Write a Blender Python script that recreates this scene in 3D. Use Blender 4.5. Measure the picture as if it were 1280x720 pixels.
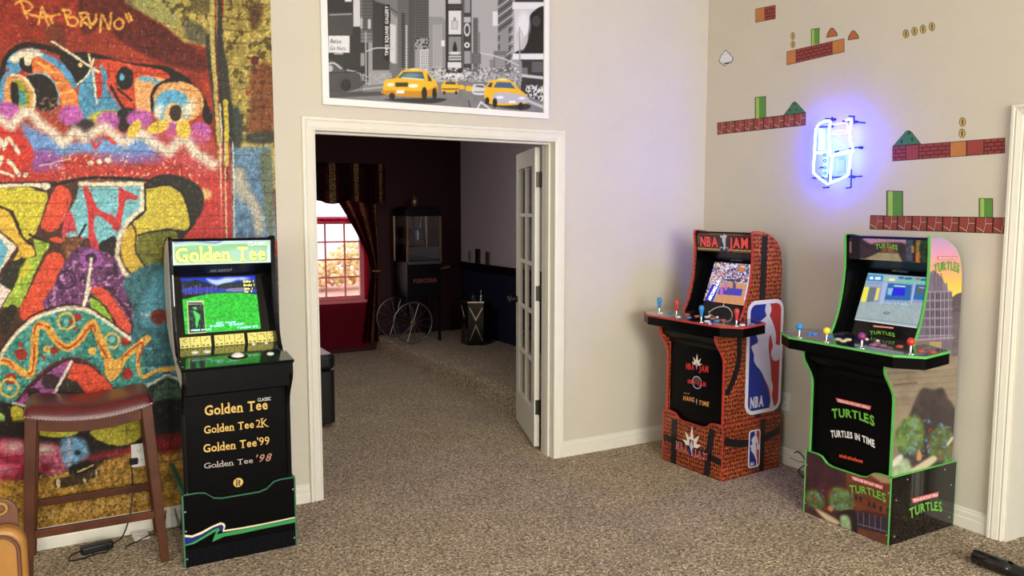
import bpy, bmesh, math, random
import numpy as np
from mathutils import Vector, Matrix

for o in list(bpy.data.objects):
    bpy.data.objects.remove(o)
S = bpy.context.scene
COL = S.collection
random.seed(7)
RNG = np.random.default_rng(7)

# ------------------------------------------------------------------ camera
F_PX, PITCH, YAW = 983.8, .0973, .5034
CAM = np.array([-.8696, -4.2505, 1.6043])
cam = bpy.data.objects.new('camera', bpy.data.cameras.new('camera'))
COL.objects.link(cam)
cam.data.sensor_width = 36.0
cam.data.lens = F_PX / 1280 * 36.0
cam.data.clip_start = .05
cam.location = CAM.tolist()
cam.rotation_euler = (math.pi / 2 - PITCH, 0, -YAW)
S.camera = cam

# ------------------------------------------------------------------ world, daylight, exposure
S.view_settings.view_transform = 'Standard'
S.view_settings.look = 'None'
S.view_settings.gamma = 1
S.view_settings.exposure = 0.12
W = bpy.data.worlds.new('daylight')
S.world = W
W.use_nodes = True
W.node_tree.nodes['Background'].inputs[0].default_value = (.93, .97, 1, 1)
W.node_tree.nodes['Background'].inputs[1].default_value = 3.2

def area_light(name, loc, target, sx, sy, power, color):
    l = bpy.data.lights.new(name, 'AREA')
    l.shape = 'RECTANGLE'; l.size = sx; l.size_y = sy
    l.energy = power; l.color = color
    o = bpy.data.objects.new(name, l); COL.objects.link(o)
    o.location = loc
    o.rotation_euler = (Vector(target) - Vector(loc)).to_track_quat('-Z', 'Y').to_euler()
    return o
area_light('window_daylight', (.1, -7.75, 1.9), (.9, 0, 1.3), 2.6, 2.2, 235, (1, .98, .95))
area_light('side_window_daylight', (-3.7, -4.4, 1.9), (2.0, -2.0, 1.3), 1.8, 2.0, 40, (1, .97, .92))
area_light('ceiling_fill_light', (-0.6, -6.2, 3.5), (-0.2, -5.2, 0), 1.6, 1.6, 90, (1, .95, .86))  # unseen soft fill added overhead, not a real fixture
area_light('inner_fill_light', (.9, 1.5, 2.6), (1.7, 2.0, 0), .5, .5, 12, (1, .95, .95))  # added fill to brighten the inner room; no lamp hangs there

# ------------------------------------------------------------------ helpers
RGHT = np.array([math.cos(YAW), -math.sin(YAW), 0.])
FWD = np.array([math.sin(YAW) * math.cos(PITCH), math.cos(YAW) * math.cos(PITCH), -math.sin(PITCH)])
UPV = np.cross(RGHT, FWD)

def project(p):
    d = np.asarray(p, float) - CAM
    z = d @ FWD
    return 640 + F_PX * (d @ RGHT) / z, 360 - F_PX * (d @ UPV) / z

def hit(px, org, nrm):
    """the point of a plane that the photograph shows at pixel px"""
    r = FWD + RGHT * (px[0] - 640) / F_PX + UPV * (360 - px[1]) / F_PX
    t = ((np.asarray(org, float) - CAM) @ nrm) / (r @ nrm)
    return CAM + r * t

def lin(c):
    c = np.asarray(c, float) / 255.
    return np.where(c <= .04045, c / 12.92, ((c + .055) / 1.055) ** 2.4)

MATS = {}
def mat(name, rgb, rough=.5, metal=0., var=.06, vscale=12., bump=0., bscale=60., coat=0., emit=None, estr=0., spec=.5, trans=0., alpha=1.):
    if name in MATS: return MATS[name]
    m = bpy.data.materials.new(name); m.use_nodes = True
    nt = m.node_tree; b = nt.nodes['Principled BSDF']
    c = lin(rgb)
    tc = nt.nodes.new('ShaderNodeTexCoord')
    n = nt.nodes.new('ShaderNodeTexNoise'); n.inputs['Scale'].default_value = vscale; n.inputs['Detail'].default_value = 4
    nt.links.new(tc.outputs['Object'], n.inputs['Vector'])
    r = nt.nodes.new('ShaderNodeValToRGB')
    r.color_ramp.elements[0].position = .3; r.color_ramp.elements[1].position = .7
    r.color_ramp.elements[0].color = (*(np.clip(c * (1 - var), 0, 1)), 1)
    r.color_ramp.elements[1].color = (*(np.clip(c * (1 + var), 0, 1)), 1)
    nt.links.new(n.outputs['Fac'], r.inputs['Fac'])
    nt.links.new(r.outputs['Color'], b.inputs['Base Color'])
    b.inputs['Roughness'].default_value = rough
    b.inputs['Metallic'].default_value = metal
    b.inputs['Coat Weight'].default_value = coat
    b.inputs['Specular IOR Level'].default_value = spec
    b.inputs['Transmission Weight'].default_value = trans
    b.inputs['Alpha'].default_value = alpha
    if emit is not None:
        b.inputs['Emission Color'].default_value = (*lin(emit), 1)
        b.inputs['Emission Strength'].default_value = estr
    if bump:
        n2 = nt.nodes.new('ShaderNodeTexNoise'); n2.inputs['Scale'].default_value = bscale; n2.inputs['Detail'].default_value = 3
        nt.links.new(tc.outputs['Object'], n2.inputs['Vector'])
        bp = nt.nodes.new('ShaderNodeBump'); bp.inputs['Strength'].default_value = bump; bp.inputs['Distance'].default_value = .004
        nt.links.new(n2.outputs['Fac'], bp.inputs['Height'])
        nt.links.new(bp.outputs['Normal'], b.inputs['Normal'])
    MATS[name] = m
    return m

def print_mat(name, rough=.5, emit=0., coat=0., gain=1., relief=0., spec=.5):
    if name in MATS: return MATS[name]
    m = bpy.data.materials.new(name); m.use_nodes = True
    nt = m.node_tree; b = nt.nodes['Principled BSDF']
    a = nt.nodes.new('ShaderNodeVertexColor'); a.layer_name = 'print'
    b.inputs['Roughness'].default_value = rough
    b.inputs['Coat Weight'].default_value = coat
    b.inputs['Specular IOR Level'].default_value = spec
    if emit:
        b.inputs['Base Color'].default_value = (.01, .01, .01, 1)
        nt.links.new(a.outputs['Color'], b.inputs['Emission Color'])
        b.inputs['Emission Strength'].default_value = emit
    else:
        v = nt.nodes.new('ShaderNodeVectorMath'); v.operation = 'SCALE'; v.inputs['Scale'].default_value = gain
        nt.links.new(a.outputs['Color'], v.inputs[0])
        nt.links.new(v.outputs[0], b.inputs['Base Color'])
    if relief:
        tc = nt.nodes.new('ShaderNodeTexCoord')
        n = nt.nodes.new('ShaderNodeTexNoise'); n.inputs['Scale'].default_value = 45; n.inputs['Detail'].default_value = 6
        nt.links.new(tc.outputs['Object'], n.inputs['Vector'])
        bp = nt.nodes.new('ShaderNodeBump'); bp.inputs['Strength'].default_value = relief; bp.inputs['Distance'].default_value = .003
        nt.links.new(n.outputs['Fac'], bp.inputs['Height'])
        nt.links.new(bp.outputs['Normal'], b.inputs['Normal'])
    MATS[name] = m
    return m

class MB:
    """collects geometry; build() links it as one mesh object"""
    def __init__(s): s.v = []; s.f = []
    def add(s, vs, fs):
        n = len(s.v); s.v += [tuple(map(float, v)) for v in vs]; s.f += [tuple(i + n for i in f) for f in fs]; return s
    def box(s, x0, x1, y0, y1, z0, z1):
        return s.add([(x, y, z) for z in (z0, z1) for y in (y0, y1) for x in (x0, x1)],
                     [(0, 2, 3, 1), (4, 5, 7, 6), (0, 1, 5, 4), (2, 6, 7, 3), (0, 4, 6, 2), (1, 3, 7, 5)])
    def prism(s, pts, o, eu, ev, en, t):
        """polygon pts (u,v) on frame o,eu,ev pushed along en by t"""
        o, eu, ev, en = [np.asarray(q, float) for q in (o, eu, ev, en)]
        a = [o + eu * p[0] + ev * p[1] for p in pts]; b = [q + en * t for q in a]; n = len(pts)
        ar = sum(pts[i][0] * pts[(i + 1) % n][1] - pts[(i + 1) % n][0] * pts[i][1] for i in range(n))
        sg = np.dot(np.cross(eu, ev), en) * t * ar
        fs = [tuple(range(n)), tuple(range(2 * n - 1, n - 1, -1))] + [(i, i + n, (i + 1) % n + n, (i + 1) % n) for i in range(n)]
        if sg > 0: fs = [tuple(reversed(f)) for f in fs]
        return s.add(a + b, fs)
    def tube(s, pts, r, n=8, closed=False, cap=True):
        pts = [np.asarray(p, float) for p in pts]; m = len(pts)
        rr = r if hasattr(r, '__len__') else [r] * m
        vs = []; ref = None
        for i, p in enumerate(pts):
            if closed: t = pts[(i + 1) % m] - pts[i - 1]
            else: t = pts[min(i + 1, m - 1)] - pts[max(i - 1, 0)]
            t = t / (np.linalg.norm(t) + 1e-9)
            if ref is None: ref = np.array([0, 0, 1.]) if abs(t[2]) < .9 else np.array([1., 0, 0])
            a = ref - t * (ref @ t); a /= np.linalg.norm(a) + 1e-9; ref = a; b = np.cross(t, a)
            for k in range(n):
                w = 2 * math.pi * k / n; vs.append(p + (a * math.cos(w) + b * math.sin(w)) * rr[i])
        fs = []
        for i in range(m if closed else m - 1):
            j = (i + 1) % m
            for k in range(n):
                l = (k + 1) % n; fs.append((i * n + k, i * n + l, j * n + l, j * n + k))
        if cap and not closed: fs += [tuple(range(n - 1, -1, -1)), tuple((m - 1) * n + k for k in range(n))]
        return s.add(vs, fs)
    def lathe(s, prof, c=(0, 0, 0), n=16, axis='z'):
        """prof: (radius, height)"""
        vs = []
        for r, h in prof:
            for k in range(n):
                w = 2 * math.pi * k / n; a, b = r * math.cos(w), r * math.sin(w)
                vs.append({'z': (c[0] + a, c[1] + b, c[2] + h), 'x': (c[0] + h, c[1] + a, c[2] + b), 'y': (c[0] + b, c[1] + h, c[2] + a)}[axis])
        fs = [(i * n + k, i * n + (k + 1) % n, (i + 1) * n + (k + 1) % n, (i + 1) * n + k) for i in range(len(prof) - 1) for k in range(n)]
        fs += [tuple(range(n - 1, -1, -1)), tuple((len(prof) - 1) * n + k for k in range(n))]
        return s.add(vs, fs)
    def beam(s, a, b, w, d, up=(0, 0, 1), w2=None, d2=None):
        a = np.asarray(a, float); b = np.asarray(b, float); t = (b - a) / np.linalg.norm(b - a)
        up = np.asarray(up, float); x = np.cross(t, up)
        x /= np.linalg.norm(x); y = np.cross(x, t)
        vs = [p + x * sx * ww / 2 + y * sy * dd / 2 for p, ww, dd in ((a, w, d), (b, w2 or w, d2 or d)) for sy in (-1, 1) for sx in (-1, 1)]
        return s.add(vs, [(0, 2, 3, 1), (4, 5, 7, 6), (0, 1, 5, 4), (2, 6, 7, 3), (0, 4, 6, 2), (1, 3, 7, 5)])
    def build(s, name, m, parent=None, smooth=False, bevel=0., kind=None, label=None, seg=2):
        me = bpy.data.meshes.new(name); me.from_pydata(s.v, [], s.f); me.update()
        o = bpy.data.objects.new(name, me); COL.objects.link(o)
        for q in (m if isinstance(m, (list, tuple)) else [m]): me.materials.append(q)
        bm = bmesh.new(); bm.from_mesh(me); bmesh.ops.recalc_face_normals(bm, faces=bm.faces); bm.to_mesh(me); bm.free()
        if smooth:
            me.polygons.foreach_set('use_smooth', [True] * len(me.polygons))
            if not isinstance(smooth, bool): me.set_sharp_from_angle(angle=math.radians(smooth))
        if parent is not None: o.parent = parent
        if bevel:
            b = o.modifiers.new('bevel', 'BEVEL'); b.width = bevel; b.segments = seg; b.limit_method = 'ANGLE'; b.angle_limit = math.radians(40)
        if kind: o['kind'] = kind
        if label: o['label'] = label
        return o

def tag(o, label, cat, group=None):
    o['label'] = label; o['category'] = cat
    if group: o['group'] = group
    return o
def thing(name, label, cat, loc=(0, 0, 0), rz=0., group=None):
    o = bpy.data.objects.new(name, None); COL.objects.link(o); o.empty_display_size = .05
    o.location = loc; o.rotation_euler = (0, 0, rz)
    return tag(o, label, cat, group)
def struct(mb, name, m, bevel=0., parent=None, smooth=False):
    return mb.build(name, m, parent, kind='structure', bevel=bevel, smooth=smooth)

# ---------- flat print painted onto fine grids (murals, posters, decals, screens)
def smooth_path(pts, closed, k=8):
    p = np.asarray(pts, float); n = len(p); out = []
    rng = range(n) if closed else range(n - 1)
    for i in rng:
        p0 = p[(i - 1) % n] if closed or i > 0 else p[0]; p1 = p[i]; p2 = p[(i + 1) % n]
        p3 = p[(i + 2) % n] if closed or i + 2 < n else p[-1]
        for j in range(k):
            t = j / k
            out.append(.5 * ((2 * p1) + (-p0 + p2) * t + (2 * p0 - 5 * p1 + 4 * p2 - p3) * t * t + (-p0 + 3 * p1 - 3 * p2 + p3) * t ** 3))
    if not closed: out.append(p[-1])
    return np.array(out)

def vnoise(x, y, seed=0):
    """smooth value noise"""
    xi = np.floor(x).astype(np.int64); yi = np.floor(y).astype(np.int64); fx = x - xi; fy = y - yi
    fx = fx * fx * (3 - 2 * fx); fy = fy * fy * (3 - 2 * fy)
    def h(a, b):
        n = (a * 374761393 + b * 668265263 + seed * 974634777) & 0x7fffffff
        n = ((n ^ (n >> 13)) * 1274126177) & 0x7fffffff
        return ((n ^ (n >> 16)) & 0xffff) / 65535.
    return (h(xi, yi) * (1 - fx) + h(xi + 1, yi) * fx) * (1 - fy) + (h(xi, yi + 1) * (1 - fx) + h(xi + 1, yi + 1) * fx) * fy
def fbm(x, y, seed=0, o=4):
    s = 0; a = .5
    for i in range(o): s = s + a * vnoise(x * 2 ** i, y * 2 ** i, seed + i); a *= .5
    return s / (1 - .5 ** o)

class Print:
    """grid of vertices; A,B are the drawing coordinates of every vertex"""
    def __init__(s, verts, nu, nv, A, B, base=(0, 0, 0)):
        s.P = verts; s.nu, s.nv = nu, nv; s.A = A; s.B = B
        s.c = np.tile(np.asarray(base, float), (nu * nv, 1))
        s.crop(0, 0, 1); s.aa = .6; s.rough = 0
    def crop(s, ox, oy, k): s.ox, s.oy, s.k = ox, oy, k; return s
    def T(s, pts):
        p = np.asarray(pts, float); return p / s.k + np.array([s.ox, s.oy])
    def _sub(s, lo, hi, pad):
        i = np.nonzero((s.A > lo[0] - pad) & (s.A < hi[0] + pad) & (s.B > lo[1] - pad) & (s.B < hi[1] + pad))[0]
        x, y = s.A[i], s.B[i]
        if s.rough:
            x = x + (fbm(s.A[i] / 4, s.B[i] / 4, 91, 2) - .5) * s.rough * 2; y = y + (fbm(s.A[i] / 4, s.B[i] / 4, 57, 2) - .5) * s.rough * 2
        return i, x, y
    @staticmethod
    def _dseg(x, y, p, closed):
        d = np.full(x.shape, 1e9)
        m = len(p)
        for i in range(m if closed else m - 1):
            a = p[i]; b = p[(i + 1) % m]; e = b - a; L = e @ e + 1e-12
            t = np.clip(((x - a[0]) * e[0] + (y - a[1]) * e[1]) / L, 0, 1)
            d = np.minimum(d, (x - a[0] - t * e[0]) ** 2 + (y - a[1] - t * e[1]) ** 2)
        return np.sqrt(d)
    def _mix(s, i, cov, col, al, var=None):
        if callable(col): c = col(s.A[i], s.B[i])
        else: c = np.asarray(col, float)[None, :]
        if var is not None:
            n = fbm(s.A[i] / var[1], s.B[i] / var[1], var[2] if len(var) > 2 else 3)[:, None]; c = c * (1 + var[0] * (n - .5) * 2)
        w = (np.clip(cov, 0, 1) * al)[:, None]
        s.c[i] = s.c[i] * (1 - w) + c * w
    def fill(s, pts, col, sm=True, soft=0, al=1, var=None):
        p = s.T(pts)
        if sm and len(p) > 2: p = smooth_path(p, True, 5)
        pad = soft + 3 + s.rough; i, x, y = s._sub(p.min(0), p.max(0), pad)
        if not len(i): return s
        d = s._dseg(x, y, p, True)
        ins = np.zeros(x.shape, bool); j = len(p) - 1
        for q in range(len(p)):
            c = ((p[q][1] > y) != (p[j][1] > y))
            if p[j][1] != p[q][1]:
                ins ^= c & (x < (p[j][0] - p[q][0]) * (y - p[q][1]) / (p[j][1] - p[q][1]) + p[q][0])
            j = q
        sd = np.where(ins, -d, d); a = s.aa + soft
        s._mix(i, .5 - sd / (2 * a), col, al, var); return s
    def stroke(s, pts, w, col, sm=True, soft=0, al=1, closed=False, var=None):
        p = s.T(pts)
        if sm and len(p) > 2: p = smooth_path(p, closed, 6)
        h = w / s.k / 2; i, x, y = s._sub(p.min(0), p.max(0), h + soft + 3 + s.rough)
        if not len(i): return s
        sd = s._dseg(x, y, p, closed) - h; a = s.aa + soft
        s._mix(i, .5 - sd / (2 * a), col, al, var); return s
    def ell(s, cx, cy, rx, ry=None, col=(0, 0, 0), rot=0, soft=0, al=1, ring=0, var=None):
        ry = ry or rx; c = s.T([(cx, cy)])[0]; rx /= s.k; ry /= s.k; r = max(rx, ry)
        i, x, y = s._sub(c - r, c + r, soft + 3 + ring)
        if not len(i): return s
        w = math.radians(rot); dx = x - c[0]; dy = y - c[1]
        u = dx * math.cos(w) + dy * math.sin(w); v = -dx * math.sin(w) + dy * math.cos(w)
        q = np.sqrt((u / rx) ** 2 + (v / ry) ** 2); sd = (q - 1) * min(rx, ry)
        if ring: sd = np.abs(sd) - ring / s.k / 2
        s._mix(i, .5 - sd / (2 * (s.aa + soft)), col, al, var); return s
    def rect(s, x0, y0, x1, y1, col, **k): return s.fill([(x0, y0), (x1, y0), (x1, y1), (x0, y1)], col, sm=False, **k)
    def speck(s, pts, col, scale, thr, al=1, seed=5):
        """speckle of one colour inside a polygon"""
        p = s.T(pts); i, x, y = s._sub(p.min(0), p.max(0), 0)
        if not len(i): return s
        ins = np.zeros(x.shape, bool); j = len(p) - 1
        for q in range(len(p)):
            c = ((p[q][1] > y) != (p[j][1] > y))
            if p[j][1] != p[q][1]: ins ^= c & (x < (p[j][0] - p[q][0]) * (y - p[q][1]) / (p[j][1] - p[q][1]) + p[q][0])
            j = q
        n = fbm(x / scale, y / scale, seed, 3)
        s._mix(i, np.where(ins, np.clip((n - thr) * 14, 0, 1), 0), col, al); return s
    def build(s, name, m, parent=None):
        nu, nv = s.nu, s.nv
        q = np.arange(nu * nv).reshape(nv, nu)
        f = np.stack([q[:-1, :-1], q[:-1, 1:], q[1:, 1:], q[1:, :-1]], -1).reshape(-1, 4)
        me = bpy.data.meshes.new(name)
        me.vertices.add(nu * nv); me.vertices.foreach_set('co', np.asarray(s.P, np.float32).ravel())
        nf = len(f); me.loops.add(nf * 4); me.loops.foreach_set('vertex_index', f.ravel().astype(np.int32))
        me.polygons.add(nf); me.polygons.foreach_set('loop_start', np.arange(0, nf * 4, 4, dtype=np.int32))
        me.update(calc_edges=True)
        ca = me.color_attributes.new('print', 'FLOAT_COLOR', 'POINT')
        c = lin(np.clip(s.c, 0, 255)); c = np.concatenate([c, np.ones((len(c), 1))], 1)
        ca.data.foreach_set('color', c.astype(np.float32).ravel())
        me.materials.append(m)
        o = bpy.data.objects.new(name, me); COL.objects.link(o)
        if parent is not None: o.parent = parent
        return o

def grid(o, eu, ev, us, vs, M=None, local=False, base=(0, 0, 0)):
    """flat grid; drawing coordinates = where the photograph shows each vertex, or the local (u,v)"""
    us = np.asarray(us, float); vs = np.asarray(vs, float)
    U, V = np.meshgrid(us, vs); U = U.ravel(); V = V.ravel()
    o, eu, ev = [np.asarray(q, float) for q in (o, eu, ev)]
    P = o + U[:, None] * eu + V[:, None] * ev
    if local: return Print(P, len(us), len(vs), U, V, base)
    Wd = P if M is None else P @ np.array(M.to_3x3()).T + np.array(M.translation)
    x, y = project(Wd)
    return Print(P, len(us), len(vs), x, y, base)

# ---------- lettering
_fc = {}
SERIF = {'l': [(0, 'b', 1), (0, 't', .5)], 'd': [(1, 't', .5), (1, 'b', .6)], 'n': [(0, 'b', 1), (1, 'b', 1)],
         'T': [(.5, 'b', 1.0)], 'K': [(0, 'b', 1), (0, 't', 1), (1, 'b', .8)], '1': [(.5, 'b', 1)]}
def glyph_mesh(txt, bold=0., shear=0., serif=False):
    """triangulated lettering in the unit: cap height 1, baseline 0"""
    V = []; Fc = []; x = 0
    for ch in txt:
        key = (ch, bold, shear)
        if key not in _fc:
            cu = bpy.data.curves.new('t', 'FONT'); cu.body = ch if ch != ' ' else 'n'; cu.size = 1.0; cu.offset = bold; cu.shear = shear; cu.resolution_u = 3
            ob = bpy.data.objects.new('t', cu); COL.objects.link(ob)
            me = bpy.data.meshes.new_from_object(ob.evaluated_get(bpy.context.evaluated_depsgraph_get()))
            v = np.array([p.co[:2] for p in me.vertices]) if len(me.vertices) else np.zeros((0, 2))
            f = [tuple(p.vertices) for p in me.polygons]
            bpy.data.objects.remove(ob); bpy.data.curves.remove(cu); bpy.data.meshes.remove(me)
            _fc[key] = (v, f)
        v, f = _fc[key]
        if ch == ' ': x += .36; continue
        if not len(v): continue
        v = v.copy(); w0, w1 = v[:, 0].min(), v[:, 0].max(); v[:, 0] += x - w0
        n = len(V); V += v.tolist(); Fc += [tuple(i + n for i in q) for q in f]
        if serif and ch in SERIF:
            st = .055 + bold
            for pos, where, ext in SERIF[ch]:
                yy = {'b': 0, 't': .74, 'x': .53}[where]
                cx = x + st + (w1 - w0 - 2 * st) * pos
                e = .12 * max(ext, .6)
                lo, hi = cx - e * (1 if ext >= 1 or where == 't' or where == 'x' else .3) - .03, cx + e * (1 if ext >= 1 else .2) + .03
                if where == 'b' and ext < 1: lo, hi = cx - .02, cx + .13
                n = len(V); V += [[lo, yy - .028 - bold * .6], [hi, yy - .028 - bold * .6], [hi, yy + .03], [lo, yy + .03]]; Fc.append((n, n + 1, n + 2, n + 3))
        x += (w1 - w0) + .075 + bold * .6 - (.07 if ch in 'RL' else 0)
    V = np.array(V); V[:, 1] /= .73; V[:, 0] /= .73
    return V, Fc
def lettering(txt, p0, p1, p2, nrm, m, parent=None, name='lettering', bold=.02, shear=0., serif=False, arc=0., grow=0., lift=.0012, off=(0, 0)):
    """p0 baseline left, p1 baseline right, p2 top-left (cap height): three points on the carrying face"""
    V, Fc = glyph_mesh(txt, bold, shear, serif)
    p0, p1, p2, nrm = [np.asarray(q, float) for q in (p0, p1, p2, nrm)]
    w0, w1 = V[:, 0].min(), V[:, 0].max(); u = (V[:, 0] - w0) / (w1 - w0); v = V[:, 1]
    q = (2 * u - 1) ** 2
    v = v * (1 + grow * q) - arc * q - grow * q * .5
    P = p0 + (u[:, None] + off[0]) * (p1 - p0) + (v[:, None] + off[1]) * (p2 - p0) + nrm * lift
    mb = MB(); mb.add(P.tolist(), Fc)
    me = bpy.data.meshes.new(name); me.from_pydata(mb.v, [], mb.f); me.materials.append(m)
    o = bpy.data.objects.new(name, me); COL.objects.link(o)
    if parent is not None: o.parent = parent
    return o

# ================================================================== STRUCTURE
XR = 3.0235      # right wall
OX0, OX1, OZ = .265, 1.776, 2.035   # double-door opening
WT = .15
M_wall = mat('wall_paint', (206, 199, 180), .85, var=.02, vscale=3, bump=.35, bscale=120)
M_wall_r = M_wall
M_white = mat('white_trim_paint', (226, 222, 205), .45, var=.02)
M_ceil = mat('ceiling_paint', (225, 220, 208), .9, var=.02)

def carpet_mat(name, c0, c1, c2):
    m = bpy.data.materials.new(name); m.use_nodes = True; nt = m.node_tree; b = nt.nodes['Principled BSDF']
    tc = nt.nodes.new('ShaderNodeTexCoord')
    mp = nt.nodes.new('ShaderNodeMapping'); mp.inputs['Scale'].default_value = (1, 1, 1)
    nt.links.new(tc.outputs['Object'], mp.inputs['Vector'])
    n0 = nt.nodes.new('ShaderNodeTexNoise'); n0.inputs['Scale'].default_value = 3; n0.inputs['Detail'].default_value = 5
    n1 = nt.nodes.new('ShaderNodeTexNoise'); n1.inputs['Scale'].default_value = 78; n1.inputs['Detail'].default_value = 3; n1.inputs['Distortion'].default_value = 1.2
    vo = nt.nodes.new('ShaderNodeTexVoronoi'); vo.inputs['Scale'].default_value = 85
    for q in (n0, n1, vo): nt.links.new(mp.outputs[0], q.inputs['Vector'])
    r = nt.nodes.new('ShaderNodeValToRGB'); e = r.color_ramp.elements
    e[0].position = .34; e[0].color = (*lin(c0), 1); e[1].position = .66; e[1].color = (*lin(c2), 1)
    k = e.new(.5); k.color = (*lin(c1), 1)
    nt.links.new(n1.outputs['Fac'], r.inputs['Fac'])
    mx = nt.nodes.new('ShaderNodeMix'); mx.data_type = 'RGBA'; mx.blend_type = 'MULTIPLY'; mx.inputs[0].default_value = .5
    r2 = nt.nodes.new('ShaderNodeValToRGB'); r2.color_ramp.elements[0].color = (.72, .72, .72, 1); r2.color_ramp.elements[0].position = .3
    r2.color_ramp.elements[1].color = (1.15, 1.15, 1.15, 1); r2.color_ramp.elements[1].position = .7
    nt.links.new(n0.outputs['Fac'], r2.inputs['Fac'])
    nt.links.new(r.outputs['Color'], mx.inputs[6]); nt.links.new(r2.outputs['Color'], mx.inputs[7])
    nt.links.new(mx.outputs[2], b.inputs['Base Color'])
    b.inputs['Roughness'].default_value = 1; b.inputs['Specular IOR Level'].default_value = .1
    b.inputs['Sheen Weight'].default_value = .2
    ad = nt.nodes.new('ShaderNodeMath'); ad.operation = 'SUBTRACT'
    nt.links.new(n1.outputs['Fac'], ad.inputs[0]); nt.links.new(vo.outputs['Distance'], ad.inputs[1])
    bp = nt.nodes.new('ShaderNodeBump'); bp.inputs['Strength'].default_value = 1; bp.inputs['Distance'].default_value = .016
    nt.links.new(ad.outputs[0], bp.inputs['Height']); nt.links.new(bp.outputs['Normal'], b.inputs['Normal'])
    return m
M_carpet = carpet_mat('frieze_carpet', (76, 58, 42), (178, 153, 120), (252, 232, 196))

struct(MB().box(-4, 4.4, -8, 5.2, -.06, 0), 'floor', M_carpet)
struct(MB().box(-4, 4.4, -8, 0.2, 3.6, 3.66), 'ceiling', M_ceil)

# wall with the double-door opening
w = MB()
w.box(-4, OX0 - .01, 0, WT, 0, 3.6); w.box(OX1 + .01, XR + .15, 0, WT, 0, 3.6); w.box(OX0 - .01, OX1 + .01, 0, WT, OZ + .01, 3.6)
struct(w, 'wall_back', M_wall)
YT = -2.13     # where the right-hand opening begins
w = MB(); w.box(XR, XR + .15, YT - .03, 0, 0, 3.6); w.box(XR, XR + .15, -8, YT - 1.2, 0, 3.6); w.box(XR, XR + .15, YT - 1.2, YT - .03, 2.03, 3.6)
struct(w, 'wall_right', M_wall)
w = MB(); w.box(-4.15, -4, -8, 0, 0, .7); w.box(-4.15, -4, -8, 0, 2.9, 3.6); w.box(-4.15, -4, -8, -5.4, .7, 2.9); w.box(-4.15, -4, -3.4, 0, .7, 2.9)
struct(w, 'wall_left', M_wall)
w = MB(); w.box(-4, XR, -8.15, -8, 0, .6); w.box(-4, XR, -8.15, -8, 3.1, 3.6); w.box(-4, -1.3, -8.15, -8, .6, 3.1); w.box(1.5, XR, -8.15, -8, .6, 3.1)
struct(w, 'wall_rear', M_wall)
# dim hallway beyond the right-hand opening
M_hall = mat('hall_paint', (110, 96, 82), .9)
w = MB(); w.box(4.3, 4.4, -4.2, 0, 0, 2.6); w.box(XR + .15, 4.3, -4.3, -4.2, 0, 2.6); w.box(XR + .15, 4.3, -.0, .1, 0, 2.6); w.box(XR + .15, 4.4, -4.3, .1, 2.6, 2.66)
struct(w, 'wall_hallway', M_hall)

# skirting boards
BP = [(0, 0), (.016, 0), (.016, .052), (.011, .058), (.013, .064), (.013, .083), (.008, .090), (.009, .097), (.004, .103), (0, .103)]
def skirting(name, a, b, nrm):
    a = np.array([*a, 0.]); b = np.array([*b, 0.]); n = np.array([*nrm, 0.]); m = MB()
    L = np.linalg.norm(b - a)
    m.prism(BP, a, n, (0, 0, 1), (b - a) / L, L)
    return struct(m, name, M_white)
skirting('baseboard_back', (-4, 0), (OX0 - .075, 0), (0, -1))
skirting('baseboard_back_right', (OX1 + .063, 0), (XR, 0), (0, -1))
skirting('baseboard_right', (XR, 0), (XR, YT + .005), (-1, 0))

# door casings, mitred
CP = [(0, 0), (0, .010), (.008, .013), (.012, .009), (.020, .013), (.034, .015), (.046, .017), (.050, .012), (.056, .018), (.068, .018), (.072, .012), (.072, 0)]
def casing(name, x0, x1, zt, frame, scale=1.):
    """frame maps (across, height, out of wall) to the world"""
    m = MB(); rings = []
    for (cx, sx, z, sz) in ((x0, -1, 0, 0), (x0, -1, zt, 1), (x1, 1, zt, 1), (x1, 1, 0, 0)):
        rings.append([frame(cx + sx * o * scale, z + sz * o * scale, p) for o, p in CP])
    n = len(CP); vs = [q for r in rings for q in r]
    fs = [(i * n + k, i * n + (k + 1) % n, (i + 1) * n + (k + 1) % n, (i + 1) * n + k) for i in range(3) for k in range(n)]
    fs += [tuple(range(n)), tuple(range(3 * n, 4 * n))]
    m.add(vs, fs)
    return struct(m, name, M_white)
casing('trim_1', OX0, OX1, OZ, lambda a, z, p: (a, -p, z))
casing('trim_2', -(YT - .03) - .0, -(YT - 1.2), 2.03, lambda a, z, p: (XR - p * 1.6, -a, z), .55 / .55)
# jambs with stops
m = MB(); m.box(OX0 - .012, OX0, .0, WT, 0, OZ + .012); m.box(OX1, OX1 + .012, 0, WT, 0, OZ + .012); m.box(OX0, OX1, 0, WT, OZ, OZ + .012)
m.box(OX0, OX0 + .012, .05, .09, 0, OZ); m.box(OX1 - .012, OX1, .05, .09, 0, OZ); m.box(OX0 + .012, OX1 - .012, .05, .09, OZ - .012, OZ)
struct(m, 'trim_3', M_white)
m = MB(); m.box(XR - .002, XR + .152, YT - .045, YT - .03, 0, 2.03); m.box(XR - .002, XR + .152, YT - 1.2, YT - 1.185, 0, 2.03)
struct(m, 'trim_4', M_white)

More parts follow.
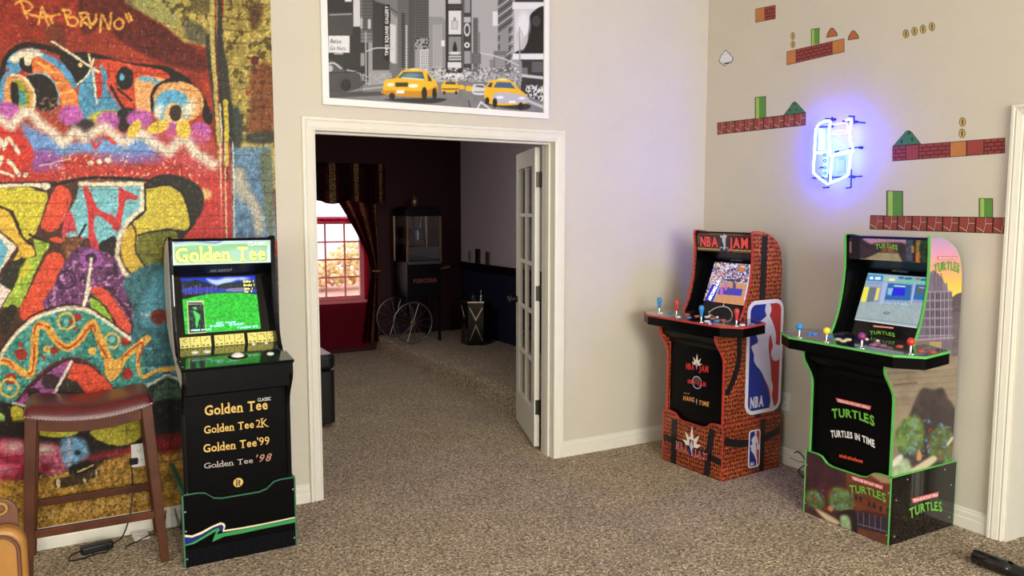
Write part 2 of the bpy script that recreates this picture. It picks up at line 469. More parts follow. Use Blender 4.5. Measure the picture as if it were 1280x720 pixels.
# ------------------------------------------------------------------ room beyond the doors
FX, FY = 3.2, 4.42
M_red = mat('wine_red_wall_paint', (46, 9, 13), .85, var=.03, bump=.2)
M_lav = mat('pale_lilac_wall_paint', (222, 206, 214), .85, var=.03, bump=.2)
M_navy = mat('navy_wainscot_paint', (34, 38, 66), .6, var=.04)
M_black = mat('black_rail_paint', (14, 13, 16), .5)
WX0, WX1, WZ0, WZ1 = 1.12, 1.985, .60, 2.02
w = MB(); w.box(-.8, WX0, FY, FY + .14, 0, 2.75); w.box(WX1, FX + .1, FY, FY + .14, 0, 2.75); w.box(WX0, WX1, FY, FY + .14, 0, WZ0); w.box(WX0, WX1, FY, FY + .14, WZ1, 2.75)
struct(w, 'wall_far', M_red)
struct(MB().box(FX, FX + .1, WT, FY, .985, 2.75), 'wall_inner_right', M_lav)
struct(MB().box(FX, FX + .1, WT, FY, 0, .985), 'trim_5', M_navy)
struct(MB().box(FX - .03, FX, WT, FY, .945, 1.0).box(FX - .018, FX, WT, FY, .915, .945), 'trim_6', M_black)
m = MB(); m.box(FX - .02, FX, WT, FY, .165, .28).box(FX - .012, FX, WT, FY, .28, .31)
struct(m, 'baseboard_inner_right', M_navy)
struct(MB().box(-.9, -.8, WT, FY + .14, 0, 2.75), 'wall_inner_left', M_red)
struct(MB().box(-.9, FX + .1, WT, FY + .14, 2.75, 2.8), 'ceiling_inner', mat('inner_ceiling_paint', (120, 100, 92), .9))
# red paint on the inner face of the shared wall
struct(MB().box(-.8, OX0 - .09, WT, WT + .008, 0, 2.75).box(OX1 + .09, FX, WT, WT + .008, 0, 2.75).box(OX0 - .09, OX1 + .09, WT, WT + .008, OZ + .09, 2.75), 'wall_inner_front', M_red)
# carpeted step with a rounded nose
PXE, PZ = 2.10, .165
prof = [(0, 0)] + [(.01, .03), (.02, .09)] + [(.075 - .05 * math.sin(t), PZ - .05 + .05 * math.cos(t)) for t in np.linspace(math.pi * .5, 0, 7)] + [(1.1, PZ), (1.1, 0)]
m = MB(); m.prism(prof, (PXE, WT + .01, 0), (1, 0, 0), (0, 0, 1), (0, 1, 0), FY - WT - .01)
struct(m, 'floor_step', M_carpet, smooth=35)

# window_1
m = MB(); t = .045
m.box(WX0, WX0 + t, FY + .03, FY + .09, WZ0, WZ1); m.box(WX1 - t, WX1, FY + .03, FY + .09, WZ0, WZ1)
m.box(WX0 + t, WX1 - t, FY + .03, FY + .09, WZ0, WZ0 + t); m.box(WX0 + t, WX1 - t, FY + .03, FY + .09, WZ1 - t, WZ1); m.box(WX0 + t, WX1 - t, FY + .02, FY + .09, 1.46, 1.51)
win = struct(m, 'window_1', M_white)
m = MB()
for x in (1.335, 1.55, 1.77): m.box(x - .009, x + .009, FY + .05, FY + .068, WZ0 + t, 1.46)
for z in (.86, 1.06, 1.26): m.box(WX0 + t, WX1 - t, FY + .051, FY + .067, z - .009, z + .009)
m.build('muntin', M_white, win)
MB().box(WX0 + .02, WX1 - .02, FY + .057, FY + .061, WZ0 + .02, WZ1 - .02).build('window_pane', mat('clear_glass', (250, 252, 252), .02, trans=1., var=0), win)
m = MB().box(WX0 - .04, WX1 + .04, FY - .045, FY + .03, WZ0 - .03, WZ0); m.build('window_sill', M_white, win)
# what lies outside the window: a dry lawn and a hedge
tag(MB().box(-4, 12, FY + .6, FY + 16, -.62, -.55).build('lawn', mat('dry_grass', (214, 196, 176), 1, var=.25, vscale=1)), 'dry pale lawn seen through the window behind the red sheer curtain', 'lawn')
h = MB()
for k in range(3000):
    a = random.uniform(-1, 9); b_ = random.uniform(FY + 12, FY + 13.2); r = random.uniform(.035, .10)
    top = .25 + .45 * math.sin(a * 1.9) * math.sin(a * .7 + 1) + .12 * math.sin(a * 7)
    c = random.uniform(-.42, max(top, -.2))
    h.lathe([(r * math.sin(q), -r * math.cos(q) * .8) for q in (.3, 1.2, 2.0, 2.9)], (a, b_, max(c, -.5 + r)), 5)
tag(h.build('hedge', mat('yellow_green_leaves', (244, 236, 172), 1, var=.3, vscale=5, bump=1, bscale=12), smooth=True), 'yellow green hedge seen through the window behind the sheer curtain', 'hedge')

# fabrics
def fabric(name, rgb, transp, transl=.5, stripes=None, tint=None):
    m = bpy.data.materials.new(name); m.use_nodes = True; nt = m.node_tree; nt.nodes.remove(nt.nodes['Principled BSDF'])
    out = nt.nodes['Material Output']; d = nt.nodes.new('ShaderNodeBsdfDiffuse'); t = nt.nodes.new('ShaderNodeBsdfTranslucent'); tr = nt.nodes.new('ShaderNodeBsdfTransparent')
    src = None
    if stripes:
        tc = nt.nodes.new('ShaderNodeTexCoord'); sep = nt.nodes.new('ShaderNodeSeparateXYZ'); nt.links.new(tc.outputs['UV'], sep.inputs[0])
        w = nt.nodes.new('ShaderNodeMath'); w.operation = 'MULTIPLY'; w.inputs[1].default_value = stripes[0]; nt.links.new(sep.outputs[0], w.inputs[0])
        fr = nt.nodes.new('ShaderNodeMath'); fr.operation = 'FRACT'; nt.links.new(w.outputs[0], fr.inputs[0])
        r = nt.nodes.new('ShaderNodeValToRGB'); r.color_ramp.interpolation = 'CONSTANT'; e = r.color_ramp.elements
        e[0].position = 0; e[0].color = (*lin(rgb), 1); e[1].position = .5; e[1].color = (*lin(stripes[1]), 1)
        k = e.new(.66); k.color = (*lin(stripes[2]), 1); k = e.new(.86); k.color = (*lin(stripes[1]), 1)
        nt.links.new(fr.outputs[0], r.inputs['Fac'])
        n = nt.nodes.new('ShaderNodeTexNoise'); n.inputs['Scale'].default_value = 45; nt.links.new(tc.outputs['Object'], n.inputs['Vector'])
        rr = nt.nodes.new('ShaderNodeValToRGB'); rr.color_ramp.interpolation = 'LINEAR'; rr.color_ramp.elements[0].position = .45; rr.color_ramp.elements[0].color = (.45, .45, .45, 1); rr.color_ramp.elements[1].position = .58; rr.color_ramp.elements[1].color = (1.2, 1.2, 1.2, 1)
        nt.links.new(n.outputs['Fac'], rr.inputs['Fac'])
        mx = nt.nodes.new('ShaderNodeMix'); mx.data_type = 'RGBA'; mx.blend_type = 'MULTIPLY'; mx.inputs[0].default_value = 1
        nt.links.new(r.outputs['Color'], mx.inputs[6]); nt.links.new(rr.outputs['Color'], mx.inputs[7]); src = mx.outputs[2]
    for q in (d, t):
        if src: nt.links.new(src, q.inputs['Color'])
        else: q.inputs['Color'].default_value = (*lin(rgb), 1)
    tr.inputs['Color'].default_value = (*(lin(tint) if tint else (1, 1, 1)), 1)
    a = nt.nodes.new('ShaderNodeMixShader'); a.inputs[0].default_value = transl; nt.links.new(d.outputs[0], a.inputs[1]); nt.links.new(t.outputs[0], a.inputs[2])
    b = nt.nodes.new('ShaderNodeMixShader'); b.inputs[0].default_value = transp; nt.links.new(a.outputs[0], b.inputs[1]); nt.links.new(tr.outputs[0], b.inputs[2])
    nt.links.new(b.outputs[0], out.inputs['Surface'])
    return m
def cloth(name, fn, nu, nv, m, parent=None):
    """hanging cloth: fn(u,v) gives the point; UV kept for stripes"""
    vs = [fn(i / nu, j / nv) for j in range(nv + 1) for i in range(nu + 1)]
    fs = [(j * (nu + 1) + i, j * (nu + 1) + i + 1, (j + 1) * (nu + 1) + i + 1, (j + 1) * (nu + 1) + i) for j in range(nv) for i in range(nu)]
    o = MB().add(vs, fs).build(name, m, parent, smooth=True)
    uv = o.data.uv_layers.new(name='UVMap')
    for l in o.data.loops:
        k = l.vertex_index; uv.data[l.index].uv = ((k % (nu + 1)) / nu, (k // (nu + 1)) / nv)
    return o
M_sheer = fabric('red_sheer_voile', (215, 16, 62), .62, .75, tint=(255, 226, 232))
t = thing('sheer_curtain', 'red sheer curtain hung over the lower part of the far window', 'curtain', (1.5, FY - .08, 0))
def sheer(u, v):
    x = -.50 + 1.02 * u; y = .022 * math.sin(u * 46 + .6 * math.sin(v * 5)) + .012 * math.sin(u * 19 + 1)
    return (x, y, .06 + (1.545 - .06) * v)
cloth('curtain_panel', sheer, 150, 14, M_sheer, t)
MB().tube([(-.56, 0, 1.515), (.56, 0, 1.515)], .011).build('curtain_rod', mat('red_rod', (170, 24, 60), .5), t)
M_band = fabric('red_rod_pocket', (220, 40, 84), .12, .75)
cloth('rod_pocket', lambda u, v: (-.50 + 1.02 * u, -.018 + .008 * math.sin(u * 60), 1.49 + .06 * v), 100, 2, M_band, t)
M_drape = fabric('striped_damask', (52, 14, 20), 0, .45, stripes=(3, (84, 24, 28), (150, 104, 68)))
M_val = fabric('striped_damask_valance', (40, 18, 22), 0, .35, stripes=(5, (56, 22, 24), (120, 94, 62)))
t = thing('drape', 'striped burgundy and gold drape tied back right of the far window', 'curtain', (2.0, FY - .14, 0))
def drape(u, v):
    z = 1.78 * v + .12
    # pulled to the right at the tie (z about .93)
    zt = .93
    if z > zt:
        k = (z - zt) / (1.9 - zt); w0 = .06 + .52 * k ** 1.25; xr = .10
    else:
        k = (zt - z) / zt; w0 = .06 + .16 * k ** .8; xr = .10
    return (xr - w0 * (1 - u), .03 * math.sin(u * 26) * (.35 + .65 * min(1, abs(z - zt) * 3)), z)
cloth('drape_panel', drape, 60, 40, M_drape, t)
MB().tube([(.105 + .035 * math.cos(a) - .03, .03 * math.sin(a) * 1.5, .93) for a in np.linspace(0, 6.28, 14)[:-1]], .012, closed=True).build('tie_back', mat('gold_cord', (120, 84, 50), .6), t)
t = thing('drape', 'striped burgundy drape pulled aside left of the far window', 'curtain', (1.02, FY - .14, 0))
def drape2(u, v):
    z = 1.78 * v + .12; zt = .93
    w0 = .06 + (.40 * ((z - zt) / .97) ** 1.6 if z > zt else .16 * ((zt - z) / zt) ** .8)
    return (-.02 + w0 * u, .03 * math.sin(u * 26) * (.35 + .65 * min(1, abs(z - zt) * 3)), z)
cloth('drape_panel', drape2, 50, 40, M_drape, t)
t = thing('valance', 'burgundy and gold striped valance gathered across the top of the far window', 'curtain', (1.5, FY - .27, 0))
cloth('valance_panel', lambda u, v: (-.70 + 1.36 * u, .035 * math.sin(u * 52) * (1.1 - .5 * v), 1.70 + (2.12 - 1.70) * v + .02 * math.sin(u * 20) * (1 - v)), 140, 10, M_val, t)
MB().tube([(-.72, .05, 2.10), (.68, .05, 2.10)], .014).build('curtain_rod', mat('dark_rod', (40, 24, 20), .5), t)

# ------------------------------------------------------------------ french door
N1 = np.array([1.765, .225]); dd = np.array([.335, .942]); dn = np.array([.942, -.335])
fd = bpy.data.objects.new('door_1', None); COL.objects.link(fd); fd['kind'] = 'structure'
fd.location = (N1[0], N1[1], .02); fd.rotation_euler = (0, 0, math.atan2(dd[1], dd[0]))
# local: x along the leaf, y to its left (negative = thickness towards the wall), z up
LW, LH, LT = .73, 2.0, .036
m = MB(); st = .105
m.box(0, st, -LT, 0, 0, LH); m.box(LW - st, LW, -LT, 0, 0, LH); m.box(st, LW - st, -LT, 0, 0, .24); m.box(st, LW - st, -LT, 0, LH - .115, LH)
m.build('door_frame', M_white, fd, bevel=.002)
m = MB(); px0, px1, pz0, pz1 = st, LW - st, .24, LH - .115
zr = [pz0 + (pz1 - pz0) * k / 5 for k in range(6)]; xc = (px0 + px1) / 2
m.box(xc - .012, xc + .012, -LT + .003, -.003, pz0, pz1)
m.build('muntin', M_white, fd, bevel=.002)
for k in range(1, 5): MB().box(px0, px1, -LT + .004, -.004, zr[k] - .012, zr[k] + .012).build('muntin', M_white, fd, bevel=.002)
g0 = None
for k in range(5):
    for a, b in ((px0, xc - .012), (xc + .012, px1)):
        if g0 is None:
            g0 = MB().box(0, b - a, -.002, .002, 0, zr[1] - zr[0] - .024).build('pane', mat('door_glass', (245, 248, 248), .03, trans=1., var=0), fd); g = g0
        else: g = g0.copy(); COL.objects.link(g); g.parent = fd
        g.location = (a, -LT / 2, zr[k] + .012)
M_bronze = mat('dark_bronze', (62, 60, 52), .38, metal=.8)
for z in (.22, .99, 1.74):
    h = MB().box(-.003, 0, -.034, -.008, z, z + .10).box(-.004, .0, -.068, -.037, z, z + .10).build('hinge', M_bronze, fd, bevel=.001)
    MB().tube([(-.006, -.036, z - .004), (-.006, -.036, z + .104)], .006).build('hinge_pin', M_bronze, h)
k = MB().lathe([(.026, 0), (.026, .008), (.011, .012), (.011, .04), (.02, .045), (.027, .055), (.024, .068), (.012, .074)], (LW - .055, 0, .93), 14, 'y').build('door_knob', M_bronze, fd, smooth=40)
MB().lathe([(.026, 0), (.026, -.008), (.011, -.012), (.011, -.04), (.02, -.045), (.027, -.055), (.024, -.068), (.012, -.074)], (LW - .055, -LT, .93), 14, 'y').build('door_knob', M_bronze, fd, smooth=40)

# ================================================================== MURAL (printed wall covering, left of the doors)
MX0, MX1, MZ0, MZ1 = -1.75, .055, .105, 3.45
us = np.concatenate([np.arange(MX0, -1.28, .02), np.arange(-1.28, MX1 + .001, .0041)])
vs = np.concatenate([np.arange(MZ0, 2.9, .0043), np.arange(2.9, MZ1, .02)])
P_ = grid((0, -.0025, 0), (1, 0, 0), (0, 0, 1), us, vs, base=(152, 60, 44))
BK = (42, 36, 36); CR = (236, 224, 198); OR = (224, 150, 84); BL = (96, 158, 205); YE = (207, 194, 72); RE = (216, 82, 62)
p = P_; p.rough = 1.0
p.c *= (1 + .28 * (fbm(p.A / 26, p.B / 22, 4) - .5) * 2)[:, None]
# ---- upper part
p.crop(0, 0, 3.6)
p.fill([(-900, -900), (500, -900), (520, 0), (420, 120), (100, 190), (-900, 200)], (150, 52, 40), soft=4, al=.7, var=(.3, 9))
p.fill([(370, -60), (600, -40), (650, 60), (760, 130), (900, 240), (930, 320), (760, 290), (560, 200), (470, 120), (370, 150)], (98, 40, 34), soft=2, var=(.3, 6))
p.fill([(205, 110), (270, 100), (300, 180), (270, 240), (215, 200)], (110, 56, 44), soft=2, al=.8)
p.fill([(540, -1100), (1300, -1100), (1300, 900), (1010, 700), (985, 300), (930, 210), (830, 190), (720, 100), (600, 30)], (176, 158, 92), sm=False, soft=1.5, var=(.32, 5, 8))
p.fill([(540, -200), (760, -200), (800, 100), (720, 100), (620, 40), (560, 0)], (150, 152, 100), soft=2, al=.7)
p.speck([(540, -800), (1300, -800), (1300, 660), (1030, 660), (960, 200), (760, 130)], (70, 58, 40), 6, .60, .75)
for y in range(-700, 640, 52):
    p.stroke([(1010, y), (1100, y + 8), (1220, y + 3)], 5, (110, 88, 50), al=.5)
    for q in (0, 1, 2): p.stroke([(1040 + 70 * q + (y // 52 % 2) * 30, y), (1040 + 70 * q + (y // 52 % 2) * 30, y + 50)], 4, (110, 88, 50), al=.4)
p.fill([(850, -120), (930, -100), (960, 40), (900, 60), (860, 20)], (96, 84, 58), soft=2, al=.8)
p.fill([(830, 100), (900, 110), (945, 180), (900, 200), (840, 170)], (84, 84, 72), soft=2, al=.8)
p.fill([(1120, 20), (1180, 20), (1170, 110), (1130, 130)], (80, 58, 44), soft=2, al=.8)
p.fill([(1130, 320), (1225, 300), (1232, 590), (1120, 600), (1125, 480)], (120, 62, 48), soft=3, al=.75, var=(.3, 4))
p.ell(1147, 273, 20, 21, (106, 48, 52)); p.ell(1112, 420, 9, 14, (150, 80, 52))
p.fill([(1040, 480), (1080, 490), (1095, 600), (1070, 680), (1020, 640), (1000, 500)], (66, 72, 72), soft=2, var=(.2, 4))
p.fill([(1100, 615), (1150, 596), (1235, 598), (1235, 640), (1120, 645)], (70, 70, 64), soft=1.5)
# pipe with reddish and pale lines
p.fill([(925, 180), (1000, 180), (1045, 480), (1050, 720), (985, 720), (960, 480)], (52, 52, 54), soft=1, al=.9)
p.stroke([(948, -900), (955, 200), (975, 470), (990, 720)], 20, (186, 172, 108), sm=False)
p.stroke([(963, -900), (972, 220), (985, 470), (1000, 720)], 6, (132, 48, 44), sm=False)
p.stroke([(985, -900), (990, 150), (1000, 330)], 22, (60, 58, 60), sm=False)
p.stroke([(992, -900), (1001, 60)], 9, (132, 42, 38), sm=False)
p.stroke([(1015, 455), (1025, 740)], 20, (206, 184, 80), sm=False); p.stroke([(990, 470), (1003, 740)], 8, (228, 216, 180), sm=False)
# big letter band
p.fill([(20, 330), (60, 235), (130, 205), (240, 225), (330, 262), (420, 250), (540, 280), (640, 300), (740, 312), (860, 390), (925, 470), (950, 600), (900, 700), (-60, 700), (-60, 400)], (170, 70, 58), soft=1)
p.fill([(-80, 300), (0, 300), (20, 330), (30, 480), (0, 540), (-200, 560)], (52, 44, 42))
p.fill([(60, 235), (150, 218), (200, 240), (270, 275), (330, 345), (352, 385), (322, 392), (245, 308), (165, 250), (120, 262), (85, 325), (45, 322), (28, 280)], BL, var=(.12, 4))
p.fill([(45, 262), (95, 228), (160, 222), (190, 250), (150, 262), (110, 262), (70, 285)], CR, soft=1)
p.fill([(90, 262), (135, 258), (155, 290), (140, 325), (105, 320), (88, 290)], (44, 36, 38))
p.fill([(108, 250), (142, 248), (140, 285), (124, 296), (110, 280)], CR)
p.fill([(150, 262), (190, 262), (255, 305), (320, 385), (352, 440), (352, 520), (290, 505), (262, 420), (205, 350), (150, 325)], (222, 118, 70), var=(.3, 5))
for a, b in (((165, 280), (225, 310)), ((200, 320), (270, 330)), ((250, 375), (310, 370)), ((270, 420), (330, 410)), ((280, 460), (335, 450))): p.stroke([a, b], 13, (238, 178, 100), soft=1)
p.fill([(120, 345), (180, 330), (230, 360), (262, 420), (255, 480), (200, 500), (150, 470), (130, 400)], (44, 36, 36))
p.speck([(150, 430), (250, 440), (330, 480), (340, 540), (200, 560), (130, 500)], (150, 120, 100), 3, .55, .8)
p.stroke([(130, 335), (180, 328), (225, 350), (262, 410), (264, 470)], 6, (150, 190, 200))
p.fill([(10, 350), (50, 330), (110, 345), (150, 400), (158, 460), (140, 515), (80, 520), (20, 500)], (226, 160, 104))
p.stroke([(10, 500), (8, 400), (25, 340), (50, 325)], 18, BL)
p.stroke([(50, 335), (105, 350), (148, 400), (156, 465), (135, 515)], 10, CR)
p.fill([(60, 365), (100, 370), (132, 420), (130, 480), (95, 500), (70, 470)], (148, 152, 66), var=(.2, 4)); p.ell(98, 440, 16, 36, (76, 150, 160), rot=-15)
p.fill([(48, 380), (62, 368), (78, 385), (85, 440), (80, 490), (55, 480)], (40, 32, 32))
p.stroke([(10, 330), (25, 265), (75, 215), (140, 202), (235, 222), (330, 258), (420, 250), (540, 285), (640, 300), (745, 310), (800, 340), (860, 385), (915, 455), (938, 545)], 24, BK)
p.fill([(270, 250), (400, 240), (410, 330), (355, 385), (320, 330)], BK); p.ell(362, 292, 9, col=(226, 200, 130))
p.fill([(740, 300), (840, 345), (890, 410), (950, 500), (950, 560), (915, 540), (905, 470), (850, 400), (780, 370), (720, 385), (690, 430), (685, 500), (668, 470), (675, 410), (710, 370), (760, 350)], BK)
p.fill([(355, 395), (400, 330), (450, 290), (480, 330), (500, 400), (545, 470), (550, 505), (430, 510), (395, 545), (360, 520)], (88, 150, 186), var=(.2, 5))
p.fill([(445, 265), (640, 300), (735, 318), (765, 352), (700, 345), (640, 350), (610, 400), (600, 480), (560, 500), (510, 440), (480, 380), (490, 330)], (206, 78, 56), var=(.12, 5))
p.fill([(430, 300), (455, 300), (462, 400), (450, 440), (432, 420)], (190, 62, 52))
p.stroke([(455, 300), (460, 325)], 14, (120, 160, 180))
p.fill([(615, 350), (700, 345), (760, 370), (700, 400), (676, 440), (676, 520), (620, 500), (606, 430)], (232, 168, 116), var=(.1, 5))
p.stroke([(635, 355), (680, 358), (712, 372)], 20, (108, 170, 196), soft=1)
p.ell(562, 352, 40, 52, BK); p.ell(548, 345, 11, 16, (110, 178, 206))
p.stroke([(500, 390), (545, 470), (575, 500)], 13, BK); p.stroke([(530, 400), (590, 450)], 11, BK)
p.ell(798, 462, 118, 96, (226, 168, 110), var=(.12, 4)); p.stroke([(690, 505), (684, 430), (710, 385), (760, 362), (800, 366)], 14, BK)
p.ell(775, 482, 84, 78, (98, 164, 202), var=(.2, 4)); p.ell(782, 520, 46, 58, (232, 190, 140), soft=1); p.ell(850, 490, 26, 44, (232, 224, 200), soft=3, rot=20); p.ell(712, 500, 20, 34, (228, 226, 214), soft=2)
p.ell(790, 508, 28, 38, (66, 50, 46)); p.fill([(400, 520), (470, 495), (550, 505), (560, 545), (420, 560)], (186, 180, 96), soft=1.5)
p.fill([(530, 500), (600, 490), (600, 560), (540, 590)], (46, 38, 40)); p.fill([(300, 500), (350, 530), (420, 545), (420, 600), (320, 590)], (66, 52, 56), soft=1)
for cx, cy, rx, ry in ((318, 518, 55, 46), (30, 500, 60, 42), (488, 545, 50, 42), (628, 535, 58, 42), (775, 590, 30, 38), (900, 600, 50, 50), (690, 610, 26, 26)): p.ell(cx, cy, rx, ry, (188, 100, 178), soft=1, var=(.22, 3))
for a in (((235, 186), (445, 325)), ((400, 245), (418, 330), (436, 465)), ((422, 265), (398, 330), (350, 380))): p.stroke(a, 9, (240, 230, 196))
# signature
OT = (238, 172, 86)
p.crop(0, 0, 7.2)
for s_ in ([(185, 0), (215, 90), (245, 165)], [(140, 40), (200, 5), (270, 30), (292, 62), (262, 95), (225, 105), (280, 130), (345, 150)], [(345, 215), (365, 130), (378, 65), (405, 140), (438, 225)], [(350, 160), (425, 150)],
           [(400, 112), (445, 148), (490, 140), (540, 132)], [(458, 140), (470, 210)], [(566, 90), (590, 150), (612, 215)], [(560, 90), (620, 90), (636, 115), (600, 150), (670, 160), (702, 195), (670, 235), (615, 222)],
           [(715, 120), (735, 165), (728, 232)], [(715, 120), (770, 118), (790, 142), (740, 182), (780, 215), (820, 245)], [(796, 130), (806, 195), (838, 215), (862, 180), (866, 128)]): p.stroke(s_, 21, OT, soft=.3)
p.crop(0, 0, 3.6)
for s_ in ([(450, 145), (457, 70), (475, 95), (492, 130), (500, 60)], [(535, 82), (515, 105), (528, 130), (552, 118), (552, 92), (535, 82)], [(565, 65), (580, 98)], [(580, 60), (594, 92)]): p.stroke(s_, 10, OT, soft=.3)
# ---- below the zigzag
p.fill([(-900, 590), (100, 560), (300, 640), (600, 620), (760, 690), (960, 740), (990, 1130), (-900, 1130)], (188, 66, 62), var=(.14, 8))
p.fill([(100, 560), (200, 600), (330, 640), (600, 610), (740, 670), (600, 720), (440, 690), (300, 700), (200, 740), (150, 690)], (118, 156, 214), soft=4)
p.fill([(140, 690), (230, 680), (280, 740), (200, 770), (150, 760)], (150, 88, 160), soft=4)
p.fill([(430, 700), (700, 690), (720, 730), (500, 740)], (140, 110, 180), soft=4, al=.7)
p.fill([(690, 590), (900, 590), (980, 720), (980, 900), (900, 800), (800, 740), (700, 680)], (196, 92, 104), soft=4, al=.6)
p.fill([(-20, 575), (60, 580), (110, 620), (150, 680), (130, 740), (-20, 740)], (206, 66, 58), soft=1)
p.stroke([(-300, 500), (-100, 560), (0, 535), (50, 570), (110, 500), (150, 520), (180, 560), (230, 590), (285, 645), (335, 590), (380, 620), (470, 570), (500, 600), (560, 640), (590, 620), (640, 600), (700, 650), (760, 685), (800, 640), (835, 620), (880, 690), (960, 740)], 44, (228, 212, 196), sm=False, soft=3)
p.stroke([(415, 635), (430, 665), (448, 640)], 14, (206, 66, 60)); p.stroke([(480, 620), (520, 645)], 14, (206, 66, 60))
for cx, cy, rx, ry, r_ in ((605, 580, 24, 44, 35), (712, 572, 50, 28, -22), (825, 582, 33, 42, 0)): p.ell(cx, cy, rx, ry, (230, 196, 86), rot=r_)
p.crop(0, 180, 3.6)
for s_, w in (([(-10, 30), (2, -20), (20, 20), (35, -25), (85, 40)], 16), ([(36, 76), (60, 100), (86, 138)], 18), ([(0, 125), (30, 132), (60, 146)], 12), ([(-5, 95), (8, 60)], 20)): p.stroke(s_, w, CR)
p.ell(115, 140, 13, 11, CR)
for x, y, r in ((408, 85, 14), (447, 80, 13), (487, 74, 15)): p.ell(x, y, r, r * .8, CR)
p.stroke([(180, 100), (240, 85), (318, 66)], 6, (240, 190, 170)); p.speck([(200, 40), (960, 0), (970, 180), (200, 160)], (236, 200, 180), 3, .68, .8)
p.fill([(1040, 20), (1215, 10), (1250, 430), (1045, 430)], (104, 134, 164), sm=False, soft=3, var=(.3, 7))
p.fill([(1050, 110), (1100, 120), (1120, 200), (1170, 280), (1190, 380), (1150, 410), (1130, 300), (1060, 220)], (196, 184, 164), soft=3, al=.85)
p.fill([(1170, 60), (1220, 60), (1235, 400), (1210, 420)], (110, 112, 78), soft=2, al=.7)
for a, b, c_ in ((992, 998, (226, 216, 190)), (1012, 1020, (226, 200, 170)), (1030, 1040, (190, 60, 62)), (1048, 1056, (216, 208, 190)), (1000, 1008, (196, 70, 66))): p.stroke([(a, -10), (b, 470)], 6, c_, sm=False)
p.fill([(900, 180), (975, 150), (1000, 460), (900, 460), (870, 350)], (196, 70, 70), soft=2); p.fill([(910, 200), (950, 215), (940, 250), (915, 240)], (226, 190, 130), soft=2)
# lower letters
p.fill([(-900, 185), (640, 160), (760, 470), (745, 720), (745, 1150), (-900, 1150)], (82, 54, 48), sm=False, var=(.2, 5))
p.fill([(690, 150), (780, 138), (880, 175), (918, 240), (900, 320), (845, 400), (745, 480), (640, 400), (640, 220)], (52, 48, 46), var=(.25, 4))
p.stroke([(-500, 200), (0, 185), (200, 188), (350, 160), (460, 152), (640, 162), (720, 190)], 14, BK)
p.fill([(-300, 190), (40, 180), (215, 178), (214, 205), (180, 200), (100, 192), (-300, 215)], CR)
p.fill([(-300, 215), (120, 193), (212, 222), (214, 250), (160, 402), (110, 440), (60, 300), (-300, 250)], YE, sm=False, var=(.08, 8))
p.fill([(-300, 270), (0, 290), (50, 320), (80, 390), (140, 450), (162, 500), (110, 518), (60, 528), (80, 460), (-40, 370)], (226, 184, 78))
p.stroke([(-200, 260), (0, 283), (50, 312), (76, 350), (98, 415), (150, 462), (163, 500), (140, 515), (60, 530), (35, 540)], 11, BK)
p.stroke([(130, 405), (170, 425), (230, 450)], 9, BK)
p.fill([(-200, 340), (-20, 385), (78, 460), (-20, 600), (-200, 640)], (236, 226, 206), sm=False); p.stroke([(-10, 385), (80, 460), (40, 520), (-10, 600)], 7, (96, 56, 50), sm=False)
p.fill([(-200, 400), (0, 425), (38, 470), (0, 565), (-200, 580)], (112, 178, 204), sm=False)
p.fill([(12, 570), (80, 520), (108, 515), (108, 560), (80, 620), (50, 650), (10, 640)], (54, 52, 46))
p.fill([(-40, 600), (48, 660), (0, 740), (-60, 740)], (236, 214, 206), sm=False)
p.fill([(150, 425), (228, 450), (190, 505), (90, 735), (10, 735), (60, 650), (100, 560), (120, 515), (165, 505)], (160, 186, 76), sm=False, var=(.2, 4))
p.fill([(90, 560), (130, 530), (140, 560), (90, 620)], (206, 196, 74), soft=1)
p.fill([(250, 195), (290, 195), (320, 225), (312, 280), (268, 370), (232, 394), (196, 384), (185, 355), (212, 280)], (222, 88, 66))
p.fill([(222, 426), (260, 420), (290, 436), (255, 447)], (222, 88, 66)); p.fill([(200, 520), (230, 490), (270, 492), (290, 530), (272, 590), (200, 745), (160, 800), (100, 790), (90, 740), (130, 660)], (220, 86, 64))
p.fill([(355, 195), (640, 190), (636, 285), (560, 352), (528, 430), (455, 480), (405, 425), (290, 410), (310, 310), (345, 240)], (128, 190, 202), sm=False, var=(.14, 5))
p.fill([(290, 330), (320, 300), (350, 400), (380, 430), (300, 420), (280, 410)], (206, 74, 86)); p.ell(325, 408, 28, 14, (128, 190, 202))
p.fill([(372, 200), (400, 200), (440, 290), (515, 325), (530, 360), (505, 365), (432, 320), (425, 400), (452, 470), (430, 480), (400, 430), (395, 300)], (206, 66, 72))
p.fill([(534, 195), (552, 200), (600, 225), (620, 235), (615, 252), (570, 250), (555, 300), (535, 390), (505, 370), (530, 300)], (206, 66, 72))
p.stroke([(348, 430), (385, 365)], 10, BK)
p.fill([(455, 440), (520, 420), (530, 520), (450, 480)], (44, 36, 36)); p.fill([(280, 430), (360, 420), (350, 480), (300, 520)], (122, 80, 56), var=(.35, 3))
p.fill([(655, 205), (760, 190), (820, 235), (852, 340), (838, 388), (740, 384), (615, 410), (588, 362), (650, 310)], (204, 186, 78), var=(.1, 6))
p.stroke([(655, 200), (760, 185), (825, 230), (856, 340), (842, 392), (740, 386), (615, 412)], 9, BK)
p.fill([(612, 420), (760, 392), (800, 420), (760, 560), (700, 610), (650, 560), (615, 500)], (112, 112, 50), var=(.4, 5))
p.fill([(562, 395), (600, 360), (620, 420), (612, 480), (645, 540), (690, 590), (680, 625), (610, 590), (560, 540), (545, 460)], (206, 172, 74))
p.stroke([(590, 355), (612, 400), (610, 480), (650, 545), (688, 590), (676, 628), (600, 580)], 8, BK)
PU = [(355, 465), (450, 478), (530, 520), (560, 600), (650, 650), (760, 730), (760, 800), (640, 900), (440, 800), (200, 740), (240, 640), (300, 520)]
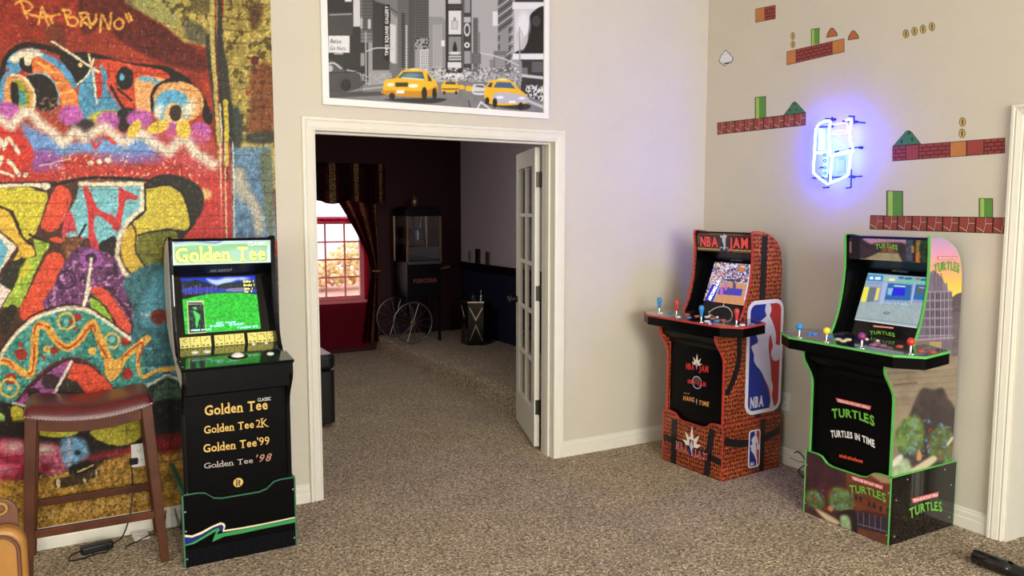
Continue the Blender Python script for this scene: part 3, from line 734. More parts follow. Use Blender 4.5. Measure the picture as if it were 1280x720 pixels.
p.fill(PU, (112, 66, 114), var=(.3, 5)); p.speck(PU, (206, 150, 200), 4, .60, .8); p.speck(PU, (52, 34, 56), 6, .62, .8, seed=9)
p.ell(410, 515, 50, 44, (156, 92, 164)); p.ell(410, 515, 26, 24, (70, 40, 76)); p.ell(300, 610, 40, 40, (70, 40, 80), ring=10)
p.stroke([(362, 180), (640, 180), (642, 290), (572, 350), (538, 420), (526, 500), (560, 580), (640, 640), (760, 700)], 20, CR, sm=False, soft=.6); p.stroke([(652, 180), (655, 300), (588, 358)], 9, BK, sm=False)
p.stroke([(410, 515), (398, 620), (378, 730)], 13, CR)
# ---- fan shape and dome
p.crop(0, 360, 3.6)
ARC = [(-500, 800), (-100, 500), (0, 312), (60, 222), (150, 142), (250, 102), (330, 90), (400, 102), (480, 150), (585, 228)]
p.fill([(740, -60), (1400, -60), (1400, 800), (740, 800)], (60, 62, 58), soft=2, var=(.5, 6))
p.fill([(560, -40), (760, -80), (760, 470), (600, 460), (580, 228), (600, 100)], (62, 108, 120), soft=2, var=(.35, 6))
p.fill([(700, -60), (760, -60), (760, 160), (640, 160), (640, 60)], (96, 160, 190), soft=5, al=.6); p.stroke([(640, 118), (740, 130)], 10, (210, 214, 200), soft=1); p.ell(712, 130, 34, 36, (112, 44, 42), soft=1, var=(.2, 3))
p.fill(ARC + [(640, 300), (660, 445), (520, 460), (300, 520), (100, 640), (-500, 900)], (70, 140, 130), var=(.3, 7), sm=False)
p.speck(ARC + [(760, 300), (760, 460), (520, 450), (100, 640)], (120, 180, 190), 5, .58, .75, seed=11); p.speck(ARC + [(740, 300), (740, 460), (520, 450), (100, 640)], (30, 90, 90), 4, .62, .7, seed=21)
p.stroke([(0, 140), (60, 90), (20, 200)], 30, (50, 44, 38)); p.ell(35, 140, 26, 55, (50, 46, 40), rot=15)
ZZ = [(-60, 400), (0, 330), (60, 350), (130, 392), (150, 330), (162, 185), (205, 170), (250, 232), (300, 268), (350, 240), (412, 160), (440, 205), (472, 290), (520, 340), (590, 285), (662, 228)]
OZ_ = (222, 166, 82)
p.stroke(ZZ, 34, OZ_); p.stroke([(470, 290), (500, 350), (500, 400)], 40, OZ_); p.stroke([(640, 250), (620, 320), (640, 400), (700, 372), (750, 366)], 18, OZ_)
p.fill([(470, 270), (520, 320), (600, 270), (560, 340), (520, 405), (480, 400), (470, 350)], OZ_)
for s_ in ([(152, 205), (165, 165), (205, 170), (222, 180)], [(128, 388), (148, 365), (155, 258)], [(252, 240), (300, 270), (345, 248), (392, 190), (415, 180)], [(400, 175), (420, 168), (430, 195)], [(440, 240), (480, 312)], [(560, 305), (640, 245), (622, 330)], [(0, 325), (40, 332), (60, 355)]): p.stroke(s_, 9, (176, 68, 40))
for x, y, r in ((95, 298, 27), (245, 281, 18), (50, 408, 26), (572, 386, 26), (350, 130, 18), (320, 155, 10), (566, 238, 22), (195, 312, 9), (92, 254, 10), (342, 182, 7)): p.ell(x, y, r, col=(158, 52, 44))
p.ell(50, 408, 11, col=(210, 170, 90))
for x, y, r in ((298, 150, 36), (505, 235, 32), (42, 450, 40)): p.ell(x, y, r, col=(216, 178, 90), ring=10); p.ell(x, y, r * .35, col=(130, 190, 190))
for x, y, r in ((212, 277, 16), (415, 285, 19), (45, 452, 9)): p.ell(x, y, r, col=(222, 176, 84))
p.fill([(425, 35), (500, 100), (535, 160), (470, 130), (405, 80)], (150, 190, 70), var=(.2, 3))
p.fill([(425, -5), (470, 5), (530, 75), (582, 150), (582, 205), (540, 190), (500, 120), (450, 50), (410, 20)], (220, 86, 70)); p.stroke([(405, 40), (450, 60), (500, 125), (540, 195), (580, 212)], 9, (60, 34, 36)); p.stroke([(470, -8), (540, 60), (594, 150), (590, 205)], 9, (70, 36, 40))
p.stroke(ARC, 17, CR, soft=.5); p.stroke([(q[0] - 6, q[1] - 16) for q in ARC[2:]], 8, (60, 38, 36))
p.stroke([(405, 0), (378, 80)], 13, CR, sm=False)
DOME = [(40, 560), (120, 455), (200, 372), (270, 332), (320, 318), (390, 335), (450, 380), (530, 470), (560, 560), (560, 760), (40, 760)]
p.fill(DOME, (50, 40, 40)); p.fill([(60, 525), (150, 440), (230, 372), (318, 328), (242, 480), (160, 515)], (152, 84, 142), var=(.25, 5)); p.ell(228, 420, 42, 34, (58, 42, 48)); p.ell(150, 470, 30, 20, (58, 42, 48))
p.fill([(328, 335), (400, 348), (470, 402), (515, 455), (390, 478), (300, 402)], (216, 82, 62), sm=False, var=(.1, 5)); p.fill([(300, 405), (345, 420), (390, 478), (250, 480)], (56, 50, 50), sm=False)
p.stroke([(322, 330), (242, 480)], 13, (230, 214, 204), sm=False); p.stroke(DOME[:7], 13, (92, 40, 44))
p.fill([(590, 440), (660, 450), (760, 400), (760, 760), (560, 760)], (50, 56, 50), sm=False, var=(.3, 4)); p.stroke([(645, 452), (750, 392), (830, 430)], 10, (206, 200, 180), sm=False); p.stroke([(690, 545), (752, 518), (840, 555)], 8, (216, 206, 190), sm=False)
p.fill([(690, 470), (750, 415), (830, 450), (830, 520), (750, 500), (690, 530)], (70, 96, 84), sm=False, var=(.4, 3)); p.fill([(680, 560), (752, 528), (860, 570), (860, 700), (680, 700)], (26, 20, 20), sm=False)
# ---- foot of the mural
p.fill([(-900, 470), (60, 520), (100, 760), (-900, 760)], (44, 38, 36), soft=1)
p.fill([(50, 540), (100, 545), (125, 640), (100, 650), (60, 600)], (196, 184, 66)); p.fill([(-30, 570), (15, 570), (22, 610), (0, 660), (-30, 680)], (160, 196, 110))
p.stroke([(60, 520), (120, 530)], 12, (220, 200, 206))
p.crop(0, 520, 3.6)
p.fill([(-900, 60), (760, 20), (830, 60), (830, 330), (-900, 330)], (42, 34, 34), soft=2)
p.fill([(178, 60), (340, 62), (330, 86), (240, 96), (178, 82)], (196, 186, 66)); p.fill([(410, 65), (640, 15), (640, 90), (560, 132), (470, 120)], (176, 166, 62), var=(.2, 6))
p.fill([(-900, 330), (-200, 250), (100, 290), (300, 250), (430, 230), (640, 130), (900, 150), (900, 620), (-900, 900)], (164, 124, 58), soft=3, var=(.35, 8))
p.speck([(-900, 340), (0, 310), (640, 160), (830, 170), (830, 500), (0, 620), (-900, 800)], (206, 168, 98), 2.2, .58, .7, seed=31); p.speck([(-900, 340), (0, 310), (640, 160), (830, 170), (830, 500), (0, 620), (-900, 800)], (100, 68, 34), 2.6, .6, .7, seed=41)
p.speck([(150, 440), (660, 340), (660, 400), (150, 480)], (206, 172, 116), 2, .54, .8, seed=51)
p.fill([(-400, 110), (60, 105), (110, 130), (110, 260), (40, 285), (-400, 300)], (170, 54, 86), soft=4, var=(.35, 8)); p.ell(60, 140, 50, 24, (216, 176, 178), soft=5); p.ell(20, 240, 40, 20, (200, 120, 146), soft=4)
p.fill([(165, 120), (290, 140), (300, 240), (200, 260), (160, 220)], (168, 86, 110), soft=3, var=(.5, 5)); p.ell(200, 150, 40, 20, (214, 190, 180), soft=3); p.ell(205, 235, 22, 16, (120, 24, 40), soft=2)
p.fill([(280, 100), (380, 110), (400, 200), (350, 230), (290, 220)], (106, 148, 182), soft=2, var=(.35, 5)); p.ell(350, 165, 16, 12, (40, 44, 60)); p.stroke([(310, 110), (312, 240)], 14, (170, 160, 170), soft=1)
p.stroke([(380, 205), (450, 180), (560, 160), (640, 130)], 30, (150, 46, 60), soft=3, al=.85); p.fill([(310, 230), (400, 200), (430, 240), (330, 270)], (34, 28, 30), soft=1)
p.stroke([(265, 302), (380, 282)], 46, (66, 50, 34), sm=False, var=(.3, 5)); p.ell(262, 304, 9, 22, (216, 190, 150)); p.ell(383, 284, 7, 20, (206, 186, 150)); p.stroke([(392, 268), (432, 256)], 36, (70, 56, 42), sm=False); p.ell(434, 256, 6, 17, (190, 170, 130)); p.stroke([(350, 250), (420, 222)], 7, (214, 176, 110))
p.fill([(690, -60), (900, -60), (900, 90), (690, 90)], (24, 20, 20), soft=1); p.fill([(690, 90), (900, 80), (900, 170), (690, 160)], (112, 30, 30), soft=3, var=(.3, 5))
p.c = (p.c - 118) * 1.08 + 114 + np.array([2, 2, -6])
row = np.floor(p.P[:, 2] / .062); jx = np.abs(((p.P[:, 0] + .5 * (row % 2) * .2 + .01 * fbm(p.A / 9, p.B / 9, 5, 2)) / .2) % 1 - .5) * .2; jz = np.abs((p.P[:, 2] / .062 + .25 * (fbm(p.A / 30, p.B / 30, 6, 2) - .5)) % 1 - .5) * .062
p.c *= (1 - .30 * np.clip(1 - np.minimum(jx, jz) / .0045, 0, 1) * (fbm(p.A / 20, p.B / 20, 8, 3) > .42))[:, None]
p.c += 46 * np.clip((fbm(p.A / 1.6, p.B / 3.2, 99, 2) - .74) * 9, 0, 1)[:, None]
p.c *= (1 + .26 * (fbm(p.A / 1.5, p.B / 1.5, 17, 2) - .5) * 2)[:, None]
p.c *= (1 + .16 * (fbm(p.A / 2.2, p.B / 2.2, 77, 3) - .5) * 2)[:, None]
mu = P_.build('graffiti_mural', print_mat('mural_print', .5, gain=.84, relief=.3, spec=.2))
tag(mu, 'large colourful graffiti print covering the wall left of the doorway behind the golf cabinet', 'mural')

# ================================================================== FRAMED CITY PHOTOGRAPH
PX0, PX1, PZ0, PZ1 = .308, 1.72, 2.172, 3.16
t = thing('framed_picture', 'white framed black and white city street photo with yellow taxis above the doorway', 'picture', ((PX0 + PX1) / 2, 0, PZ0))
hw = (PX1 - PX0) / 2; hh = PZ1 - PZ0
m = MB(); fw_ = .036
for a, b, c_, d_ in ((-hw, hw, 0, fw_), (-hw, hw, hh - fw_, hh), (-hw, -hw + fw_, fw_, hh - fw_), (hw - fw_, hw, fw_, hh - fw_)): m.box(a, b, -.024, -.001, c_, d_)
m.build('frame', mat('white_frame', (236, 234, 228), .3, var=.01), t, bevel=.002)
Mx = Matrix.Translation(t.location)
g = grid((-hw + fw_, -.012, fw_), (1, 0, 0), (0, 0, 1), np.linspace(0, 2 * hw - 2 * fw_, 330), np.linspace(0, hh - 2 * fw_, 240), M=Mx, base=(150, 150, 150))
g.crop(370, 0, 3.765); g.aa = .45; q = g
def tone(v): return (v, v, v + 1)
q.rect(100, -600, 1250, 420, tone(150)); q.rect(620, -600, 960, 330, tone(168))
q.rect(100, -600, 340, 420, tone(44)); q.rect(150, -300, 300, -20, tone(70)); q.rect(270, -200, 302, 125, tone(206)); q.rect(305, -300, 365, 200, tone(120)); q.rect(312, -80, 360, 150, tone(86))
for yy in range(-280, 200, 16): q.stroke([(305, yy), (365, yy)], 3, tone(60), sm=False)
q.rect(145, 60, 268, 165, tone(66)); q.stroke([(160, 70), (260, 66)], 6, tone(160)); q.rect(152, 168, 252, 248, tone(228)); q.rect(180, 248, 222, 256, tone(180)); q.rect(230, -20, 262, 8, tone(220))
q.rect(360, -300, 445, 330, tone(52)); q.fill([(368, -300), (492, -300), (492, 60), (470, 84), (420, 20), (368, 5)], tone(116), sm=False); q.stroke([(372, 8), (430, 30), (488, 70)], 5, tone(60)); 
for yy in range(-280, 0, 26): q.stroke([(372, yy), (490, yy + 14)], 5, tone(170), sm=False)
q.fill([(412, 25), (440, 20), (440, 292), (412, 280)], tone(28), sm=False); q.fill([(442, 110), (470, 120), (468, 300), (442, 290)], tone(206), sm=False)
q.rect(478, -300, 560, 330, tone(104)); q.rect(497, 60, 512, 320, tone(60)); q.rect(516, 118, 524, 330, tone(210)); q.rect(530, -300, 556, 330, tone(78))
for yy in range(-260, 320, 11): q.stroke([(480, yy), (556, yy + 6)], 2.4, tone(60), sm=False)
q.rect(558, -600, 624, 200, tone(66))
for xx in range(562, 624, 9): q.stroke([(xx, -590), (xx, 190)], 2.5, tone(128), sm=False)
for yy in range(-590, 190, 12): q.stroke([(558, yy), (624, yy)], 3, tone(50), sm=False)
q.rect(560, 180, 626, 232, tone(150)); q.speck([(560, 180), (626, 180), (626, 232), (560, 232)], tone(40), 2, .5); q.rect(584, 234, 628, 340, tone(212))
for yy in range(240, 330, 11):
    for xx in (590, 600, 611, 621): q.rect(xx, yy, xx + 5, yy + 6, tone(70))
q.fill([(626, 78), (690, 80), (704, 96), (704, 330), (626, 330)], tone(140), sm=False); q.rect(640, 116, 690, 320, tone(182))
for xx in range(642, 692, 8): q.stroke([(xx, 118), (xx, 312)], 2.6, tone(104), sm=False)
q.rect(704, -600, 784, 350, tone(34)); q.rect(716, -600, 778, 18, tone(190)); q.rect(716, 24, 778, 42, tone(60)); q.rect(718, 50, 778, 162, tone(216)); q.rect(732, 96, 762, 138, tone(150)); q.rect(736, 100, 758, 134, tone(196)); q.rect(742, 82, 752, 96, tone(120))
q.rect(718, 172, 778, 258, tone(132)); q.fill([(744, 200), (752, 200), (758, 240), (738, 240)], tone(24)); q.ell(748, 250, 28, 7, tone(214)); q.rect(718, 262, 778, 284, tone(196)); q.stroke([(722, 273), (774, 273)], 5, tone(70)); q.rect(714, 292, 778, 320, tone(214)); q.rect(700, 344, 790, 372, tone(222))
q.rect(786, -600, 826, 330, tone(58)); q.rect(790, 80, 822, 106, tone(180)); q.ell(805, 140, 12, 26, tone(220), ring=5); q.ell(805, 212, 13, 13, tone(226)); q.ell(805, 212, 6, 6, tone(60)); q.rect(792, -60, 820, 60, tone(140)); q.rect(792, 240, 822, 300, tone(150))
q.rect(834, 84, 856, 340, tone(70)); q.rect(856, 150, 866, 380, tone(116)); q.rect(828, 250, 870, 300, tone(90)); q.rect(684, 190, 700, 218, tone(226))
for yy in range(90, 340, 9): q.stroke([(836, yy), (862, yy)], 2.5, tone(130), sm=False)
q.rect(926, 54, 950, 122, tone(222)); q.rect(912, 280, 950, 360, tone(130)); q.fill([(950, -600), (1030, -600), (1010, 340), (950, 340)], tone(96), sm=False)
for k in range(30): q.stroke([(952, -280 + k * 21), (1020, -330 + k * 21)], 4, tone(205 if k % 2 else 50), sm=False)
q.fill([(960, 150), (1000, 120), (1000, 240), (960, 260)], tone(140), sm=False); q.rect(930, 240, 990, 330, tone(110)); q.rect(936, 262, 984, 322, tone(170))
for yy in range(266, 322, 8): q.stroke([(936, yy), (984, yy)], 2.5, tone(70), sm=False)
q.rect(1030, -600, 1190, 40, tone(50)); q.rect(1020, 10, 1190, 44, tone(226)); q.rect(1026, 44, 1180, 252, tone(204)); q.fill([(1095, 120), (1110, 60), (1180, 40), (1180, 252), (1030, 252), (1080, 215)], tone(26)); q.ell(1070, 120, 30, 60, tone(228), soft=2); q.ell(1130, 100, 20, 26, tone(60)); q.ell(1075, 200, 12, 40, tone(190), rot=20)
q.rect(1020, 252, 1180, 280, tone(228)); q.rect(1050, 280, 1180, 480, tone(48)); q.rect(1056, 318, 1090, 360, tone(110)); q.stroke([(1060, 355), (1180, 368)], 14, tone(200)); q.rect(1110, 290, 1165, 340, tone(90)); q.stroke([(1060, 290), (1060, 380)], 6, tone(150), sm=False)
q.rect(440, 300, 480, 420, tone(110)); q.rect(480, 330, 560, 400, tone(96)); q.rect(626, 330, 704, 400, tone(176)); q.rect(860, 350, 1060, 400, tone(164)); q.speck([(600, 318), (1060, 318), (1060, 400), (600, 400)], tone(96), 2.2, .54); q.speck([(600, 318), (1060, 318), (1060, 400), (600, 400)], tone(206), 2.0, .60, seed=8)
# people and street furniture
q.speck([(310, 345), (450, 345), (450, 405), (310, 420)], tone(170), 1.6, .5); q.speck([(1080, 400), (1180, 400), (1180, 490), (1080, 470)], tone(214), 1.6, .46)
q.fill([(145, 415), (420, 395), (700, 385), (900, 385), (1180, 486), (1190, 600), (100, 560), (100, 430)], tone(122), sm=False, var=(.1, 6)); q.fill([(145, 438), (420, 430), (430, 448), (145, 462)], tone(70), sm=False); q.stroke([(145, 440), (420, 408)], 8, tone(170), sm=False); q.stroke([(1080, 470), (1180, 510)], 14, tone(190), sm=False)
for a in ([(848, 522), (870, 480), (936, 530)],): q.stroke(a, 7, tone(226), sm=False)
q.stroke([(812, 475), (818, 500), (826, 520)], 6, tone(60))
q.stroke([(328, 150), (330, 390)], 6, tone(170), sm=False); q.stroke([(332, 242), (380, 226), (470, 228)], 6, tone(190)); q.stroke([(345, 96), (345, 130)], 14, tone(190)); q.rect(304, 250, 322, 310, tone(150)); q.stroke([(308, 90), (308, 130)], 12, tone(170))
q.stroke([(1052, 130), (1055, 430)], 6, tone(150), sm=False); q.stroke([(870, 250), (960, 270), (1048, 308)], 6, tone(200)); q.stroke([(1040, 190), (1046, 150), (1062, 150), (1068, 190)], 7, tone(190))
q.fill([(142, 290), (175, 288), (215, 312), (240, 340), (300, 345), (312, 400), (250, 430), (142, 436)], tone(80)); q.stroke([(150, 300), (180, 298), (212, 322)], 8, tone(200)); q.ell(235, 400, 24, 28, tone(30)); q.stroke([(240, 330), (300, 345), (310, 380)], 6, tone(190)); q.ell(160, 322, 14, 16, tone(190))
for xx in range(148, 312, 10): q.stroke([(xx, 340), (xx, 438)], 2.6, tone(26), sm=False)
q.stroke([(148, 342), (312, 338)], 3, tone(26), sm=False)
TX = (238, 186, 38); TD = (204, 140, 24)
q.fill([(430, 466), (690, 462), (680, 480), (600, 486), (440, 474)], tone(40))
q.fill([(412, 400), (422, 376), (470, 366), (502, 332), (560, 326), (612, 334), (640, 366), (664, 396), (664, 438), (600, 456), (500, 452), (418, 436)], TX); q.fill([(416, 425), (600, 428), (662, 405), (664, 436), (600, 457), (430, 448)], TD)
q.fill([(478, 366), (506, 338), (596, 338), (606, 376), (540, 370)], (66, 92, 100), sm=False); q.ell(545, 356, 40, 12, (110, 140, 150), soft=1); q.stroke([(500, 366), (600, 374)], 5, (240, 240, 220)); q.fill([(618, 345), (634, 366), (640, 382), (622, 382)], (50, 60, 66), sm=False); q.ell(556, 326, 28, 5, (240, 220, 130))
q.rect(468, 388, 528, 408, (60, 46, 30)); q.ell(444, 398, 17, 8, (250, 244, 214)); q.ell(552, 404, 24, 9, (252, 246, 214)); q.rect(472, 424, 510, 440, (240, 236, 228)); q.ell(452, 452, 14, 15, tone(20)); q.ell(604, 440, 13, 30, tone(20)); q.ell(652, 440, 11, 26, tone(20))
q.fill([(684, 400), (700, 382), (752, 382), (766, 402), (764, 436), (686, 434)], TX, sm=False); q.fill([(700, 396), (708, 384), (748, 384), (754, 398)], (60, 66, 70), sm=False); q.rect(690, 416, 762, 422, (90, 66, 20)); q.ell(698, 436, 6, 8, tone(20)); q.ell(754, 436, 6, 8, tone(20))
q.fill([(766, 404), (776, 398), (792, 404), (796, 420), (768, 420)], TX, sm=False); q.fill([(798, 408), (812, 402), (830, 408), (832, 430), (800, 428)], TX, sm=False)
q.fill([(832, 404), (850, 396), (886, 400), (892, 444), (834, 442)], tone(214)); q.fill([(840, 408), (852, 400), (882, 402), (886, 414)], tone(90), sm=False); q.rect(838, 430, 888, 436, tone(120))
q.fill([(890, 484), (1090, 490), (1080, 516), (960, 505)], tone(44)); q.fill([(888, 424), (914, 382), (960, 374), (1012, 380), (1044, 414), (1082, 446), (1086, 486), (950, 496), (894, 474)], TX); q.fill([(930, 412), (944, 386), (1010, 388), (1034, 418), (990, 414)], (62, 96, 136), sm=False); q.fill([(900, 408), (914, 388), (926, 390), (920, 412)], (60, 66, 66), sm=False); q.ell(970, 374, 26, 5, (244, 226, 140))
q.fill([(934, 440), (990, 436), (1080, 452), (1086, 482), (940, 482)], (186, 184, 200)); q.rect(1002, 474, 1034, 486, (240, 240, 246)); q.ell(900, 474, 10, 16, tone(18)); q.ell(936, 484, 11, 22, tone(18)); q.ell(1058, 500, 12, 18, tone(18)); q.ell(960, 458, 18, 7, (236, 236, 246)); q.ell(1062, 462, 15, 6, (236, 236, 246))
g.build('photo_print', print_mat('photo_print', .25, gain=.95), t)
M_ink = mat('black_ink', (16, 16, 18), .5, var=0); M_inkw = mat('white_ink', (236, 236, 232), .5, var=0)
def on_picture(txt, a, b, c_, m_, **k):
    f = lambda x, y: hit((370 + x / 3.765, y / 3.765), (0, -.0128, 0), np.array([0, -1., 0])) - np.array(t.location)
    return lettering(txt, f(*a), f(*b), f(*c_), (0, -1, 0), m_, t, name='sign_lettering', **k)
on_picture('Relax', (160, 203), (214, 205), (162, 182), M_ink, bold=0, shear=.2); on_picture('Go Nuts.', (160, 236), (236, 236), (161, 216), M_ink, bold=0, shear=.2)
on_picture('TIMES SQUARE GALLERY', (434, 262), (434, 28), (418, 262), M_inkw, bold=.01)

# ================================================================== ARCADE CABINETS
M_blk = mat('black_laminate', (6, 6, 7), .3, var=.1, spec=.12)
M_blk2 = mat('satin_black', (8, 8, 9), .38, var=.08, spec=.12)
M_gloss = mat('gloss_black', (7, 7, 9), .08, var=.05, coat=.4)
M_screw = mat('screw_head', (196, 196, 196), .3, metal=.7)
M_chrome = mat('chrome', (210, 212, 214), .15, metal=1)
M_acry = mat('clear_bezel_black', (5, 5, 6), .1, var=0, spec=.3)

FRONT = [(0, .02), (.03, .014), (.335, .014), (.70, .014), (.735, .008), (.765, -.008), (.80, -.032), (.83, -.054), (.855, -.064), (.925, -.064)]
UPF = [(.925, .10), (.945, .125), (.96, .143), (1.0, .165), (1.05, .186), (1.11, .204), (1.166, .216), (1.23, .226), (1.31, .232), (1.40, .230), (1.47, .224), (1.482, .228)]
BACK = [(0, .50), (1.24, .50), (1.29, .496), (1.34, .486), (1.38, .470), (1.415, .444), (1.44, .412), (1.46, .370), (1.474, .325), (1.482, .27)]
FZ = np.array([z for z, d in FRONT] + [z + 1e-4 for z, d in UPF]); FD = np.array([d for z, d in FRONT] + [d for z, d in UPF])
BZ = np.array([z for z, d in BACK]); BD = np.array([d for z, d in BACK])
HB = .2395       # half width of the body
HR = .2525       # half width of the riser
RD = .518

def outline():
    return [(d, z) for z, d in FRONT] + [(d, z) for z, d in UPF] + [(d, z) for z, d in reversed(BACK)]

def ribbon(pts, x0, x1, t, close=False):
    """thin moulding following profile points (depth, height), between x0 and x1, t proud"""
    m = MB(); n = len(pts); P = [np.array(q, float) for q in pts]; off = []
    for i in range(n):
        a = P[max(i - 1, 0)]; b = P[min(i + 1, n - 1)]; e = (b - a) / (np.linalg.norm(b - a) + 1e-9)
        off.append(P[i] + np.array([-e[1], e[0]]) * t)
    vs = []
    for i in range(n):
        for x in (x0, x1): vs += [(x, P[i][0], P[i][1]), (x, off[i][0], off[i][1])]
    fs = []
    for i in range(n - 1):
        a = i * 4; b = a + 4
        fs += [(a + 1, a + 3, b + 3, b + 1), (a, b, b + 2, a + 2), (a, a + 1, b + 1, b), (a + 2, b + 2, b + 3, a + 3)]
    fs += [(0, 2, 3, 1), (4 * n - 4, 4 * n - 3, 4 * n - 1, 4 * n - 2)]
    return m.add(vs, fs)

def screws(par, pts, axis, r=.0045):
    first = None
    for p in pts:
        if first is None:
            first = MB().lathe([(r, 0), (r * .8, .0015)], (0, 0, 0), 8, axis).build('screw', M_screw, par); o = first
        else: o = first.copy(); COL.objects.link(o); o.parent = par
        o.location = p

class Cab: pass
def cabinet(key, label, x, y, deg, trim, side, deck_kind, riser_front, riser_side, lower=M_blk, trimw=.017):
    c = Cab(); c.t = thing('arcade_cabinet', label, 'arcade cabinet', (x, y, 0), math.radians(deg), 'home arcade cabinets')
    c.M = Matrix.Translation((x, y, 0)) @ Matrix.Rotation(math.radians(deg), 4, 'Z'); c.inv = c.M.inverted()
    t = c.t; ol = outline()
    c.ax = {k: np.array(c.M.to_3x3() @ Vector(v)) for k, v in dict(x=(1, 0, 0), y=(0, 1, 0), z=(0, 0, 1)).items()}
    def loc(px, p_local, n_local):
        w = hit(px, np.array(c.M @ Vector(p_local)), np.array(c.M.to_3x3() @ Vector(n_local)))
        return np.array(c.inv @ Vector(w))
    c.hit = loc
    for s in (-1, 1):
        m = MB(); x0 = s * HB; x1 = s * (HB - .016)
        m.prism(ol, (x0, 0, 0), (0, 1, 0), (0, 0, 1), (-s, 0, 0), .016)
        sp = m.build('side_panel', M_blk2 if side.get(s) is None else side[s], t)
        fr = [(d, z) for z, d in FRONT if z >= .3]; up = [(d, z) for z, d in UPF[1:]] + [(d, z) for z, d in reversed(BACK) if z > 1.3]
        e0, e1 = sorted((x0 + s * .001, x0 - s * .011))
        ribbon([fr[0]] + fr[1:], e0, e1, .0035).build('edge_moulding', trim, sp)
        ribbon(up, e0, e1, .0035).build('edge_moulding', trim, sp)
        lin_ = [(d + .004, z) for z, d in UPF[1:]] + [(c_b, z) for c_b, z in ((.30, 1.47), (.36, 1.30), (.226, .955))]
        MB().prism(lin_, (s * (HB - .0162), 0, 0), (0, 1, 0), (0, 0, 1), (-s, 0, 0), .0012).build('inner_liner', M_blk, sp)
        if s == 1: c.right = sp
        else: c.left = sp
    i0 = HB - .016
    # lower front, following the curve to the deck
    fp = [(.028, .02), (.028, .775), (.010, .80), (-.02, .82), (-.042, .84), (-.052, .86), (-.052, .925)]
    m = MB(); n = len(fp)
    m.prism(fp + [(.04, .925), (.05, .02)], (-i0, 0, 0), (0, 1, 0), (0, 0, 1), (1, 0, 0), 2 * i0)
    c.front = m.build('front_panel', lower, t)
    MB().box(-i0, i0, .485, .497, .02, 1.30).build('back_panel', M_blk2, t)
    tp = [(.24, 1.476), (.27, 1.476), (.325, 1.468), (.37, 1.454), (.412, 1.434), (.444, 1.408), (.470, 1.374), (.486, 1.33), (.490, 1.29)]
    m = MB(); m.prism(tp + [(d - .012, z - .012) for d, z in reversed(tp)], (-i0, 0, 0), (0, 1, 0), (0, 0, 1), (1, 0, 0), 2 * i0); m.build('top_panel', M_blk2, t)
    # screen bezel, lower bezel, speaker panel
    def slab(name, a, b, mt, th=.012):
        a = np.array(a); b = np.array(b); e = (b - a) / np.linalg.norm(b - a); nn = np.array([e[1], -e[0]])
        q = MB().prism([tuple(a), tuple(b), tuple(b + nn * th), tuple(a + nn * th)], (-i0, 0, 0), (0, 1, 0), (0, 0, 1), (1, 0, 0), 2 * i0)
        return q.build(name, mt, t)
    c.A = (.222, .955); c.B = (.352, 1.292); c.C = (.246, 1.352); c.D = (.240, 1.474)
    slab('screen_bezel', c.A, c.B, M_acry); slab('speaker_panel', c.B, c.C, M_blk2); slab('marquee_box', c.C, c.D, M_blk)
    d = np.array(c.B) - np.array(c.A); c.bl = np.linalg.norm(d); d /= c.bl
    c.bu = np.array([0, d[0], d[1]]); c.bn = np.array([0, -d[1], d[0]])   # along the bezel, out of it
    c.bo = np.array([0, c.A[0], c.A[1]])
    # deck
    if deck_kind == 'wide':
        pl = [(-.30, -.105), (.30, -.105), (.412, -.035), (.400, .165), (.235, .226), (-.235, .226), (-.400, .165), (-.412, -.035)]; th = .062; zt = .950
    else:
        pl = [(-.243, -.085), (.243, -.085), (.243, .06), (.2225, .07), (.2225, .222), (-.2225, .222), (-.2225, .07), (-.243, .06)]; th = .014; zt = .926
    c.zt = zt
    c.slope = (.965 - zt) / .25 if deck_kind == 'narrow' else .04
    # tilted deck frame: depth axis rises to the back
    c.du = np.array([0, math.cos(c.slope), math.sin(c.slope)]); c.dnn = np.array([0, -math.sin(c.slope), math.cos(c.slope)])
    c.do = np.array([0, 0, zt + (.085 * c.slope)])
    if deck_kind == 'narrow':
        c.do = np.array([0, 0., .934]); c.slope = .13
        c.du = np.array([0, math.cos(c.slope), math.sin(c.slope)]); c.dnn = np.array([0, -math.sin(c.slope), math.cos(c.slope)])
    m = MB(); m.prism(pl, c.do - c.dnn * .0005, (1, 0, 0), c.du, -c.dnn, th); dk = m.build('control_deck', M_blk, t, bevel=.002); c.deck = dk
    if deck_kind == 'wide':
        inner = pl; m = MB(); cx = np.array([0, .04])
        big = [tuple(np.array(q) + (np.array(q) - cx) / np.linalg.norm(np.array(q) - cx) * .004) for q in pl]
        m.prism(big, c.do + c.dnn * .001, (1, 0, 0), c.du, -c.dnn, .011); m.build('deck_moulding', trim, dk)
    else:
        m = MB(); m.box(-.2235, .2235, -.062, -.050, .80, .918); m.build('deck_apron', M_blk, t)
    c.pl = pl
    # riser
    zr = .335; m = MB()
    e = .003
    scoop = [(-HR, 0), (HR, 0), (HR, zr)] + [(HR - .07, zr), (HR - .10, zr - .006), (HR - .135, zr - .035), (HR - .17, zr - .043), (-HR + .17, zr - .043), (-HR + .135, zr - .035), (-HR + .10, zr - .006), (-HR + .07, zr), (-HR, zr)]
    m.prism(scoop, (0, 0, 0), (1, 0, 0), (0, 0, 1), (0, 1, 0), .012); c.rf = m.build('riser_front', riser_front, t); c.scoop = scoop
    top = scoop[2:]; m = MB()
    for a, b in zip(top[:-1], top[1:]):
        m.prism([a, b, (b[0], b[1] + .0035), (a[0], a[1] + .0035)], (0, -.001, 0), (1, 0, 0), (0, 0, 1), (0, 1, 0), .014)
    c.rtm = trim
    m.build('edge_moulding', c.rtm, c.rf)
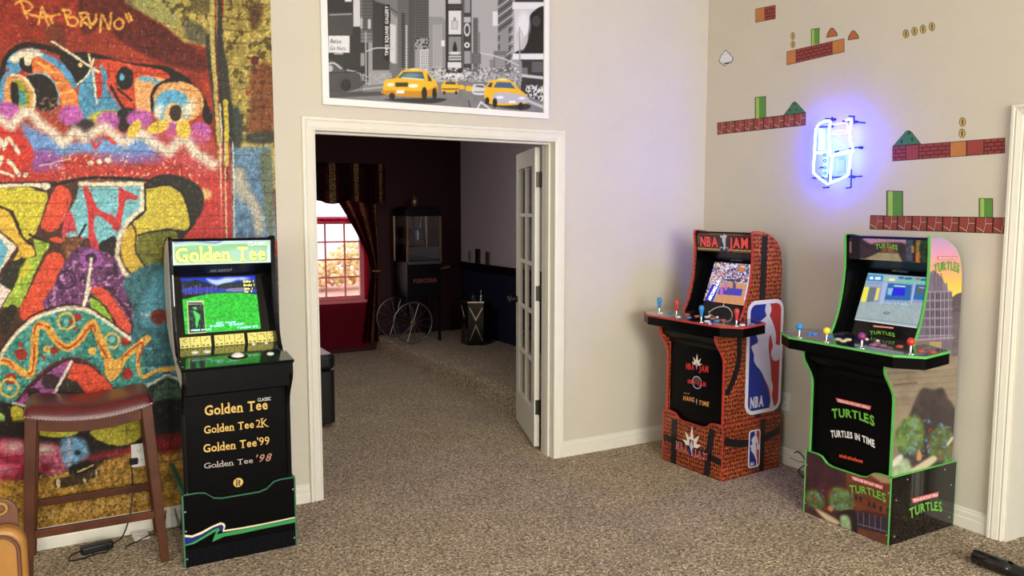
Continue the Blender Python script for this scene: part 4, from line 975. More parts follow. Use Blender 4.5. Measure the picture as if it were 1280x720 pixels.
    for s in (-1, 1):
        a, b = sorted((s * HR, s * (HR - .012)))
        rs = MB().box(a, b, .012, RD, 0, zr).build('riser_side', riser_side, t)
        MB().box(a, b, .0, RD + .002, zr, zr + .0035).box(min(s * (HR + .001), s * (HR - .006)), max(s * (HR + .001), s * (HR - .006)), -.0015, .0005, 0, zr).box(a, b, RD, RD + .002, 0, zr).build('edge_moulding', c.rtm, rs)
        if s == 1: c.rr = rs
        else: c.rl = rs
    MB().box(-HR + .012, HR - .012, RD - .012, RD, 0, zr - .02).build('riser_back', M_blk2, t)
    return c

def deckpt(c, s, d, h=0.): return np.array([s, 0, 0]) + c.do + c.du * d + c.dnn * h
def deck_hit(c, px): return c.hit(px, c.do, c.dnn)
def button(c, px, m, r=.0155, h=.006, name='button'):
    p = deck_hit(c, px); b = MB().lathe([(r * 1.15, 0), (r * 1.15, .003), (r * .98, .0045), (r * .95, h), (r * .8, h + .001)], (0, 0, 0), 14).build(name, m, c.deck, smooth=40)
    b.location = p; b.rotation_euler = (c.slope, 0, 0); return b
def joystick(c, px, m, bat):
    p = deck_hit(c, px)
    j = MB().lathe([(.03, 0), (.03, .0015), (.008, .002), (.0055, .006), (.0055, .045)], (0, 0, 0), 14).build('joystick', M_chrome, c.deck, smooth=40)
    j.location = p
    if bat: pr = [(.0075, .030), (.009, .036), (.0085, .046), (.011, .058), (.0145, .074), (.0155, .086), (.012, .096), (.004, .100)]
    else: pr = [(.004, .036)] + [(.0185 * math.sin(a), .055 - .0185 * math.cos(a)) for a in np.linspace(.35, 3.0, 9)]
    MB().lathe(pr, (0, 0, 0), 16).build('joystick_knob', m, j, smooth=True)
    return j
def bezel_pt(c, s, v, h=.0): return np.array([s, 0, 0]) + c.bo + c.bu * v + c.bn * h
def text_on(c, txt, px0, px1, px2, plane_p, n, m, par=None, **k):
    """lettering on a face of the cabinet; three pixels tell where the photograph shows it"""
    P = [c.hit(q, plane_p, n) for q in (px0, px1, px2)]
    return lettering(txt, *P, n, m, par or c.t, **k)
def screen_print(c, s0, s1, v0, v1, nu=150, nv=110, h=.0012, base=(0, 0, 0)):
    o = bezel_pt(c, 0, 0, h)
    return grid(o, (1, 0, 0), c.bu, np.linspace(s0, s1, nu), np.linspace(v0, v1, nv), M=c.M, base=base)

FN = (0, -1, 0)
M_screen = print_mat('lit_screen', .2, emit=.95, spec=.15)
M_marq = print_mat('lit_marquee', .25, emit=.95)

# ------------------------------------------------------------------ golf cabinet
M_gtgreen = mat('green_edge_trim', (58, 116, 82), .4)
M_gold = mat('gold_lettering', (224, 186, 96), .4, var=.12, vscale=40)
M_silver = mat('silver_lettering', (186, 178, 168), .4, var=.1, vscale=60)
M_copper = mat('copper_lettering', (176, 130, 104), .4)
M_white_l = mat('white_lettering', (232, 232, 228), .45, var=0)
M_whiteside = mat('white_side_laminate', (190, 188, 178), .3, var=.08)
G = cabinet('G', 'black golf arcade cabinet with green screen beside the stool against the graffiti wall', -.265, -.545, .7, M_blk2, {-1: M_gloss}, 'narrow', M_blk, M_gloss)
for o in [o for o in G.t.children_recursive if o.name.startswith('edge_moulding') and o.parent.name.startswith('riser')]: o.data.materials[0] = M_gtgreen
# pale upper part of the left side panel, ending in a curve
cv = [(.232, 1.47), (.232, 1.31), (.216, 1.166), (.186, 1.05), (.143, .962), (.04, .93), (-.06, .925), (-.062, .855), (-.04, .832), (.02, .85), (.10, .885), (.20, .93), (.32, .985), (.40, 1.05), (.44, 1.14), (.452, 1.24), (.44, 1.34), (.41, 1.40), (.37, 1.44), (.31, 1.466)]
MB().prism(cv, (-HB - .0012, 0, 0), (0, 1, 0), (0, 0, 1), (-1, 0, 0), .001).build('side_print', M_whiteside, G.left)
# marquee
q = grid((0, G.C[0] - .0035, 0), (1, 0, 0), (0, -.006 / .122, 1), np.linspace(-.2235, .2235, 150), np.linspace(1.354, 1.472, 44), local=True, base=(176, 224, 196))
q.P[:, 1] = G.C[0] - .0025 - (q.B - 1.354) * .05; q.aa = .0016
q.fill([(-.23, 1.40), (-.1, 1.42), (.05, 1.375), (.23, 1.37), (.23, 1.34), (-.23, 1.34)], (196, 232, 150), soft=.02); q.fill([(-.23, 1.41), (-.1, 1.40), (.1, 1.43), (.23, 1.42), (.23, 1.455), (-.23, 1.45)], (128, 204, 120), soft=.012, al=.8)
q.fill([(-.23, 1.45), (-.1, 1.462), (-.02, 1.452), (.23, 1.462), (.23, 1.48), (-.23, 1.48)], (196, 226, 240), soft=.004)
q.stroke([(-.23, 1.458), (-.13, 1.466), (-.04, 1.456), (.0, 1.466)], .006, (70, 96, 190), soft=.002); q.stroke([(-.23, 1.442), (-.12, 1.45), (-.03, 1.444), (.02, 1.452), (.23, 1.450)], .004, (236, 244, 224), soft=.001)
q.stroke([(-.215, 1.36), (-.222, 1.46)], .01, (240, 250, 244), soft=.004, sm=False); q.stroke([(.212, 1.362), (.214, 1.44)], .012, (236, 246, 250), soft=.004, sm=False); q.stroke([(-.22, 1.358), (.22, 1.358)], .009, (226, 240, 236), soft=.004, sm=False)
mq = q.build('marquee', M_marq, G.t)
M_yel_e = mat('lit_yellow_lettering', (250, 240, 90), .5, emit=(255, 246, 120), estr=1.0, var=0)
M_wh_e = mat('lit_white_lettering', (250, 250, 250), .5, emit=(250, 255, 250), estr=1.0, var=0)
M_gr_e = mat('lit_green_outline', (60, 110, 60), .5, emit=(96, 140, 60), estr=.5, var=0)
mn = (0, -1, 0)
def mtext(c, txt, s0, s1, z0, z1, m, lift=.001, **k):
    y = c.C[0] - .0025 - (z0 - 1.354) * .05
    return lettering(txt, (s0, y, z0), (s1, y, z0), (s0, y - (z1 - z0) * .05, z1), mn, m, c.t, lift=lift, **k)
mtext(G, 'Golden Tee', -.213, .201, 1.368, 1.438, M_gr_e, lift=.0008, bold=.036, serif=True); mtext(G, 'Golden Tee', -.210, .198, 1.3695, 1.4365, M_yel_e, lift=.0016, bold=.020, serif=True)
mtext(G, 'CLASSIC', .115, .205, 1.440, 1.456, M_wh_e, lift=.0016, bold=.0)
# screen
g = screen_print(G, -.180, .166, .078, .352, 150, 120)
g.crop(225, 340, 7.2); g.aa = .5; q = g
q.rect(-60, 0, 900, 640, (30, 62, 210)); q.fill([(240, 60), (330, 70), (420, 50), (520, 60), (420, 110), (340, 120), (280, 100)], (206, 224, 250), soft=1.2); q.fill([(80, 80), (130, 90), (110, 115), (60, 110)], (190, 210, 250), soft=1); q.ell(560, 60, 50, 12, (230, 240, 255), soft=1); q.fill([(330, 130), (400, 100), (500, 90), (760, 80), (760, 190), (330, 180)], (52, 60, 66), var=(.5, 1.2)); q.fill([(-20, 90), (150, 70), (250, 100), (350, 130), (350, 200), (-20, 230)], (40, 46, 58), sm=False, var=(.6, 1))
for k in range(26): x = 30 + k * 12; q.stroke([(x, 110 + (k * 37) % 40), (x + 2, 200)], 4, [(150, 90, 200), (96, 120, 240), (210, 150, 190), (40, 34, 40)][k % 4], sm=False)
q.fill([(40, 150), (280, 140), (560, 160), (760, 150), (760, 178), (300, 182), (40, 190)], (60, 80, 220), al=.7, var=(.5, 1)); q.fill([(430, 150), (600, 140), (600, 170), (430, 176)], (190, 170, 210), al=.6, var=(.5, .8))
q.fill([(-20, 246), (60, 232), (250, 200), (330, 190), (560, 186), (760, 214), (790, 640), (-20, 640)], (58, 206, 62), sm=False, var=(.30, 2.2)); q.fill([(-20, 190), (60, 210), (220, 200), (60, 240), (-20, 250)], (30, 40, 30), sm=False, var=(.5, 1))
q.fill([(62, 262), (212, 256), (236, 545), (72, 560)], (226, 230, 160), sm=False); q.fill([(72, 294), (210, 290), (226, 512), (84, 524)], (34, 52, 42), sm=False, var=(.5, .8)); q.speck([(72, 294), (210, 290), (226, 512), (84, 524)], (150, 190, 160), 1.2, .68); q.fill([(116, 346), (160, 370), (182, 395), (166, 450), (156, 500), (140, 480), (138, 420)], (90, 226, 110)); q.ell(136, 326, 14, 11, (140, 220, 160)); q.rect(66, 264, 204, 270, (250, 250, 250)); q.rect(74, 274, 200, 286, (40, 40, 40)); q.fill([(86, 528), (228, 518), (230, 536), (88, 546)], (20, 40, 20), sm=False)
g.build('screen', M_screen, G.t)
def stext(c, txt, a, b, t_, crop, m, **k):
    f = lambda x, y: (crop[0] + x / crop[2], crop[1] + y / crop[2])
    return text_on(c, txt, f(*a), f(*b), f(*t_), bezel_pt(c, 0, 0, .0016), c.bn, m, lift=.0006, name='screen_lettering', **k)
cr = (225, 340, 7.2)
M_cy_e = mat('lit_cyan_lettering', (170, 250, 255), .5, emit=(170, 246, 255), estr=1.0, var=0)
for tx, a, b, tp in (('Golfer  1', (568, 96), (660, 92), (568, 76)), ('Stroke  1', (572, 128), (668, 124), (572, 108)), ('Hole  1', (580, 160), (652, 157), (580, 142)), ('Par  4', (582, 186), (648, 182), (582, 168))): stext(G, tx, a, b, tp, cr, M_yel_e, bold=.03)
for tx, a, b, tp in (('BEST VALUE!', (328, 470), (500, 458), (328, 452)), ('18 CREDIT', (272, 498), (400, 488), (272, 480)), ('18 HOLES', (446, 484), (572, 474), (446, 466)), ('YARDS 175', (512, 512), (700, 496), (512, 494)), ('PRESS START', (104, 534), (286, 524), (104, 518))): stext(G, tx, a, b, tp, cr, M_cy_e, bold=.02)
# swing chart: nine cards on the lower bezel
M_card = mat('yellow_chart_card', (226, 216, 112), .4, emit=(226, 216, 112), estr=.0, var=.06, vscale=90)
M_cardink = mat('dark_chart_ink', (40, 44, 30), .5, var=0)
arcs = [[(.7, .15), (.45, .3), (.35, .5), (.6, .85)], [(.75, .12), (.45, .2), (.35, .5), (.35, .8)], [(.75, .2), (.3, .75)], [(.35, .2), (.4, .5), (.55, .75), (.8, .8)], [(.5, .15), (.5, .8)], [(.6, .15), (.72, .5), (.5, .75), (.3, .8)], [(.25, .2), (.8, .7)], [(.2, .25), (.6, .3), (.72, .55), (.7, .85)], [(.3, .2), (.75, .35), (.8, .55), (.35, .8)]]
cw = .0445; xs = [-.207 + k * (cw + .002) + (k // 3) * .014 for k in range(9)]
for k, x0 in enumerate(xs):
    m = MB(); m.prism([(x0, .010), (x0 + cw, .010), (x0 + cw, .062), (x0, .062)], bezel_pt(G, 0, 0, .0002), (1, 0, 0), c_bu if False else G.bu, G.bn, .0012)
    cd = m.build('chart_card', M_card, G.t)
    pt = smooth_path([(x0 + a * cw, .061 - .032 * b) for a, b in arcs[k]], False, 4) if len(arcs[k]) > 2 else np.array([(x0 + a * cw, .061 - .032 * b) for a, b in arcs[k]])
    m = MB()
    for a, b in zip(pt[:-1], pt[1:]):
        e = (b - a) / np.linalg.norm(b - a) * .0013; n_ = np.array([-e[1], e[0]])
        m.prism([tuple(a + n_), tuple(a - n_), tuple(b - n_), tuple(b + n_)], bezel_pt(G, 0, 0, .0015), (1, 0, 0), G.bu, G.bn, .0004)
    for dx in (.22, .68): m.prism([(x0 + cw * dx + .006 * math.cos(w), .018 + .0035 * math.sin(w)) for w in np.linspace(0, 6.28, 9)[:-1]], bezel_pt(G, 0, 0, .0015), (1, 0, 0), G.bu, G.bn, .0004)
    m.build('swing_diagram', M_cardink, cd)
# deck print, trackball, buttons
q = grid(deckpt(G, 0, 0, .0006), (1, 0, 0), G.du, np.linspace(-.2415, .2415, 120), np.linspace(-.083, .221, 80), local=True, base=(38, 62, 44))
q.aa = .002; m_ = np.abs(q.A) > .2225; q.P[:, 0] = np.where((q.B > .06) & m_, np.sign(q.A) * .2215, q.P[:, 0])
cxx = .015; cyy = .035
q.fill([(-.24, .17), (-.24, .04), (-.15, .03), (-.12, .17)], (44, 84, 40), soft=.01, al=.6)
STAR = [(-.115, 0), (-.075, .03), (-.05, .045), (0, .062), (.05, .045), (.075, .03), (.115, 0), (.075, -.03), (.05, -.045), (0, -.055), (-.05, -.045), (-.075, -.03)]
q.fill([(cxx + a, cyy + b) for a, b in STAR], (30, 44, 40), sm=False)
for sx in (-1, 1):
    q.fill([(cxx + sx * .112, cyy), (cxx + sx * .075, cyy + .02), (cxx + sx * .05, cyy), (cxx + sx * .075, cyy - .02)], (92, 40, 42), sm=False); q.stroke([(cxx + sx * .112, cyy), (cxx + sx * .075, cyy + .022), (cxx + sx * .046, cyy), (cxx + sx * .075, cyy - .022)], .004, (158, 140, 84), sm=False, closed=True)
    q.fill([(cxx + sx * .065, cyy + .03), (cxx + sx * .03, cyy + .055), (cxx + sx * .03, cyy + .03)], (34, 50, 100), sm=False)
q.stroke([(cxx + .055 * math.cos(a), cyy + .048 * math.sin(a)) for a in np.linspace(0, 6.28, 17)[:-1]], .005, (158, 144, 76), closed=True); q.stroke([(cxx + .08 * math.cos(a), cyy + .054 * math.sin(a) * (1 + .15 * math.cos(6 * a))) for a in np.linspace(0, 6.28, 25)[:-1]], .004, (140, 130, 66), closed=True)
q.fill([(.14, .03), (.23, .03), (.23, .12), (.14, .12)], (22, 34, 46), soft=.004); q.speck([(.13, .07), (.23, .07), (.23, .15), (.13, .15)], (190, 200, 160), .006, .68)
q.build('deck_print', print_mat('glossy_print', .12, coat=.6, gain=.9), G.deck)
M_wbtn = mat('white_button', (236, 234, 222), .3, var=0)
p0 = deckpt(G, cxx, cyy, 0)
rg = MB().lathe([(.044, 0), (.044, .003), (.036, .004)], (0, 0, 0), 24).build('trackball_ring', M_blk2, G.deck, smooth=40); rg.location = p0; rg.rotation_euler = (G.slope, 0, 0)
tb = MB().lathe([(.035 * math.sin(a), -.016 + .035 * math.cos(a) * 1.0) for a in np.linspace(1.1, .02, 10)], (0, 0, 0), 24).build('trackball', M_wbtn, rg, smooth=True)
for px in ((243.5, 441), (259, 440), (338, 442.5)): button(G, px, M_wbtn, r=.0145)
for px in ((317, 431), (333, 429.5)): button(G, px, M_wbtn, r=.008)
screws(G.t, [tuple(deckpt(G, -.232, -.05, .001)), tuple(deckpt(G, -.232, .03, .001)), tuple(deckpt(G, .23, .04, .001))], 'z', .004)
# logos on the front
fpnt = (0, .028, .5)
def gtext(txt, a, b, t_, m, **k):
    f = lambda x, y: (240 + x / 5.143, 485 + y / 5.143)
    return text_on(G, txt, f(*a), f(*b), f(*t_), fpnt, FN, m, G.front, **k)
gtext('Golden Tee', (82, 176), (486, 134), (80, 112), M_gold, bold=.022, serif=True); gtext('CLASSIC', (422, 86), (506, 78), (422, 64), M_white_l, bold=.01)
gtext('Golden Tee', (78, 294), (398, 254), (76, 244), M_gold, bold=.016, serif=True); gtext('2K', (412, 254), (492, 246), (410, 202), M_gold, bold=.0, serif=True)
gtext('Golden Tee', (74, 414), (416, 372), (72, 362), M_gold, bold=.016, serif=True); gtext("'99", (420, 370), (498, 362), (418, 316), M_gold, bold=.0)
gtext('Golden Tee', (78, 518), (392, 480), (76, 482), M_silver, bold=.0, serif=True); gtext("'98", (414, 478), (514, 466), (412, 428), M_copper, bold=.01, shear=.35)
cc = G.hit((240 + 297 / 5.143, 485 + 607 / 5.143), fpnt, FN); rr_ = .0215
emb = MB().prism([(cc[0] + rr_ * math.cos(a), cc[2] + rr_ * math.sin(a)) for a in np.linspace(0, 2 * math.pi, 33)[:-1]], (0, .0278, 0), (1, 0, 0), (0, 0, 1), (0, -1, 0), .001).build('round_emblem', M_gold, G.front)
m = MB(); cx_, cz_ = cc[0], cc[2]
m.prism([(cx_ - .007 + .0042 * math.cos(a), cz_ + .012 + .0042 * math.sin(a)) for a in np.linspace(0, 6.28, 13)[:-1]], (0, .0266, 0), (1, 0, 0), (0, 0, 1), (0, -1, 0), .0006)
for a, b, c_, d_ in ((-.010, -.0035, -.014, .005), (.0015, .0075, -.014, .012), (-.0015, .0125, .001, .005), (-.0125, .0, -.0155, -.0125), (.0015, .012, -.0155, -.0125)): m.box(cx_ + a, cx_ + b, .026, .0266, cz_ + c_, cz_ + d_)
m.build('emblem_mark', M_cardink, emb)
# inner frame line of the front panel
m = MB(); m.box(-.2235, .2235, .0265, .028, .733 - .07, .735 - .07); 
# swoosh on the riser front
def rpoly(c, pts, m, name, par, lift=.0006, crop=(200, 560, 4.5), y=0., sm=True):
    P = [c.hit((crop[0] + a / crop[2], crop[1] + b / crop[2]), (0, y, 0), FN) for a, b in pts]; P = np.array([(q[0], q[2]) for q in P])
    if sm: P = smooth_path(P, True, 4)
    P[:, 0] = np.clip(P[:, 0], -HR + .001, HR - .001)
    return MB().prism([tuple(q) for q in P], (0, y, 0), (1, 0, 0), (0, 0, 1), (0, -1, 0), lift).build(name, m, par)
M_sg = mat('green_stripe', (56, 150, 84), .35, var=.02); M_sb = mat('navy_stripe', (24, 34, 128), .35, var=.02); M_sc = mat('cream_stripe', (240, 226, 190), .35, var=.02)
def band(a, b): return a + list(reversed(b))
rpoly(G, [(118, 474), (140, 488), (180, 492), (230, 472), (290, 440), (340, 418), (362, 424), (368, 440), (360, 462), (460, 446), (560, 428), (770, 385), (770, 392), (560, 436), (460, 455), (352, 472), (358, 440), (345, 430), (300, 446), (235, 484), (180, 504), (135, 500), (118, 486)], M_sc, 'stripe', G.rf, .0009, sm=False)
rpoly(G, [(118, 490), (180, 506), (240, 486), (300, 450), (345, 432), (356, 440), (350, 466), (335, 470), (335, 446), (300, 458), (230, 500), (180, 530), (118, 550)], M_sb, 'stripe', G.rf, .0006, sm=False)
rpoly(G, [(118, 550), (180, 532), (240, 498), (300, 460), (332, 448), (334, 462), (318, 486), (460, 458), (560, 438), (770, 396), (770, 416), (560, 458), (460, 480), (360, 498), (294, 528), (312, 480), (318, 466), (250, 506), (190, 540), (118, 556)], M_sg, 'stripe', G.rf, .0007, sm=False)
m = MB()
for k in range(7): m.box(-HR + .004, HR - .004, -.0005, 0, .008 + k * .011, .0086 + k * .011)
for k in range(44): m.box(-HR + .006 + k * .0113, -HR + .0066 + k * .0113, -.0005, 0, .006, .078)
m.build('grid_pattern', mat('dark_blue_line', (30, 34, 52), .4), G.rf)
screws(G.t, [(s_ * (HR - .012), -.0015, z_) for s_ in (-1, 1) for z_ in (.04, .17 if s_ < 0 else .28, .26 if s_ < 0 else .16)][:5], 'y')
m_logo = lambda c, a, b, t_: text_on(c, 'ARCADE1UP', a, b, t_, (0, (c.B[0] + c.C[0]) / 2, (c.B[1] + c.C[1]) / 2 - .0), np.array([0, -(c.B[1] - c.C[1]) * -1, -(c.B[0] - c.C[0])]) / np.linalg.norm([c.B[1] - c.C[1], c.B[0] - c.C[0]]), mat('grey_lettering', (150, 150, 156), .4, var=0), bold=.03, shear=.2, lift=.0015)
for c_ in (G,): m_logo(c_, (262, 340), (290, 338.5), (262, 336.5))

# ------------------------------------------------------------------ basketball cabinet
def ball_mat():
    m = bpy.data.materials.new('pebbled_orange_print'); m.use_nodes = True; nt = m.node_tree; b = nt.nodes['Principled BSDF']
    tc = nt.nodes.new('ShaderNodeTexCoord'); vo = nt.nodes.new('ShaderNodeTexVoronoi'); vo.voronoi_dimensions = '2D'; vo.inputs['Scale'].default_value = 62; vo.inputs['Randomness'].default_value = .4
    sp = nt.nodes.new('ShaderNodeSeparateXYZ'); nt.links.new(tc.outputs['Object'], sp.inputs[0])
    a1 = nt.nodes.new('ShaderNodeMath'); a1.operation = 'ADD'; nt.links.new(sp.outputs[0], a1.inputs[0]); nt.links.new(sp.outputs[1], a1.inputs[1])
    a2 = nt.nodes.new('ShaderNodeMath'); a2.operation = 'MULTIPLY'; a2.inputs[1].default_value = .62; nt.links.new(sp.outputs[2], a2.inputs[0])
    cb = nt.nodes.new('ShaderNodeCombineXYZ'); nt.links.new(a1.outputs[0], cb.inputs[0]); nt.links.new(a2.outputs[0], cb.inputs[1]); nt.links.new(cb.outputs[0], vo.inputs['Vector'])
    r = nt.nodes.new('ShaderNodeValToRGB'); e = r.color_ramp.elements
    e[0].position = .30; e[0].color = (*lin((60, 20, 14)), 1); e[1].position = .46; e[1].color = (*lin((184, 92, 48)), 1)
    nt.links.new(vo.outputs['Distance'], r.inputs['Fac'])
    n = nt.nodes.new('ShaderNodeTexNoise'); n.inputs['Scale'].default_value = 5; nt.links.new(tc.outputs['Object'], n.inputs['Vector'])
    r2 = nt.nodes.new('ShaderNodeValToRGB'); r2.color_ramp.elements[0].position = .3; r2.color_ramp.elements[0].color = (.62, .5, .5, 1); r2.color_ramp.elements[1].position = .7; r2.color_ramp.elements[1].color = (1.1, 1.05, 1, 1)
    nt.links.new(n.outputs['Fac'], r2.inputs['Fac'])
    mx = nt.nodes.new('ShaderNodeMix'); mx.data_type = 'RGBA'; mx.blend_type = 'MULTIPLY'; mx.inputs[0].default_value = 1
    nt.links.new(r.outputs['Color'], mx.inputs[6]); nt.links.new(r2.outputs['Color'], mx.inputs[7]); nt.links.new(mx.outputs[2], b.inputs['Base Color'])
    b.inputs['Roughness'].default_value = .4
    return m
M_ball = ball_mat()
M_redtrim = mat('red_edge_trim', (196, 60, 58), .4)
M_stripe = mat('black_seam_print', (20, 20, 24), .35)
N = cabinet('N', 'basketball patterned arcade cabinet with red edging in the corner of the room', 2.404, -.613, -86.29, M_redtrim, {1: M_ball, -1: M_ball}, 'wide', M_ball, M_ball)
x_ = HB + .0006
def spoly(c, pts, m, name, par, x=None, s=1, lift=.0006, sm=False, crop=(0, 0, 1)):
    x = HB if x is None else x
    P = np.array([c.hit((crop[0] + a / crop[2], crop[1] + b / crop[2]), (s * x, 0, 0), (s, 0, 0))[1:] for a, b in pts])
    if sm: P = smooth_path(P, True, 5)
    return MB().prism([tuple(q) for q in P], (s * x, 0, 0), (0, 1, 0), (0, 0, 1), (s, 0, 0), lift).build(name, m, par)
def sband(c, pts, w, m, name, par, x=None, s=1, lift=.0006, plane='side', y=0.):
    """stripe of width w (m) along local points"""
    P = smooth_path(pts, False, 6) if len(pts) > 2 else np.array(pts, float); L = []; R_ = []
    for i in range(len(P)):
        e = P[min(i + 1, len(P) - 1)] - P[max(i - 1, 0)]; e = e / np.linalg.norm(e); n_ = np.array([-e[1], e[0]]) * w / 2; L.append(tuple(P[i] + n_)); R_.append(tuple(P[i] - n_))
    mb = MB()
    for i in range(len(P) - 1):
        q = [L[i], L[i + 1], R_[i + 1], R_[i]]
        if plane == 'side': mb.prism(q, (s * (HB if x is None else x), 0, 0), (0, 1, 0), (0, 0, 1), (s, 0, 0), lift)
        elif plane == 'front': mb.prism(q, (0, y, 0), (1, 0, 0), (0, 0, 1), (0, -1, 0), lift)
        elif plane == 'bezel': mb.prism(q, bezel_pt(c, 0, 0, .0002), (1, 0, 0), c.bu, c.bn, lift)
        elif plane == 'deck': mb.prism(q, deckpt(c, 0, 0, .0002), (1, 0, 0), c.du, c.dnn, lift)
    return mb.build(name, m, par)
sband(N, [(.33, 1.458), (.325, 1.0), (.315, .345)], .052, M_stripe, 'seam_stripe', N.right)
sband(N, [(.13, .90), (.135, .74), (.10, .62), (.035, .52)], .042, M_stripe, 'seam_stripe', N.right)
sband(N, [(.35, 0), (.35, .334)], .046, M_stripe, 'seam_stripe', N.rr, x=HR)
sband(N, [(.014, .245), (.12, .215), (.24, .200), (.36, .205), (.515, .245)], .046, M_stripe, 'seam_stripe', N.rr, x=HR)
sband(N, [(-.155, 0), (-.15, .29)], .050, M_stripe, 'seam_stripe', N.rf, plane='front'); sband(N, [(.13, 0), (.145, .15), (.17, .30)], .050, M_stripe, 'seam_stripe', N.rf, plane='front')
sband(N, [(-HR + .001, .155), (0, .142), (HR - .002, .112)], .042, M_stripe, 'seam_stripe', N.rf, plane='front')
# league logo boards on the side
def logo(c, par, x, s, d0, d1, z0, z1, nm, word=True, nu=70, nv=190):
    w = d1 - d0; h = z1 - z0; r = w * .22
    def rr(i): return [(cx + (r - i) * math.cos(a), cz + (r - i) * math.sin(a)) for cx, cz, a0 in ((d1 - r, z1 - r, 0), (d0 + r, z1 - r, 90), (d0 + r, z0 + r, 180), (d1 - r, z0 + r, 270)) for a in np.radians(np.linspace(a0, a0 + 90, 8))]
    b = MB().prism(rr(0), (s * x, 0, 0), (0, 1, 0), (0, 0, 1), (s, 0, 0), .003).build(nm, mat('white_logo_board', (224, 220, 222), .4, var=.02), par)
    e = w * .075; inner = rr(e); u = lambda a, b_: (d0 + a * w, z1 - b_ * h)
    inner = [(min(max(p[0], d0 + e), d1 - e), min(max(p[1], z0 + e), z1 - e)) for p in inner]
    MB().prism(inner, (s * (x + .003), 0, 0), (0, 1, 0), (0, 0, 1), (s, 0, 0), .0006).build('red_field', mat('logo_red', (176, 46, 44), .4, var=.02), b)
    # blue field: the part in front of the figure
    lo, hi = d0 + e, d1 - e; tz, bz = z1 - e, z0 + e
    mid = [u(.56, .02), u(.52, .09), u(.55, .14), u(.40, .20), u(.30, .28), u(.30, .40), u(.42, .62), u(.58, .76), u(.70, .90), u(.66, .985)]
    mid = [(p[0], min(max(p[1], bz), tz)) for p in mid]
    lft = [p for p in inner if p[0] < (lo + hi) / 2]
    top = sorted([p for p in lft if p[1] > (tz + bz) / 2], key=lambda p: -p[0]); bot = sorted([p for p in lft if p[1] <= (tz + bz) / 2], key=lambda p: p[0])
    MB().prism(mid + list(reversed(bot))[:0] + [(mid[-1][0], bz)] + list(reversed(bot)) + list(reversed(top)), (s * (x + .0036), 0, 0), (0, 1, 0), (0, 0, 1), (s, 0, 0), .0005).build('blue_field', mat('logo_blue', (22, 44, 132), .4, var=.02), b)
    fig = [(.50, .035), (.575, .03), (.63, .06), (.64, .10), (.60, .14), (.66, .18), (.745, .25), (.80, .33), (.80, .40), (.90, .415), (.955, .46), (.95, .51), (.87, .55), (.76, .545), (.68, .50), (.68, .455), (.72, .42), (.68, .36), (.64, .31), (.60, .36), (.60, .44), (.66, .56), (.70, .70), (.755, .78), (.735, .86), (.80, .955), (.79, .975), (.68, .975), (.70, .90), (.66, .80), (.52, .70), (.40, .62), (.28, .57), (.20, .52), (.20, .47), (.14, .42), (.13, .39), (.30, .36), (.22, .28), (.20, .24), (.32, .19), (.46, .155), (.51, .14), (.47, .09)]
    fp_ = smooth_path([u(*q_) for q_ in fig], True, 3)
    MB().prism([tuple(q_) for q_ in fp_], (s * (x + .0041), 0, 0), (0, 1, 0), (0, 0, 1), (s, 0, 0), .0008).build('player_silhouette', mat('logo_figure_white', (206, 204, 214), .4, var=.02), b)
    if word:
        xx = s * (x + .0041); a_, b_, c_ = u(.13, .935), u(.50, .935), u(.13, .84)
        lettering('NBA', (xx, *a_), (xx, *b_), (xx, *c_), (s, 0, 0), mat('logo_figure_white', (206, 204, 214)), b, bold=.05)
    return b
a0 = N.hit((934, 400), (HB, 0, 0), (1, 0, 0)); a1 = N.hit((976, 480), (HB, 0, 0), (1, 0, 0)); zt_ = N.hit((955, 375), (HB, 0, 0), (1, 0, 0))[2]; zb_ = N.hit((955, 515.5), (HB, 0, 0), (1, 0, 0))[2]
logo(N, N.right, HB, 1, a0[1], a1[1], zb_, zt_, 'logo_board')
a0 = N.hit((935.5, 560), (HR, 0, 0), (1, 0, 0)); a1 = N.hit((949.5, 560), (HR, 0, 0), (1, 0, 0)); zt_ = N.hit((942, 537.5), (HR, 0, 0), (1, 0, 0))[2]; zb_ = N.hit((942, 584), (HR, 0, 0), (1, 0, 0))[2]
logo(N, N.rr, HR, 1, a0[1], a1[1], zb_, zt_, 'logo_board')
# lettering and starburst logos of the front
M_rl = mat('red_lettering', (206, 44, 52), .4, var=.05); M_or = mat('orange_lettering', (228, 160, 84), .4, var=.1)
def burst(c, par, px, w, y, nm='starburst'):
    o = c.hit(px, (0, y, 0), FN); pts = []
    for k, r_ in enumerate([.35, .62, .36, .80, .42, 1.0, .42, .80, .36, .62, .35]):
        a = math.radians(175 - k * 17); pts.append((o[0] + w * r_ * math.cos(a), o[2] + w * r_ * math.sin(a)))
    return MB().prism(pts, (0, y, 0), (1, 0, 0), (0, 0, 1), (0, -1, 0), .0006).build(nm, mat('cream_burst', (236, 230, 214), .4, var=.02), par)
def ftext(c, txt, a, b, t_, m, y, par, crop, **k):
    f = lambda p_: (crop[0] + p_[0] / crop[2], crop[1] + p_[1] / crop[2])
    return text_on(c, txt, f(a), f(b), f(t_), (0, y, 0), FN, m, par, **k)
cr = (840, 530, 9.143)
burst(N, N.rf, (864.5, 559), .135, -.0002)
for dx, mt, bo, li in ((0, mat('dim_white_outline', (206, 190, 186), .4), .085, .0012), (0, mat('crimson_lettering', (160, 22, 36), .4), .03, .002)):
    ftext(N, 'NBA', (44 + dx, 272 + dx), (180 + dx, 320 + dx), (46 + dx, 196), mt, 0, N.rf, cr, bold=bo, lift=li); ftext(N, 'JAM', (246 + dx, 352 + dx), (400 + dx, 406 + dx), (250 + dx, 288), mt, 0, N.rf, cr, bold=bo, lift=li)
